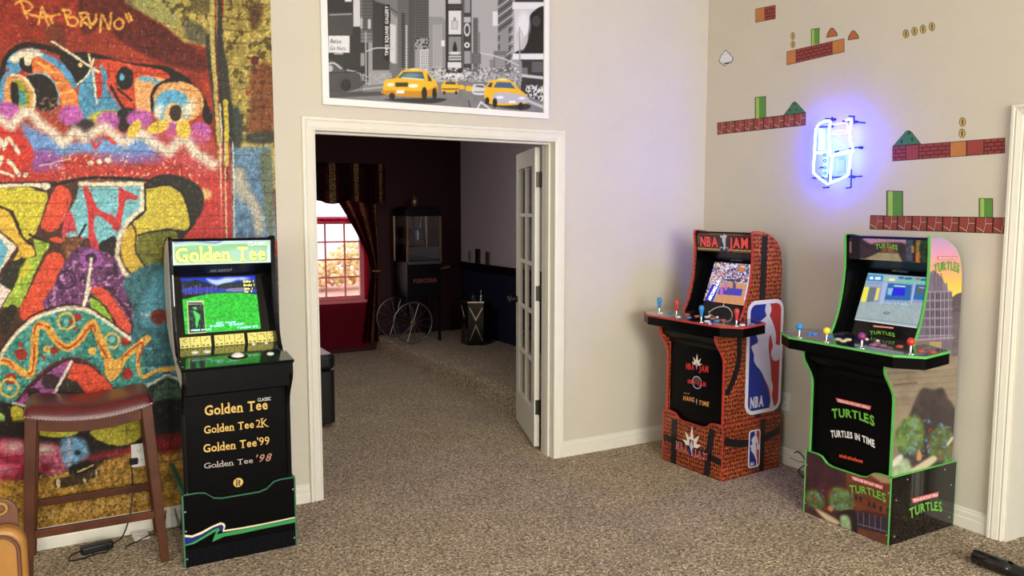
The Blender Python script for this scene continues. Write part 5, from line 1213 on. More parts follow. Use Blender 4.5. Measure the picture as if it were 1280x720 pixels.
def small_logo(c, par, px, w, h, y):
    o = c.hit(px, (0, y, 0), FN); u = lambda a, b_: (o[0] + (a - .5) * w, o[2] - (b_ - .5) * h)
    MB().box(o[0] - w / 2, o[0] + w / 2, y - .0026, y - .0020, o[2] - h / 2, o[2] + h / 2).build('blue_field', mat('logo_blue', (22, 44, 132)), par)
    MB().box(o[0] + w * .1, o[0] + w / 2, y - .0029, y - .0026, o[2] - h / 2, o[2] + h / 2).build('red_field', mat('logo_red', (176, 46, 44)), par)
    fig = [(.50, .0), (.66, .04), (.62, .14), (.82, .30), (.85, .40), (1.0, .48), (.85, .58), (.68, .5), (.62, .36), (.62, .5), (.74, .75), (.8, 1.0), (.66, 1.0), (.6, .8), (.25, .55), (.15, .4), (.3, .36), (.2, .24), (.46, .15)]
    MB().prism([u(*q_) for q_ in fig], (0, y - .0030, 0), (1, 0, 0), (0, 0, 1), (0, -1, 0), .0004).build('player_silhouette', mat('logo_figure_white', (206, 204, 214)), par)
small_logo(N, N.rf, (864.5, 559.5), .034, .10, 0)
cr = (835, 440, 9.6); yf = .028
burst(N, N.front, (871, 457), .075, yf - .0002)
ftext(N, 'NBA', (218, 200), (316, 214), (220, 130), M_rl, yf, N.front, cr, bold=.05, lift=.002); ftext(N, 'JAM', (374, 226), (486, 244), (376, 150), M_rl, yf, N.front, cr, bold=.05, lift=.002); small_logo(N, N.front, (871, 458), .012, .038, yf)
o = N.hit((835 + 348 / 9.6, 440 + 366 / 9.6), (0, yf, 0), FN)
ring = MB(); K = 28
for k in range(K):
    a, b = 2 * math.pi * k / K, 2 * math.pi * (k + 1) / K
    ring.prism([(o[0] + r_ * math.cos(w), o[2] + r_ * math.sin(w)) for r_, w in ((.040, a), (.040, b), (.035, b), (.035, a))], (0, yf - .0002, 0), (1, 0, 0), (0, 0, 1), (0, -1, 0), .0005)
ring.build('logo_ring', mat('pale_blue_print', (176, 196, 226), .4), N.front)
MB().prism([(o[0] + .024 * math.cos(a), o[2] + .01 + .024 * math.sin(a)) for a in np.linspace(0, 6.28, 21)[:-1]], (0, yf - .0002, 0), (1, 0, 0), (0, 0, 1), (0, -1, 0), .0004).build('ball_print', mat('ball_orange', (104, 48, 34), .4), N.front)
ftext(N, 'NBA', (240, 372), (328, 388), (240, 324), M_rl, yf, N.front, cr, bold=.05, lift=.002); ftext(N, 'JAM', (364, 396), (456, 416), (364, 344), M_rl, yf, N.front, cr, bold=.05, lift=.002)
ftext(N, 'HANG', (184, 574), (318, 600), (186, 520), M_or, yf, N.front, cr, bold=.03, shear=.1, lift=.002); ftext(N, 'TIME', (372, 630), (494, 654), (376, 576), M_or, yf, N.front, cr, bold=.03, shear=.1, lift=.002); ftext(N, 'NBA JAM', (194, 496), (258, 506), (194, 484), M_or, yf, N.front, cr, bold=.03); small_logo(N, N.front, (871, 502), .010, .036, yf)
# marquee
q = grid((0, 0, 0), (1, 0, 0), (0, 0, 1), np.linspace(-.2235, .2235, 140), np.linspace(1.354, 1.472, 44), local=True, base=(120, 40, 36))
q.P[:, 1] = N.C[0] - .0025 - (q.B - 1.354) * .05; q.aa = .0014
q.rect(-.23, 1.456, .23, 1.48, (122, 50, 36)); q.rect(-.12, 1.462, .15, 1.469, (226, 190, 110)); q.rect(-.2, 1.448, .2, 1.454, (70, 60, 40)); q.rect(-.215, 1.374, .225, 1.450, (86, 30, 34)); q.speck([(-.22, 1.374), (.22, 1.374), (.22, 1.45), (-.22, 1.45)], (40, 20, 30), .012, .5, .8)
q.rect(-.23, 1.35, .23, 1.374, (170, 120, 64)); q.stroke([(-.22, 1.366), (.22, 1.366)], .004, (240, 210, 130), sm=False); q.stroke([(-.22, 1.359), (.22, 1.359)], .003, (110, 60, 40), sm=False); q.rect(-.222, 1.40, -.208, 1.45, (110, 120, 60))
q.fill([(-.04, 1.455), (.04, 1.455), (.034, 1.40), (.03, 1.36), (0, 1.352), (-.03, 1.36), (-.034, 1.40)], (44, 50, 66)); q.stroke([(-.03, 1.378), (.03, 1.378)], .008, (190, 200, 210), sm=False)
q.build('marquee', print_mat('dim_marquee', .25, emit=.45, coat=.2), N.t)
M_re = mat('lit_red_lettering', (196, 66, 62), .4, emit=(206, 74, 66), estr=.45, var=0); M_wo = mat('pale_outline', (214, 196, 186), .5, emit=(200, 180, 170), estr=.3, var=0)
for txt, s0, s1 in (('NBA', -.195, -.045), ('JAM', .045, .192)):
    mtext(N, txt, s0 - .003, s1 + .003, 1.379, 1.448, mat('dark_outline', (30, 14, 18)), lift=.0008, bold=.09); mtext(N, txt, s0, s1, 1.382, 1.445, M_re, lift=.0016, bold=.04)
y = N.C[0] - .0075
MB().prism([(0 + a * .030, 1.47 - b * .105) for a, b in [(-.1, .0), (.35, .0), (.45, .12), (.3, .2), (.7, .1), (.9, .2), (.6, .3), (.5, .5), (.6, .75), (.4, 1.0), (.1, 1.0), (.1, .7), (-.3, .5), (-.4, .3), (-.9, .25), (-.9, .12), (-.4, .18), (-.15, .15)]], (0, y, 0), (1, 0, 0), (0, 0, 1), (0, -1, 0), .001).build('player_silhouette', mat('logo_figure_white', (206, 204, 214)), N.t)
# screen
g = screen_print(N, -.166, .180, .082, .345, 130, 110); g.crop(865, 285, 6.545); g.aa = .45; q = g
q.rect(0, 250, 560, 680, (58, 60, 110)); q.speck([(100, 280), (520, 280), (520, 460), (60, 460)], (226, 226, 246), 1.1, .52); q.speck([(100, 280), (520, 300), (520, 440), (60, 460)], (226, 110, 96), 1.3, .62, seed=3); q.speck([(60, 360), (260, 360), (200, 600), (80, 620)], (236, 150, 130), 1.3, .54, seed=9); q.speck([(60, 360), (260, 360), (200, 600), (80, 620)], (246, 240, 250), 1.1, .58, seed=12)
q.fill([(245, 440), (510, 462), (470, 650), (80, 620), (170, 600)], (206, 146, 104), sm=False, var=(.08, 2)); q.fill([(160, 470), (240, 440), (180, 600), (100, 600), (130, 540)], (40, 50, 190), sm=False)
q.fill([(228, 484), (414, 500), (402, 556), (208, 540)], (66, 66, 190), sm=False); q.stroke([(250, 436), (470, 452)], 7, (236, 236, 240), sm=False); q.stroke([(236, 452), (176, 600)], 5, (240, 220, 200), sm=False); q.speck([(250, 412), (470, 424), (470, 452), (250, 440)], (30, 30, 50), .8, .5)
q.fill([(470, 360), (500, 350), (470, 600), (424, 590), (440, 520)], (216, 226, 246), sm=False); q.fill([(480, 420), (498, 400), (470, 570), (440, 560)], (50, 70, 200), sm=False); q.ell(405, 340, 26, 24, (206, 120, 66)); q.stroke([(225, 345), (290, 320)], 6, (220, 240, 240), sm=False)
for x, y_ in ((275, 480), (345, 478), (300, 520), (240, 520)): q.fill([(x - 8, y_ - 34), (x + 8, y_ - 32), (x + 14, y_), (x + 8, y_ + 26), (x - 10, y_ + 24)], (190, 110, 190) if x < 300 else (90, 70, 120)); 
for x, c1 in ((216, (236, 220, 120)), (288, (236, 214, 180)), (355, (236, 230, 210)), (420, (226, 196, 110)), (480, (236, 230, 130))): q.rect(x - 16, 296 + (x - 200) * .06, x + 16, 312 + (x - 200) * .06, c1)
q.stroke([(180, 600), (460, 636)], 6, (230, 150, 90), sm=False); g.build('screen', M_screen, N.t)
stext(N, 'MICHIGAN', (150, 596), (232, 438), (130, 580), (865, 285, 6.545), M_wh_e, bold=.05)
m_logo(N, (913.5, 326.2), (927.5, 327.2), (913.5, 323.6))
# court lines on bezel and deck
M_line = mat('pale_court_line', (206, 202, 196), .4, var=0)
bp = lambda px: (lambda v: (v[0], np.dot(v - c_o, N.bu)))(N.hit(px, N.bo, N.bn))
c_o = N.bo
arc = [bp((865 + a / 6.545, 285 + b / 6.545)) for a, b in ((122, 716), (150, 680), (200, 652), (255, 642), (300, 656), (325, 690), (330, 722))]
arc = [(a, max(b, .001)) for a, b in arc]
sband(N, arc, .006, M_line, 'court_line', N.t, plane='bezel'); sband(N, [bp((904, 383.5)), bp((905, 378.5))], .007, M_line, 'court_line', N.t, plane='bezel')
# deck print and controls
def deck_print(c, base, fn, inset=.004):
    q = grid(deckpt(c, 0, 0, .0012), (1, 0, 0), c.du, np.linspace(-.408, .408, 120), np.linspace(-.101, .224, 56), local=True, base=base); q.aa = .002
    # squeeze each row into the deck's outline
    hw_ = np.interp(q.B, [-.105, -.035, .165, .226], [.30, .412, .400, .235]) - inset
    q.P[:, 0] = q.A / .408 * hw_; q.A = q.P[:, 0].copy(); fn(q); return q.build('deck_print', print_mat('glossy_print', .12, coat=.6, gain=.9), c.deck)
def ndeck(q):
    q.fill([(-.42, -.12), (-.15, -.12), (-.2, .2), (-.42, .2)], (120, 112, 104), soft=.02); q.fill([(.25, -.12), (.42, -.12), (.42, .2), (.25, .2)], (70, 52, 60), soft=.02, al=.6)
deck_print(N, (44, 38, 54), ndeck)
ar = [deck_hit(N, (800 + a / 8, 370 + b / 8)) for a, b in ((935, 190), (925, 240), (890, 285), (850, 296))]
dl = lambda v: (v[0], np.dot(v - N.do, N.du))
sband(N, [dl(v) for v in ar], .006, M_line, 'court_line', N.deck, plane='deck')
M_jb = mat('blue_plastic', (38, 142, 206), .3, var=0); M_jr = mat('red_plastic', (206, 62, 60), .3, var=0)
for px, mt in (((824, 391), M_jb), ((845.5, 394.5), M_jr), ((876.5, 402.5), M_jb), ((920.5, 407), M_jr)): joystick(N, px, mt, True)
M_bw = M_wbtn; M_bo_ = mat('orange_button', (206, 96, 70), .3, var=0); M_bb = mat('blue_button', (60, 140, 200), .3, var=0)
for px, mt in (((825.5, 391.8), M_bw), ((837, 391.5), M_bb), ((848, 396.5), M_bw), ((859.5, 393.5), M_bo_), ((861, 397), M_bb), ((871, 395.5), M_bo_), ((884, 396.5), M_bw), ((884, 402), M_bw), ((891, 398.5), M_bo_), ((896, 401.5), M_bb), ((904, 400.5), M_bo_), ((928, 406.5), M_bw), ((940, 406), M_bb)): button(N, px, mt)
for px in ((896.5, 396.8), (887, 395)): button(N, px, M_bw, r=.008)
screws(N.t, [(HR + .001, .035, .20), (HR + .001, .50, .30)], 'x'); screws(N.t, [(HR - .012, -.0015, .26), (HR - .012, -.0015, .04)], 'y')

# ------------------------------------------------------------------ third cabinet (green edging)
M_green = mat('bright_green_edge_trim', (98, 196, 92), .4)
M_tside = mat('grey_mauve_laminate', (150, 130, 134), .35)
Tm = cabinet('T', 'black arcade cabinet with bright green edging and city street side art by the right wall', 2.476, -1.676, -89.47, M_green, {1: M_blk2, -1: M_blk2}, 'wide', M_blk, M_gloss)
# side art fitted to the panel's outline
zs = np.concatenate([np.linspace(.336, .924, 150), np.linspace(.9255, 1.481, 170)]); nu = 110
U, V = np.meshgrid(np.linspace(0, 1, nu), zs); U = U.ravel(); V = V.ravel()
f0 = np.interp(V, FZ, FD); b0 = np.interp(V, BZ, BD); D = f0 + .001 + (b0 - f0 - .002) * U
P3 = np.stack([np.full_like(D, HB + .0008), D, V], 1); Wd = P3 @ np.array(Tm.M.to_3x3()).T + np.array(Tm.M.translation); A_, B_ = project(Wd)
q = Print(P3, nu, len(zs), A_, B_, (150, 132, 118)); q.aa = .45
q.crop(1130, 290, 4)
def sky(a, b):
    t_ = np.clip((b - 296) / 74, 0, 1)[:, None]
    s_ = np.array([[186, 158, 200], [226, 160, 196], [244, 168, 150], [250, 200, 90], [246, 224, 96]], float); k = t_[:, 0] * 4; i = np.clip(k.astype(int), 0, 3); fr = (k - i)[:, None]
    return s_[i] * (1 - fr) + s_[i + 1] * fr
q.rect(-200, -20, 500, 330, sky)
q.fill([(130, 200), (150, 190), (165, 205), (190, 225), (205, 260), (215, 250), (222, 310), (240, 320), (240, 600), (60, 640), (60, 300), (120, 290)], (124, 112, 132), sm=False, var=(.2, 5)); q.fill([(236, 330), (262, 310), (330, 290), (330, 420), (250, 420), (236, 400)], (86, 72, 84), sm=False, var=(.2, 4)); q.fill([(60, 300), (150, 290), (240, 300), (246, 620), (60, 640)], (116, 102, 124), sm=False, var=(.12, 6)); q.fill([(240, 400), (330, 400), (330, 640), (240, 640)], (104, 92, 100), sm=False, var=(.2, 6))
for x in (150, 166, 182): 
    for y_ in range(208, 300, 12): q.rect(x, y_, x + 7, y_ + 7, (84, 74, 92))
for x0_, w_ in ((112, 14), (136, 14), (160, 20), (188, 12), (206, 12)):
    for y_ in range(306, 520, 44): q.rect(x0_, y_, x0_ + w_, y_ + 32, (70, 62, 80)); q.stroke([(x0_ + w_ / 2, y_), (x0_ + w_ / 2, y_ + 32)], 2, (150, 140, 160), sm=False)
for y_ in range(296, 530, 44): q.stroke([(60, y_ + 4), (242, y_)], 4, (168, 158, 176), sm=False)
for x in (128, 154, 184, 202, 222): q.stroke([(x, 300), (x, 540)], 3, (176, 166, 184), sm=False)
q.stroke([(60, 540), (246, 528)], 8, (170, 156, 166), sm=False); q.rect(60, 545, 130, 600, (132, 112, 104)); q.rect(128, 548, 188, 588, (196, 176, 120))
for x in range(130, 190, 9): q.stroke([(x + 4, 550), (x, 588)], 2.4, (120, 100, 80), sm=False)
# the street
q.crop(1100, 455, 4.97)
q.fill([(-60, 20), (560, -60), (560, 700), (-60, 720)], (150, 134, 112), sm=False, var=(.16, 10)); q.stroke([(40, 40), (380, 30)], 10, (176, 164, 144), soft=1); q.stroke([(90, 130), (230, 116)], 5, (110, 60, 50), soft=.5)
for y_ in range(60, 300, 40): q.stroke([(60, y_), (500, y_ - 30)], 3, (126, 110, 92), sm=False, soft=.6)
# generic leafy bank, banners of cloth and pale rocks in the foreground
q.fill([(230, 200), (270, 150), (330, 160), (390, 150), (420, 210), (470, 300), (500, 620), (260, 660), (120, 560), (180, 330)], (62, 52, 52), soft=1.5, var=(.3, 8)); q.fill([(100, 420), (150, 340), (220, 320), (270, 380), (270, 500), (220, 560), (140, 560), (96, 500)], (104, 128, 66), soft=2, var=(.4, 5)); q.fill([(300, 480), (360, 380), (430, 400), (470, 480), (430, 580), (320, 590)], (88, 108, 58), soft=2, var=(.4, 5))
q.speck([(100, 340), (270, 330), (470, 400), (470, 600), (300, 590), (100, 560)], (92, 150, 190), 3, .66, .9, seed=15); q.speck([(280, 380), (470, 380), (470, 600), (300, 600)], (150, 56, 48), 3, .64, .9, seed=25)
q.fill([(80, 720), (84, 640), (130, 590), (180, 600), (190, 700)], (170, 190, 150), soft=2, var=(.2, 4)); q.fill([(80, 600), (130, 560), (140, 590), (84, 640)], (224, 220, 210), soft=1); q.fill([(190, 660), (260, 610), (330, 570), (350, 600), (260, 670), (200, 690)], (220, 206, 170), soft=1.2); q.fill([(240, 530), (262, 570), (250, 600), (226, 590)], (204, 150, 104), soft=1); q.fill([(400, 600), (480, 540), (480, 650), (400, 640)], (106, 130, 70), soft=1, var=(.4, 3)); q.stroke([(420, 500), (450, 460)], 16, (220, 216, 190), soft=1)
q.build('side_art', print_mat('satin_print', .28, coat=.25, gain=.95), Tm.right)
# lettering in the arched style
M_tg = mat('green_lettering', (112, 186, 66), .4, var=.12, vscale=50); M_to = mat('dark_green_outline', (22, 40, 22), .4); M_pk = mat('pale_red_banner', (214, 84, 84), .4); M_wr = mat('white_banner_lettering', (240, 226, 222), .4, var=0); M_org = mat('orange_red_lettering', (226, 84, 50), .4, var=0)
def turtles(c, par, plane, n, crop, l, r, tl, bl, br, btl, dim=1.0):
    """the arched word (baseline left, right, cap-left) and the banner above it"""
    f = lambda p_: c.hit((crop[0] + p_[0] / crop[2], crop[1] + p_[1] / crop[2]), plane, n)
    L, R_, T_ = f(l), f(r), f(tl)
    lettering('TURTLES', L, R_, T_, n, M_to, par, bold=.055, arc=.42, grow=.25, lift=.0012); lettering('TURTLES', L, R_, T_, n, M_tg, par, bold=.03, arc=.42, grow=.25, lift=.002)
    a, b, t_ = f(bl), f(br), f(btl); up_ = t_ - a; e = (b - a); n = np.array(n, float)
    MB().add([a - e * .02 - up_ * .35 + n * .001, b + e * .0 - up_ * .35 + n * .001, b + e * .05 + up_ * 1.35 + n * .001, a - e * .06 + up_ * 1.35 + n * .001], [(0, 1, 2, 3)]).build('banner', M_pk, par)
    lettering('TEENAGE MUTANT NINJA', a, b, t_, n, M_wr, par, bold=.06, lift=.0018)
SD = ((HB + .001, 0, 0), (1, 0, 0))
turtles(Tm, Tm.right, *SD, (1130, 290, 4), (150, 190), (276, 184), (150, 150), (170, 134), (262, 134), (170, 125))
turtles(Tm, Tm.rr, (HR, 0, 0), (1, 0, 0), (1000, 560, 5.54), (756, 460), (980, 410), (752, 400), (782, 374), (954, 330), (780, 354))
turtles(Tm, Tm.front, (0, yf, 0), FN, (1020, 480, 6), (122, 226), (440, 284), (118, 166), (164, 130), (406, 188), (162, 112))
ftext(Tm, 'TURTLES IN TIME', (112, 372), (440, 446), (108, 326), M_white_l, yf, Tm.front, (1020, 480, 6), bold=.04, arc=.55, grow=.2); ftext(Tm, 'nickelodeon', (176, 546), (350, 592), (178, 520), M_org, yf, Tm.front, (1020, 480, 6), bold=.06)
# riser front art
q = grid((0, -.0006, 0), (1, 0, 0), (0, 0, 1), np.linspace(-HR + .002, HR - .002, 170), np.linspace(0.002, .333, 115), M=Tm.M, base=(76, 44, 40))
topz = np.interp(q.P[:, 0], [-HR, -HR + .07, -HR + .10, -HR + .135, -HR + .17, HR - .17, HR - .135, HR - .10, HR - .07, HR], [.335, .335, .329, .30, .292, .292, .30, .329, .335, .335]) - .001
q.P[:, 2] = q.P[:, 2] / .333 * topz; W_ = q.P @ np.array(Tm.M.to_3x3()).T + np.array(Tm.M.translation); q.A, q.B = project(W_); q.aa = .45
q.crop(1000, 560, 5.54)
q.rect(0, 0, 700, 720, (74, 42, 42), var=(.15, 6)); q.fill([(320, 160), (500, 170), (640, 240), (640, 460), (320, 420)], (112, 58, 42), sm=False, var=(.2, 6)); q.fill([(480, 180), (560, 170), (640, 220), (640, 250), (560, 240)], (176, 140, 110), sm=False, soft=1)
for x, y0_ in ((340, 300), (380, 318), (410, 330), (470, 360), (505, 372), (550, 396), (600, 410)): q.rect(x, y0_, x + 18, y0_ + 44, (50, 30, 32)); q.stroke([(x, y0_), (x + 18, y0_ + 3)], 3, (160, 100, 66), sm=False)
for k in range(4): q.stroke([(320, 250 + k * 44), (640, 330 + k * 44)], 3, (140, 84, 56), sm=False, al=.7)
q.fill([(340, 430), (640, 500), (640, 610), (380, 540)], (52, 40, 54), sm=False, var=(.2, 4)); q.fill([(370, 545), (640, 612), (640, 720), (370, 620)], (104, 62, 48), sm=False, var=(.2, 6))
for x in (400, 440, 480, 520, 560): q.stroke([(x, 440 + (x - 400) * .24), (x, 540 + (x - 400) * .2)], 5, (120, 110, 130), sm=False)
q.stroke([(380, 520), (640, 590)], 6, (126, 116, 130), sm=False)
q.fill([(30, 60), (120, 40), (240, 120), (300, 240), (30, 260)], (66, 34, 44), soft=1.5, var=(.3, 6)); q.fill([(200, 330), (240, 270), (320, 290), (370, 350), (360, 420), (280, 440), (210, 400)], (102, 122, 66), soft=1.5, var=(.4, 4)); q.fill([(30, 320), (90, 290), (160, 330), (170, 400), (120, 430), (50, 380)], (92, 112, 58), soft=1.5, var=(.4, 4)); q.speck([(40, 290), (370, 290), (370, 430), (40, 420)], (96, 152, 190), 3, .67, .9, seed=15); q.speck([(40, 280), (240, 280), (240, 430), (40, 430)], (146, 52, 46), 3, .66, .9, seed=25)
q.fill([(260, 450), (380, 440), (390, 600), (280, 560)], (40, 30, 32), soft=1); q.fill([(280, 470), (340, 480), (350, 580), (290, 560)], (160, 186, 140), soft=1.5, var=(.2, 4)); q.fill([(110, 420), (260, 500), (260, 530), (180, 500)], (216, 200, 160), soft=1.2); q.fill([(200, 400), (235, 410), (220, 440), (196, 430)], (200, 140, 96), soft=1)
q.build('riser_art', print_mat('satin_print', .28), Tm.rf)
turtles(Tm, Tm.rf, (0, -.0012, 0), FN, (1000, 560, 5.54), (346, 290), (596, 352), (342, 240), (366, 216), (572, 282), (364, 198))
# marquee
q = grid((0, 0, 0), (1, 0, 0), (0, 0, 1), np.linspace(-.2235, .2235, 150), np.linspace(1.354, 1.472, 44), base=(70, 50, 60), M=Tm.M)
q.P[:, 1] = Tm.C[0] - .0025 - (q.P[:, 2] - 1.354) * .05; W_ = q.P @ np.array(Tm.M.to_3x3()).T + np.array(Tm.M.translation); q.A, q.B = project(W_); q.aa = .35
q.crop(1055, 290, 11.636)
q.rect(0, 40, 1280, 500, (60, 44, 56), var=(.3, 4)); q.fill([(300, 70), (960, 70), (940, 180), (800, 150), (480, 160), (380, 170)], (206, 150, 176), soft=1); q.rect(540, 190, 780, 310, (110, 76, 60), var=(.4, 3)); q.rect(560, 210, 600, 290, (150, 96, 60)); q.rect(640, 205, 700, 290, (166, 100, 66)); q.fill([(500, 300), (790, 310), (860, 460), (400, 440), (300, 430), (60, 410), (60, 380), (300, 390)], (176, 158, 120), sm=False, soft=.5, var=(.15, 5)); q.fill([(60, 395), (300, 410), (860, 440), (1040, 440), (1040, 480), (60, 440)], (200, 190, 170), sm=False)
q.rect(900, 80, 1000, 420, (70, 80, 96), var=(.4, 3)); q.rect(60, 100, 120, 400, (40, 26, 34)); q.rect(80, 140, 108, 300, (150, 110, 120)); q.rect(120, 60, 230, 400, (30, 22, 30)); q.rect(1000, 90, 1044, 440, (44, 34, 40)); q.rect(980, 200, 1020, 300, (176, 130, 60), var=(.4, 3)); q.fill([(1044, 80), (1240, 80), (1240, 470), (1044, 460)], (150, 116, 58), sm=False, var=(.6, 4)); q.fill([(1110, 150), (1240, 120), (1240, 440), (1100, 430)], (40, 64, 42), soft=1, var=(.6, 3)); q.fill([(1050, 300), (1100, 300), (1090, 450), (1050, 450)], (226, 120, 60), soft=1)
q.build('marquee', print_mat('dim_marquee_b', .25, emit=.62, coat=.2), Tm.t)
turtles(Tm, Tm.t, (0, Tm.C[0] - .0095, 1.42), (0, -1, 0), (1055, 290, 11.636), (466, 222), (784, 232), (462, 160), (486, 116), (748, 118), (486, 100))
# screen
g = screen_print(Tm, -.176, .178, .080, .344, 130, 110); g.crop(1060, 335, 7.58); g.aa = .45; q = g
q.rect(0, 0, 800, 620, (160, 180, 186)); q.fill([(100, 320), (740, 320), (700, 600), (40, 520)], (158, 174, 176), sm=False, var=(.06, 4)); q.fill([(150, 140), (760, 120), (740, 330), (110, 320)], (146, 156, 196), sm=False, var=(.12, 1.5))
q.fill([(150, 178), (205, 180), (170, 322), (118, 318)], (240, 228, 90), sm=False); q.fill([(205, 180), (275, 186), (240, 318), (172, 322)], (104, 118, 128), sm=False); q.fill([(275, 186), (304, 188), (280, 300), (250, 310)], (236, 220, 92), sm=False); q.stroke([(166, 160), (320, 168)], 20, (150, 170, 190), sm=False)
q.fill([(384, 142), (606, 160), (590, 308), (346, 300)], (42, 104, 170), sm=False); q.fill([(430, 186), (544, 192), (536, 264), (410, 262)], (40, 40, 220), sm=False); q.stroke([(440, 168), (540, 176)], 10, (226, 240, 250), sm=False); q.fill([(380, 190), (430, 190), (410, 260), (372, 250)], (140, 190, 220), sm=False)
q.fill([(640, 158), (748, 164), (720, 306), (618, 296)], (42, 108, 172), sm=False); q.fill([(655, 170), (725, 178), (715, 250), (645, 246)], (90, 100, 112), sm=False); q.stroke([(676, 184), (722, 190)], 8, (190, 190, 240), sm=False)
for x, dx in ((346, 0), (326, 0), (620, 0)): q.stroke([(x + 16, 140), (x - 20, 330)], 15, (178, 190, 226), sm=False)
q.stroke([(330, 330), (600, 345)], 20, (176, 206, 210), sm=False); q.speck([(330, 320), (600, 330), (600, 360), (330, 345)], (120, 150, 170), .8, .5)
q.rect(180, 50, 780, 135, (120, 176, 196)); q.fill([(190, 66), (334, 72), (322, 128), (180, 118)], (60, 130, 200), sm=False); q.rect(205, 82, 240, 108, (240, 246, 255)); q.rect(256, 84, 310, 112, (226, 240, 255)); q.fill([(340, 70), (470, 78), (460, 130), (340, 126)], (170, 190, 180), sm=False); q.rect(390, 100, 440, 122, (250, 240, 190)); q.fill([(470, 110), (760, 130), (756, 152), (466, 134)], (110, 206, 160), sm=False); q.ell(506, 92, 26, 13, (120, 80, 180)); q.ell(662, 102, 24, 12, (206, 90, 120)); q.rect(540, 92, 605, 108, (50, 90, 110)); q.rect(690, 100, 745, 122, (50, 100, 130))
q.ell(364, 426, 30, 14, (104, 116, 116)); q.ell(364, 424, 12, 6, (160, 170, 170)); q.stroke([(80, 470), (680, 540)], 3, (110, 124, 128), sm=False); q.stroke([(70, 490), (640, 562)], 8, (226, 230, 236), sm=False)
g.build('screen', M_screen, Tm.t)
m_logo(Tm, (1115, 339.2), (1135.5, 341), (1115, 336.6))
turtles(Tm, Tm.t, bezel_pt(Tm, 0, 0, .001), Tm.bn, (1060, 335, 7.58), (210, 618), (446, 640), (206, 588), (246, 556), (430, 574), (246, 546))
def tdeck(q):
    q.fill([(-.42, -.12), (-.14, -.12), (-.18, .2), (-.42, .2)], (112, 104, 112), soft=.006); q.fill([(-.16, .0), (.0, .0), (.0, .12), (-.16, .12)], (36, 50, 96), soft=.01); q.fill([(0, -.1), (.14, -.1), (.14, .16), (0, .16)], (60, 40, 66), soft=.01)
    q.fill([(.16, -.08), (.42, -.08), (.42, .2), (.2, .2)], (76, 58, 60), soft=.01); q.speck([(-.4, -.1), (.4, -.1), (.4, .19), (-.4, .19)], (30, 26, 34), .03, .6, .7)
deck_print(Tm, (58, 48, 60), tdeck)
M_by = mat('yellow_plastic', (238, 220, 62), .3, var=0); M_bp = mat('purple_plastic', (142, 40, 120), .3, var=0); M_br = mat('red_plastic_b', (216, 54, 42), .3, var=0); M_b2 = mat('azure_plastic', (44, 136, 206), .3, var=0)
for px, mt in (((999, 421.5), M_b2), ((1033, 427), M_by), ((1077, 434.5), M_bp), ((1138, 442), M_br)): joystick(Tm, px, mt, False)
M_by2 = mat('pale_yellow_button', (232, 220, 150), .3, var=0); M_bp2 = mat('mauve_button', (170, 90, 140), .3, var=0); M_bro = mat('red_button', (206, 72, 56), .3, var=0)
for px, mt in (((1011.5, 417.5), M_b2), ((1018, 418), M_b2), ((1037, 421), M_b2), ((1048, 424.5), M_by2), ((1054, 426.5), M_by2), ((1060, 424.8), M_by2), ((1091.5, 431.5), M_bp2), ((1104, 432.5), M_bp2), ((1096, 429.5), M_bp2), ((1124.5, 433.5), M_bro), ((1151, 439.5), M_bro), ((1165.5, 440.5), M_bro)): button(Tm, px, mt)
for px in ((1083.5, 424.5), (1097, 426.5)): button(Tm, px, M_bw, r=.008)
screws(Tm.t, [(HR + .001, d_, z_) for d_, z_ in ((.12, .31), (.42, .31), (.04, .22), (.48, .22), (.04, .04), (.48, .05))], 'x'); screws(Tm.t, [(s_ * (HR - .012), -.0015, z_) for s_ in (-1, 1) for z_ in (.05, .26)], 'y')

# ================================================================== OTHER THINGS IN THE ROOM
M_wood = mat('dark_stained_wood', (80, 42, 21), .42, var=.3, vscale=9, spec=.3)
M_leather = mat('burgundy_leather', (88, 24, 28), .36, var=.15, vscale=14, bump=.25, bscale=150, coat=.15)
M_nail = mat('silver_nailhead', (216, 208, 196), .25, metal=.9)
# ------------------------------------------------------------------ saddle stool
t = thing('bar_stool', 'dark wood saddle stool with burgundy leather seat and nailhead trim left of the golf cabinet', 'stool', (-.857, -.235, 0))
sx, sy = .250, .178
def sad(x): return .695 + .040 * (abs(x) / sx) ** 2          # underside of the cushion
nx, ny = 28, 16; vs = []; 
for lay in (0, 1):
    for j in range(ny + 1):
        for i in range(nx + 1):
            u = -1 + 2 * i / nx; v = -1 + 2 * j / ny
            edge = max(abs(u), abs(v)); h = .052 * (1 - max(0, abs(u)) ** 8) ** .5 * (1 - abs(v) ** 6) ** .5 if lay else 0
            rnd = 1.0 + (.012 if lay and edge < .98 else 0)
            vs.append((u * sx * rnd, v * sy * rnd, sad(u * sx) + h))
fs = []; W1 = nx + 1; N1_ = W1 * (ny + 1)
for j in range(ny):
    for i in range(nx):
        a = j * W1 + i; fs += [(N1_ + a, N1_ + a + 1, N1_ + a + W1 + 1, N1_ + a + W1), (a, a + W1, a + W1 + 1, a + 1)]
for i in range(nx): fs += [(i, i + 1, N1_ + i + 1, N1_ + i), (ny * W1 + i, N1_ + ny * W1 + i, N1_ + ny * W1 + i + 1, ny * W1 + i + 1)]
for j in range(ny): a, b = j * W1, (j + 1) * W1; fs += [(a, N1_ + a, N1_ + b, b), (a + nx, b + nx, N1_ + b + nx, N1_ + a + nx)]
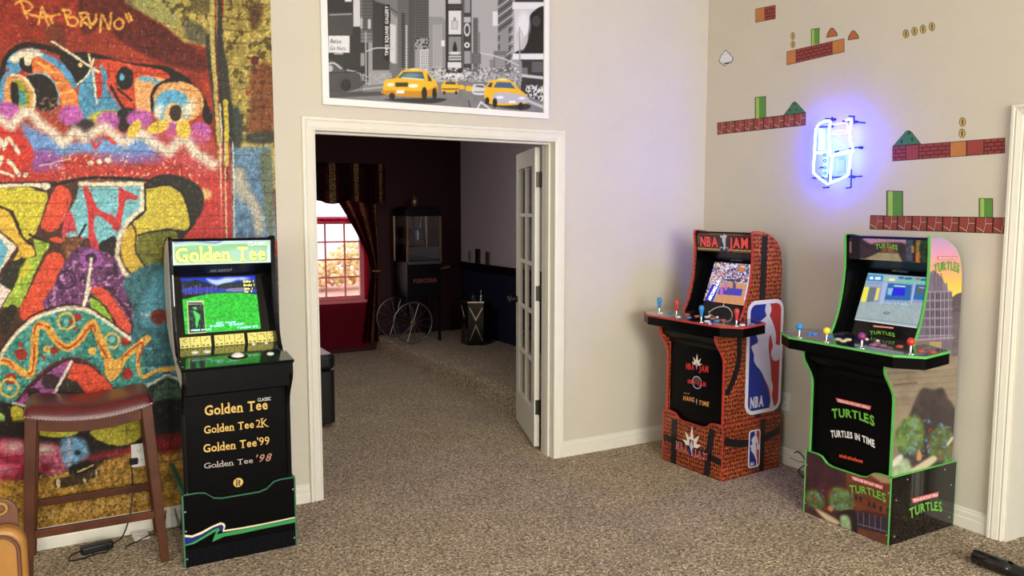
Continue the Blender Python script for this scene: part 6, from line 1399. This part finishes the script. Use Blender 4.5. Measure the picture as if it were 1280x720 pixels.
# give the cushion a little wall below the crown
vs = [(x, y, z + (.012 if k >= N1_ else 0)) for k, (x, y, z) in enumerate(vs)]
seat = MB().add(vs, fs).build('seat', M_leather, t, smooth=60)
nm = MB()
def nail(x, y, nx_, ny_):
    z = sad(x) + .006
    nm.lathe([(.0042, 0), (.003, .002), (.001, .003)], (0, 0, 0), 6); k = len(nm.v) - 18
    for q in range(k, len(nm.v)):
        a, b, h = nm.v[q]
        nm.v[q] = (x + nx_ * h + (a if ny_ else 0), y + ny_ * h + (a if nx_ else 0), z + b)
for i in range(39): nail(-sx + .006 + i * (2 * sx - .012) / 38, -sy, 0, -1); nail(-sx + .006 + i * (2 * sx - .012) / 38, sy, 0, 1)
for i in range(27): nail(sx, -sy + .006 + i * (2 * sy - .012) / 26, 1, 0); nail(-sx, -sy + .006 + i * (2 * sy - .012) / 26, -1, 0)
nm.build('nailhead_trim', M_nail, seat, kind='stuff')
LEGS = {}
for a in (-1, 1):
    for b in (-1, 1):
        top = np.array([a * (sx - .026), b * (sy - .024), .735 - .006]); bot = np.array([a * (sx + .020), b * (sy + .008), 0.])
        LEGS[a, b] = (top, bot)
        MB().beam(bot, top, .036, .036, up=(0, 1, 0), w2=.046, d2=.046).build('leg', M_wood, t, bevel=.003)
def at_h(l, z): a, b = LEGS[l]; return b + (a - b) * z / a[2]
for b in (-1, 1):   # curved aprons under the seat
    m = MB(); K = 14
    for k in range(K):
        x0, x1 = [-sx + .05 + (2 * sx - .10) * q / K for q in (k, k + 1)]; y0 = b * (sy - .010); y1 = b * (sy - .032)
        dd0 = .052 - .0 * x0; lo = lambda x: sad(x) - .048
        vs = [(x, y, z) for x in (x0, x1) for y in (y0, y1) for z in (lo(x), sad(x))]
        m.add(vs, [(0, 1, 3, 2), (4, 6, 7, 5), (0, 4, 5, 1), (2, 3, 7, 6), (0, 2, 6, 4), (1, 5, 7, 3)])
    m.build('apron', M_wood, t)
for a in (-1, 1): MB().box(min(a * (sx - .012), a * (sx - .034)), max(a * (sx - .012), a * (sx - .034)), -sy + .05, sy - .05, .685, .732).build('apron', M_wood, t)
for l0, l1, z in (((-1, -1), (1, -1), .225), ((-1, 1), (1, 1), .245), ((-1, -1), (-1, 1), .33), ((1, -1), (1, 1), .33)):
    MB().beam(at_h(l0, z), at_h(l1, z), .020, .034, up=(0, 0, 1)).build('stretcher', M_wood, t, bevel=.002)

# ------------------------------------------------------------------ tan leather chair at the left edge
M_tan = mat('tan_leather', (150, 104, 42), .42, var=.22, vscale=6, bump=.2, bscale=60)
M_tan2 = mat('worn_brown_leather', (92, 54, 32), .5, var=.2, vscale=10)
t = thing('leather_chair', 'tan leather chair with rounded backrest at the left edge of the photo', 'chair', (-1.257, -1.93, 0), 0)
def rrect(x0, x1, z0, z1, r, n=7): return [(cx + r * math.cos(a), cz + r * math.sin(a)) for cx, cz, a0 in ((x1 - r, z1 - r, 0), (x0 + r, z1 - r, 90), (x0 + r, z0 + r, 180), (x1 - r, z0 + r, 270)) for a in np.radians(np.linspace(a0, a0 + 90, n))]
MB().prism(rrect(-.235, .235, .42, .805, .05), (0, -.02, 0), (1, 0, 0), (0, 0, 1), (0, 1, 0), .05).build('backrest', M_tan, t, bevel=.014, seg=3, smooth=40)
pip = [(x, -.024, z) for x, z in rrect(-.218, .218, .437, .788, .045)]
MB().tube(pip, .005, 6, closed=True).build('piping', M_tan2, t)
tb_ = MB().prism(rrect(-.205, .218, .74, .868, .045), (0, .035, 0), (1, 0, 0), (0, 0, 1), (0, 1, 0), .012).build('leather_tab', M_tan2, t, bevel=.003)
MB().tube([(.180 + .014 * math.cos(a), .032, .842 + .014 * math.sin(a)) for a in np.linspace(0, 6.28, 17)[:-1]], .005, 6, closed=True).build('eyelet', mat('brass', (200, 160, 90), .3, metal=.9), tb_)
MB().prism(rrect(-.23, .23, .0, .42, .05), (0, 0, .40), (1, 0, 0), (0, 1, 0), (0, 0, 1), .075).build('seat', M_tan, t, bevel=.015, seg=3, smooth=40)
for a in (-1, 1):
    for b in (0, 1): MB().beam((a * .215, .03 + .37 * b, 0), (a * .20, .04 + .33 * b, .41), .03, .03, up=(0, 1, 0), w2=.04, d2=.04).build('leg', M_wood, t, bevel=.003)

# ------------------------------------------------------------------ outlets, adapter and cords
M_plate = mat('white_plastic', (226, 224, 216), .35, var=.02); M_cord = mat('black_cord', (16, 16, 17), .45, var=0); M_slot = mat('dark_slot', (30, 28, 26), .6)
def outlet(label, loc, rz, flat=False):
    t = thing('wall_outlet', label, 'outlet', loc, rz)
    if flat: t.rotation_euler = (math.radians(-88), 0, rz)
    MB().box(-.036, .036, -.006, 0, -.058, .058).build('cover_plate', M_plate, t, bevel=.002)
    for z in (-.024, .024):
        s = MB().prism(rrect(-.017, .017, z - .016, z + .016, .010, 4), (0, -.006, 0), (1, 0, 0), (0, 0, 1), (0, -1, 0), .0015).build('socket', M_plate, t)
        MB().box(-.008, -.0055, -.0080, -.0074, z - .004, z + .006).box(.0055, .008, -.0080, -.0074, z - .004, z + .006).box(-.002, .002, -.0080, -.0074, z - .011, z - .007).build('slot', M_slot, s)
    return t
outlet('white wall outlet on the mural behind the stool leg', (-.652, -.0035, .395), 0)
outlet('white wall outlet on the right wall between the two right-hand cabinets', (XR, -.79, .40), -math.pi / 2)
t = outlet('white outlet plate lying on the carpet under the stool', (-.668, -.075, .008), .1, True)
t = thing('power_adapter', 'black power adapter with coiled cord on the carpet below the stool', 'power adapter', (-.86, -.15, 0), .18)
MB().prism(rrect(-.07, .07, -.026, .026, .012, 5), (0, 0, .001), (1, 0, 0), (0, 1, 0), (0, 0, 1), .036).build('housing', M_cord, t, bevel=.008, seg=3, smooth=40)
def cordpath(pts): return smooth_path(pts, False, 6)
MB().tube(cordpath([(.07, 0, .018), (.12, .03, .03), (.165, .075, .10), (.19, .105, .20), (.193, .108, .28), (.196, .120, .36), (.206, .115, .37)]), .0035, 6).build('cord', M_cord, t)
MB().box(.185, .222, .095, .131, .352, .385).build('plug', M_cord, t, bevel=.004)
MB().tube(cordpath([(-.07, 0, .018), (-.11, -.01, .012), (-.125, -.05, .006), (-.08, -.065, .006), (-.02, -.05, .006), (.03, -.06, .008), (.05, -.045, .03), (.03, -.038, .04)]), .0035, 6).build('cord', M_cord, t)
c2 = MB().tube(cordpath([(-.74, -.18, .006), (-.70, -.15, .006), (-.66, -.13, .012), (-.62, -.12, .02), (-.57, -.125, .006), (-.555, -.07, .05), (-.545, -.035, .10)]), .003, 6).build('power_cord', M_cord)  # a separate power cord, like the two below
tag(c2, 'thin black cord running on the carpet behind the golf cabinet and stool', 'cord')
c3 = MB().tube(cordpath([(2.99, -.90, .10), (2.992, -.93, .115), (2.99, -.98, .085), (2.985, -1.0, .06), (2.988, -.965, .03), (2.975, -.95, .005), (2.93, -1.0, .005), (2.90, -1.08, .005), (2.93, -1.2, .005)]), .0035, 6).build('power_cord', M_cord)
tag(c3, 'black power cord looping down the baseboard between the basketball and green-edged cabinets', 'cord')
c4 = MB().tube(cordpath([(3.002, -.86, .055), (3.002, -.93, .052), (3.003, -1.02, .07), (3.003, -1.15, .075)]), .0035, 6).build('power_cord', mat('grey_cord', (150, 146, 140), .5))
tag(c4, 'pale grey cord along the baseboard between the basketball and green-edged cabinets', 'cord')

# ------------------------------------------------------------------ black tube at the lower right
M_tube = mat('glossy_black_plastic', (12, 12, 14), .12, coat=.6)
t = thing('flashlight', 'glossy black tubular flashlight with a narrower neck lying on the carpet at bottom right', 'flashlight', (2.652, -2.235, .036), math.radians(-89))
MB().lathe([(.026, 0), (.034, .004), (.036, .014), (.036, .150), (.033, .162), (.0285, .170)], (0, 0, 0), 28, 'x').build('handle', M_tube, t, smooth=35)
MB().lathe([(.0285, .170), (.0265, .18), (.0265, .29), (.030, .30)], (0, 0, 0), 24, 'x').build('neck', mat('satin_black_grip', (24, 24, 26), .4), t, smooth=35)
MB().lathe([(.030, .30), (.0355, .33), (.0355, .37), (.033, .372), (.004, .366)], (0, 0, 0), 24, 'x').build('head', M_tube, t, smooth=35)
MB().box(.03, .14, -.007, .007, .0345, .0375).build('rubber_strip', mat('grey_rubber', (92, 94, 96), .35), t, bevel=.002)

# ------------------------------------------------------------------ things in the dim room
# popcorn cart
M_cart = mat('black_cart_enamel', (8, 6, 7), .4, spec=.2); M_brass = mat('dull_brass', (130, 104, 70), .35, metal=.6); M_steel = mat('brushed_steel', (104, 104, 108), .35, metal=.7); M_glass = mat('clear_glass', (250, 252, 252), .02, trans=1., var=0)
t = thing('popcorn_machine', 'black popcorn cart with glass cabinet and big spoked wheels in the dark room', 'popcorn machine', (2.44, 3.74, PZ), 0.0)
MB().box(-.205, .205, .0, .42, .86, .885).build('cabinet_base', M_cart, t, bevel=.004); m = MB(); m.box(-.205, .205, .0, .42, 1.385, 1.46); m.box(-.175, .175, .03, .39, 1.46, 1.49); m.build('cabinet_roof', M_cart, t, bevel=.004)
for a in (-1, 1):
    for b in (0, 1): MB().box(a * .195 - .009, a * .195 + .009, b * .40 + .001, b * .40 + .019, .885, 1.385).build('corner_post', M_brass, t)
for a, b, c_, d_ in ((-.186, .186, .006, .009), (-.186, .186, .411, .414)): MB().box(a, b, c_, d_, .885, 1.385).build('glass_panel', M_glass, t)
for a in (-.197, .194): MB().box(a, a + .003, .02, .40, .885, 1.385).build('glass_panel', M_glass, t)
MB().box(-.18, .18, .02, .025, .905, 1.05).build('crumb_panel', M_steel, t); MB().box(-.19, .19, -.015, .03, .862, .895).build('tray', M_steel, t, bevel=.003)
k = MB().lathe([(.05, 0), (.085, .01), (.09, .11), (.082, .125), (.02, .135)], (.0, .2, 1.12), 20).build('kettle', M_steel, t, smooth=40)
MB().tube([(.03, .2, 1.25), (.05, .2, 1.39)], .006).tube([(-.06, .2, 1.22), (-.08, .2, 1.39)], .005).build('hanger', M_steel, k)
MB().lathe([(.02, 0), (.032, .02), (.034, .07), (.028, .085), (.010, .095), (.012, .11), (.004, .12)], (-.03, .2, 1.49), 16).build('finial', M_brass, t, smooth=40)
for z in (1.08, 1.27): MB().lathe([(.010, 0), (.010, -.012), (.006, -.018)], (-.175, .0, z), 10, 'y').build('door_knob', M_nail, t)
m = MB(); m.box(-.20, .20, .01, .41, .50, .86); m.build('cart_body', M_cart, t, bevel=.004)
for a in (-1, 1):
    for b in (.03, .39): MB().box(a * .185 - .012, a * .185 + .012, b - .012, b + .012, 0 if a > 0 else .2, .50).build('leg', M_cart, t)
fnm = lambda x, z: (x, .0, z)
lettering('POPCORN', (-.13, .008, .66), (.14, .008, .66), (-.13, .008, .705), (0, -1, 0), mat('faded_red_lettering', (120, 60, 50), .5), t, bold=.05)
MB().tube([(.2, .05, .80), (.32, .05, .82), (.32, .37, .82), (.2, .37, .80)], .010).build('push_handle', M_brass, t)
ax = (-.172, .235)
MB().tube([(ax[0], -.075, ax[1]), (ax[0], .475, ax[1])], .012).build('axle', M_cart, t)
for y in (-.07, .47):
    wh = MB().tube([(ax[0] + .222 * math.cos(a), y, ax[1] + .222 * math.sin(a)) for a in np.linspace(0, 2 * math.pi, 41)[:-1]], .0085, 8, closed=True).build('wheel', M_steel, t, smooth=True)
    sp = MB()
    for k in range(12): w_ = 2 * math.pi * k / 12 + .2; sp.tube([(ax[0] + .02 * math.cos(w_), y, ax[1] + .02 * math.sin(w_)), (ax[0] + .218 * math.cos(w_), y, ax[1] + .218 * math.sin(w_))], .0028, 5)
    sp.build('spokes', M_steel, wh); MB().lathe([(.02, -.015), (.028, -.01), (.028, .01), (.02, .015)], (ax[0], y, ax[1]), 14, 'y').build('hub', M_brass, wh)
# glossy black bin with chrome chevrons
t = thing('storage_drum', 'glossy black drum with chrome chevron trim standing on the carpeted step', 'drum', (2.90, 3.40, PZ), -.5)
hexp = [(.17 * math.cos(a), .17 * math.sin(a)) for a in np.linspace(0, 2 * math.pi, 7)[:-1]]
MB().prism(hexp, (0, 0, 0), (1, 0, 0), (0, 1, 0), (0, 0, 1), .46).build('drum_body', M_tube, t, bevel=.004)
MB().prism([(p_[0] * 1.04, p_[1] * 1.04) for p_ in hexp], (0, 0, .46), (1, 0, 0), (0, 1, 0), (0, 0, 1), .015).build('lid', M_chrome, t)
for f_ in (3, 4):
    a, b = [np.array(hexp[q % 6]) for q in (f_, f_ + 1)]; e = b - a; n_ = np.array([e[1], -e[0]]) / np.linalg.norm(e); o_ = (*(a + n_ * .001), 0)
    for z0, sgn in ((.26, 1), (.04, -1)):
        p1, p2, p3 = (.1, z0 + (.14 if sgn > 0 else 0)), (.5, z0 + (0 if sgn > 0 else .16)), (.92, z0 + (.14 if sgn > 0 else 0)); L_ = np.linalg.norm(e)
        MB().prism([(p1[0] * L_, p1[1]), (p2[0] * L_, p2[1]), (p3[0] * L_, p3[1]), (p3[0] * L_, p3[1] + .02), (p2[0] * L_, p2[1] + .035), (p1[0] * L_, p1[1] + .02)], o_, (e[0] / L_, e[1] / L_, 0), (0, 0, 1), (n_[0], n_[1], 0), .004).build('chevron_trim', M_chrome, t)
for i, (x, y, h, lab) in enumerate(((-.05, -.03, .09, 'left'), (.03, -.05, .12, 'middle'), (.07, .04, .07, 'right'))):
    b = MB().lathe([(.02, 0), (.024, .01), (.022, h * .5), (.008, h * .7), (.009, h)], (0, 0, 0), 14).build('glass_bottle', M_chrome if i == 1 else M_glass, smooth=40)
    b.location = (2.90 + x, 3.40 + y, PZ + .4755)
    tag(b, ['small clear bottle, leftmost on the black drum', 'small chrome shaker, tallest on the black drum', 'small clear bottle, rightmost on the black drum'][i], 'bottle', 'bottles on the black drum')
# picture frames on the chair rail
for (y, w_, h_, c_, lab) in ((4.13, .10, .15, (206, 200, 196), 'pale picture frame leaning on the black chair rail in the far corner'), (3.93, .11, .17, (60, 44, 50), 'dark picture frame standing on the black chair rail beside the pale one'), (3.68, .08, .15, (120, 90, 92), 'small mauve picture frame on the black chair rail nearest the french door')):
    t = thing('picture_frame', lab, 'picture frame', (FX - .027, y, 1.0), -math.pi / 2)
    MB().box(-w_ / 2, w_ / 2, 0, .012, 0, h_).build('frame', mat('frame_' + str(c_[0]), c_, .4), t, bevel=.002)
    MB().box(-w_ / 2 + .014, w_ / 2 - .014, -.001, .0, .016, h_ - .016).build('picture', mat('frame_picture_' + str(c_[0]), tuple(int(v * .7) for v in c_), .3, var=.3, vscale=20), t)
# ottoman
t = thing('ottoman', 'black leather ottoman just inside the doorway on the left', 'ottoman', (.40, 1.75, 0), 0)
MB().prism(rrect(-.36, .36, -.33, .33, .05), (0, 0, .03), (1, 0, 0), (0, 1, 0), (0, 0, 1), .40).build('base', mat('black_leather', (14, 14, 16), .35, bump=.1), t, bevel=.01, smooth=40)
MB().prism(rrect(-.365, .365, -.335, .335, .06), (0, 0, .435), (1, 0, 0), (0, 1, 0), (0, 0, 1), .115).build('cushion', mat('black_leather', (14, 14, 16)), t, bevel=.03, seg=4, smooth=40)
for a in (-1, 1):
    for b in (-1, 1): MB().box(a * .3 - .025, a * .3 + .025, b * .27 - .025, b * .27 + .025, 0, .03).build('foot', M_wood, t)

# ================================================================== WALL DECALS on the right wall
WR = np.array([XR, 0, 0]); WN = np.array([-1., 0, 0])
def wp(x, y): p = hit((x, y), WR, WN); return (-p[1], p[2])          # (across to the right, height)
KC = lambda x, y: wp(880 + x / 3.6, y / 3.6)
LC = lambda x, y: wp(1080 + x / 2.25, y / 2.25)
def dprism(m, pts, lift0, t): return m.prism(pts, (XR - lift0, 0, 0), (0, -1, 0), (0, 0, 1), (-1, 0, 0), t)
M_db = mat('decal_dark_line', (40, 22, 20), .6, var=0); M_dr = mat('decal_brick_red', (146, 58, 50), .6, var=.08); M_dr2 = mat('decal_ground_red', (150, 64, 54), .6, var=.08); M_do = mat('decal_orange', (188, 120, 62), .6, var=.08)
M_dc = mat('decal_cream_line', (226, 190, 164), .6, var=0); M_dg = mat('decal_green', (86, 142, 58), .6, var=.05); M_dg2 = mat('decal_light_green', (160, 190, 92), .6, var=.03); M_dgd = mat('decal_deep_green', (58, 116, 70), .6, var=.05); M_dgold = mat('decal_gold', (196, 168, 96), .5, var=.05); M_dbr = mat('decal_brown', (176, 100, 52), .6, var=.08)
def lerpq(q, u, v):
    """q: top-left, top-right, bottom-right, bottom-left"""
    q = [np.array(p_) for p_ in q]; return tuple((q[0] * (1 - u) + q[1] * u) * (1 - v) + (q[3] * (1 - u) + q[2] * u) * v)
def sub(q, u0, u1, v0, v1): return [lerpq(q, u0, v0), lerpq(q, u1, v0), lerpq(q, u1, v1), lerpq(q, u0, v1)]
def strip(label, C_, segs, tl, tr, br, bl):
    """segs: list of (share of width, kind)"""
    Q = [C_(*p_) for p_ in (tl, tr, br, bl)]
    ctr = np.mean(np.array(Q), 0); t = thing('wall_decal', label, 'decal', (XR, -ctr[0], ctr[1]), 0, 'block wall decals')
    def bm(pl, l0, th, name, m):
        o = MB()
        for p_ in pl: dprism(o, p_, l0, th)
        o.v = [(x - XR, y + ctr[0], z - ctr[1]) for x, y, z in o.v]; return o.build(name, m, t)
    bm([Q], .0002, .0006, 'backing', M_db)
    tot = sum(s_[0] for s_ in segs); u = 0
    for w_, kind in segs:
        u1 = u + w_ / tot; q = sub(Q, u, u1, 0, 1); wd = np.linalg.norm(np.array(q[1]) - np.array(q[0])); ht = np.linalg.norm(np.array(q[3]) - np.array(q[0])); e = .003
        if kind in 'or': bm([sub(q, e / wd, 1 - e / wd, e / ht, 1 - e / ht)], .0008, .0004, 'tile', M_do if kind == 'o' else M_dr2)
        elif kind == 'b':
            out = []; rows = 4; bw = ht / 2.1; n_ = max(1, round(wd / bw))
            for r_ in range(rows):
                off = .5 if r_ % 2 else 0
                for k in range(-1, n_ + 1):
                    a, b = (k + off) / n_, (k + 1 + off) / n_; a, b = max(a, 0) + .0022 / wd, min(b, 1) - .0022 / wd
                    if b - a > .004: out.append(sub(q, a, b, r_ / rows + .0022 / ht, (r_ + 1) / rows - .0022 / ht))
            bm(out, .0008, .0004, 'brick_pattern', M_dr)
        elif kind == 'g':
            n_ = max(1, round(wd / ht * .98)); out = []; ln = []
            for k in range(n_):
                c_ = sub(q, k / n_, (k + 1) / n_, 0, 1); f = lambda pts: [lerpq(c_, a, b) for a, b in pts]
                out += [f([(.05, .05), (.52, .05), (.52, .86), (.30, .72), (.05, .62)]), f([(.05, .70), (.28, .80), (.48, .95), (.05, .95)]), f([(.60, .05), (.95, .05), (.95, .36), (.60, .36)]), f([(.60, .46), (.95, .46), (.95, .95), (.54, .95), (.60, .70)])]
                ln += [f([(.555, .03), (.58, .03), (.58, .5), (.50, .97), (.47, .97), (.555, .5)]), f([(.05, .64), (.30, .74), (.50, .90), (.48, .93), (.28, .78), (.05, .68)]), f([(.60, .39), (.95, .39), (.95, .43), (.60, .43)])]
            bm(out, .0008, .0004, 'block_pattern', M_dr2); bm(ln, .0012, .0003, 'highlight_lines', M_dc)
        u = u1
    return t
strip('small orange and brick block decal highest on the right wall', KC, [(44, 'o'), (47, 'b')], (231, 40), (322, 22), (322, 85), (231, 102))
strip('brick decal strip with an orange tile at each end below the small top block', KC, [(46, 'o'), (162, 'b'), (52, 'o')], (372, 232), (632, 172), (632, 234), (372, 294))
strip('reddish ground strip decal left of the neon sign', KC, [(1, 'g')], (60, 552), (458, 506), (458, 564), (60, 606))
strip('long brick decal strip with orange and red tiles right of the neon sign', LC, [(42, 'b'), (40, 'r'), (90, 'b'), (46, 'o'), (46, 'r'), (53, 'b')], (80, 411), (397, 387), (397, 431), (80, 454))
strip('reddish ground strip decal directly above the green-edged cabinet', LC, [(1, 'g')], (18, 605), (415, 612), (413, 658), (16, 645))
def decal(name, label, C_, shapes, group=None, ctr=None):
    """shapes: (part name, crop points, material) from back to front"""
    pts = [C_(*p_) for p_ in shapes[0][1]]; c_ = np.mean(np.array(pts), 0) ; t = thing(name, label, 'decal', (XR, -c_[0], c_[1]), 0, group)
    for k, (nm_, sh, m) in enumerate(shapes):
        o = MB(); dprism(o, [C_(*p_) for p_ in sh], .0002 + .0005 * k, .0005); o.v = [(x - XR, y + c_[0], z - c_[1]) for x, y, z in o.v]; o.build(nm_, m, t)
    return t
def column(label, C_, x0, x1, yt, yb, lean=0):
    w_ = x1 - x0; sk = lambda a, y: (x0 + a * w_, y)
    decal('column_decal', label, C_, [('outline', [sk(0, yt), sk(1, yt + lean), sk(1, yb + lean), sk(0, yb)], M_db), ('green_field', [sk(.05, yt + 2), sk(.95, yt + 2 + lean), sk(.95, yb + lean), sk(.05, yb)], M_dg), ('light_band', [sk(.12, yt + 2), sk(.38, yt + 2), sk(.38, yb), sk(.12, yb)], M_dg2)], 'green column decals')
column('plain green column decal on the upper brick strip', KC, 482, 520, 132, 204, -8)
column('plain green column decal on the ground strip left of the neon sign', KC, 229, 279, 438, 533, -6)
column('plain green column decal at the left end of the lowest ground strip', LC, 63, 110, 536, 607, 1)
column('plain green column decal at the right end of the lowest ground strip', LC, 323, 363, 557, 610, 1)
def ellp(cx, cy, rx, ry, n=16): return [(cx + rx * math.cos(a), cy + ry * math.sin(a)) for a in np.linspace(0, 2 * math.pi, n + 1)[:-1]]
def coin(label, C_, x, y, rx, ry): decal('oval_decal', label, C_, [('outline', ellp(x, y, rx, ry), M_db), ('gold_field', ellp(x, y, rx * .82, ry * .86), M_dgold), ('slot', [(x - rx * .12, y - ry * .55), (x + rx * .22, y - ry * .55), (x + rx * .22, y + ry * .55), (x - rx * .12, y + ry * .55)], M_db)], 'gold oval decals')
coin('upper gold oval decal above the left end of the upper brick strip', KC, 400, 162, 10, 17); coin('lower gold oval decal above the left end of the upper brick strip', KC, 400, 200, 10, 17)
for k, (x, y) in enumerate(((118, 95), (142, 88), (166, 82), (191, 75))): coin(['leftmost', 'second from left', 'third from left', 'rightmost'][k] + ' of the four gold oval decals in a row at the top', LC, x, y, 8.5, 12.5)
coin('upper gold oval decal above the long brick strip', LC, 277, 343, 9.5, 13); coin('lower gold oval decal above the long brick strip', LC, 276, 375, 9.5, 13)
def mound(label, C_, pts, dots):
    decal('mound_decal', label, C_, [('outline', pts, M_db), ('green_field', [(x + (np.mean([p_[0] for p_ in pts]) - x) * .05, y + (np.mean([p_[1] for p_ in pts]) - y) * .06) for x, y in pts], M_dgd)] + [('spot', ellp(x, y, 3, 5, 8), M_db) for x, y in dots], 'green mound decals')
mound('green mound decal on the ground strip left of the neon sign', KC, [(356, 520), (385, 482), (398, 462), (408, 456), (418, 462), (458, 506)], ((388, 496), (418, 492), (410, 468)))
mound('green mound decal on the left end of the long brick strip', LC, [(81, 411), (108, 380), (118, 368), (126, 366), (134, 370), (161, 405)], ((106, 398), (136, 392), (128, 374)))
for (x, y), lab in (((575, 150), 'plain orange dome decal above the right end of the upper brick strip'), ((671, 162), 'plain orange dome decal right of the upper brick strip')):
    decal('dome_decal', lab, KC, [('outline', [(x - 25, y + 20), (x - 20, y), (x - 8, y - 20), (x, y - 26), (x + 9, y - 22), (x + 24, y - 2), (x + 27, y + 12)], M_db), ('orange_field', [(x - 22, y + 17), (x - 17, y), (x - 6, y - 18), (x, y - 22), (x + 8, y - 19), (x + 21, y), (x + 24, y + 10)], M_dbr)], 'orange dome decals')
M_cl = mat('decal_white', (222, 224, 228), .6, var=0)
cl = [(66, 270), (74, 258), (72, 248), (84, 244), (90, 230), (100, 224), (108, 236), (118, 240), (122, 252), (132, 256), (130, 272), (120, 284), (104, 288), (94, 298), (82, 290), (72, 284)]
decal('cloud_decal', 'small white cloud decal with dark outline near the room corner', KC, [('outline', cl, M_db), ('white_field', [(100 + (x - 100) * .9, 262 + (y - 262) * .9) for x, y in cl], M_cl), ('shade_line', [(84, 278), (94, 284), (108, 280), (120, 276), (108, 286), (94, 289)], M_db)])

# ================================================================== NEON SIGN
NX = XR - .055
NC = lambda x, y: (lambda p_: np.array(p_))(hit((1005 + x / 6.55, 135 + y / 6.55), (NX, 0, 0), WN))
c0 = NC(240, 360); t = thing('neon_sign', 'glowing blue and pink neon sign shaped like an arcade cabinet on the right wall', 'neon sign', (XR, c0[1], c0[2]))
L_ = lambda x, y, dx=0.: NC(x, y) - np.array([XR, c0[1], c0[2]]) + np.array([dx, 0, 0])
def neon_mat(name, col, s):
    m = bpy.data.materials.new(name); m.use_nodes = True; b = m.node_tree.nodes['Principled BSDF']; b.inputs['Base Color'].default_value = (.5, .5, .5, 1); b.inputs['Emission Color'].default_value = (*col, 1); b.inputs['Emission Strength'].default_value = s; return m
E_bl = neon_mat('neon_white_blue', (.014, .028, 1.0), 115); E_cy = neon_mat('neon_cyan', (.10, .42, 1.0), 4); E_pk = neon_mat('neon_pink', (1.0, .26, .55), 2.4); E_dp = neon_mat('neon_deep_blue', (.0, .02, 1.0), 14)
def neon(pts, m, r=.0068, dx=0., closed=False, sm=True):
    P = [L_(*q_, dx) for q_ in pts]
    if sm and len(P) > 2:
        out = []
        for i in range(len(P)): out.append(P[i])
        P = out
    MB().tube(P, r, 8, closed=closed).build('neon_tube', m, t, smooth=60)
neon([(214, 372), (205, 250), (208, 150), (222, 118), (205, 104), (170, 108), (125, 130), (100, 165), (92, 250), (86, 362), (120, 368), (214, 368)], E_bl)
for xx in (118, 136, 154): neon([(xx, 165 + (xx - 118) * .2), (xx + 2, 250), (xx, 345)], E_cy, r=.0062, dx=.008)
neon([(222, 118), (214, 240), (216, 372), (222, 398)], E_bl, r=.005, dx=-.006)
neon([(235, 134), (300, 128), (350, 126), (358, 150), (356, 184)], E_pk, r=.0045); neon([(232, 214), (340, 208), (354, 196), (342, 184), (234, 192)], E_pk, r=.0045)
neon([(342, 100), (362, 94), (384, 96), (390, 118), (378, 160), (372, 210), (380, 270), (398, 330), (402, 350), (388, 366)], E_bl, r=.0068)
neon([(402, 352), (320, 364), (250, 380), (225, 396)], E_bl, r=.0062); neon([(380, 366), (320, 378), (262, 394)], E_cy, r=.004, dx=.004)
neon([(238, 256), (300, 290), (334, 322), (300, 334), (240, 346)], E_cy, r=.0045)
neon([(88, 372), (80, 450), (78, 530), (110, 562), (150, 592), (198, 626), (214, 614), (216, 560), (222, 470), (234, 398)], E_bl, r=.0068)
neon([(218, 612), (290, 584), (352, 556), (366, 536), (374, 450), (386, 372)], E_bl, r=.0068)
neon([(180, 372), (178, 470), (174, 570)], E_cy, r=.0085, dx=.006); neon([(160, 390), (158, 480), (154, 560)], E_cy, r=.004, dx=.006)
neon([(262, 404), (345, 388), (342, 450), (344, 530), (262, 552), (256, 480), (262, 404)], E_dp, r=.0045, dx=.004); neon([(280, 420), (326, 410), (324, 520), (282, 530)], E_dp, r=.0045, dx=.012)
for yy in (385, 432, 490, 535): MB().tube([L_(180 + 11 * math.cos(a), yy + 11 * math.sin(a), -.008) for a in np.linspace(0, 6.28, 13)[:-1]], .003, 6, closed=True).build('tube_support', mat('dark_metal_frame', (22, 24, 34), .5), t)
M_fr = mat('dark_metal_frame', (22, 24, 34), .5)
for a, b in (((45, 573), (450, 558)), ((65, 155), (215, 150)), ((290, 104), (475, 119)), ((345, 330), (430, 318)), ((175, 540), (175, 650)), ((362, 500), (360, 650)), ((205, 70), (208, 160)), ((385, 62), (385, 130)), ((100, 490), (150, 480)), ((130, 652), (180, 650)), ((320, 655), (360, 650)), ((150, 85), (208, 88)), ((340, 64), (390, 66))):
    MB().tube([L_(*a, .026), L_(*b, .026)], .0042, 6).build('support_bar', M_fr, t)
for x, y in ((205, 90), (385, 110), (175, 570), (362, 562), (425, 322)):
    p_ = L_(x, y, .0); MB().tube([p_ + np.array([.030, 0, 0]), p_ + np.array([.054, 0, 0])], .008, 8).build('wall_mount', M_fr, t)
MB().box(-.030, -.022, c0[1] * 0 - .012, .012, -.015, .015).build('tube_clip', M_fr, t)
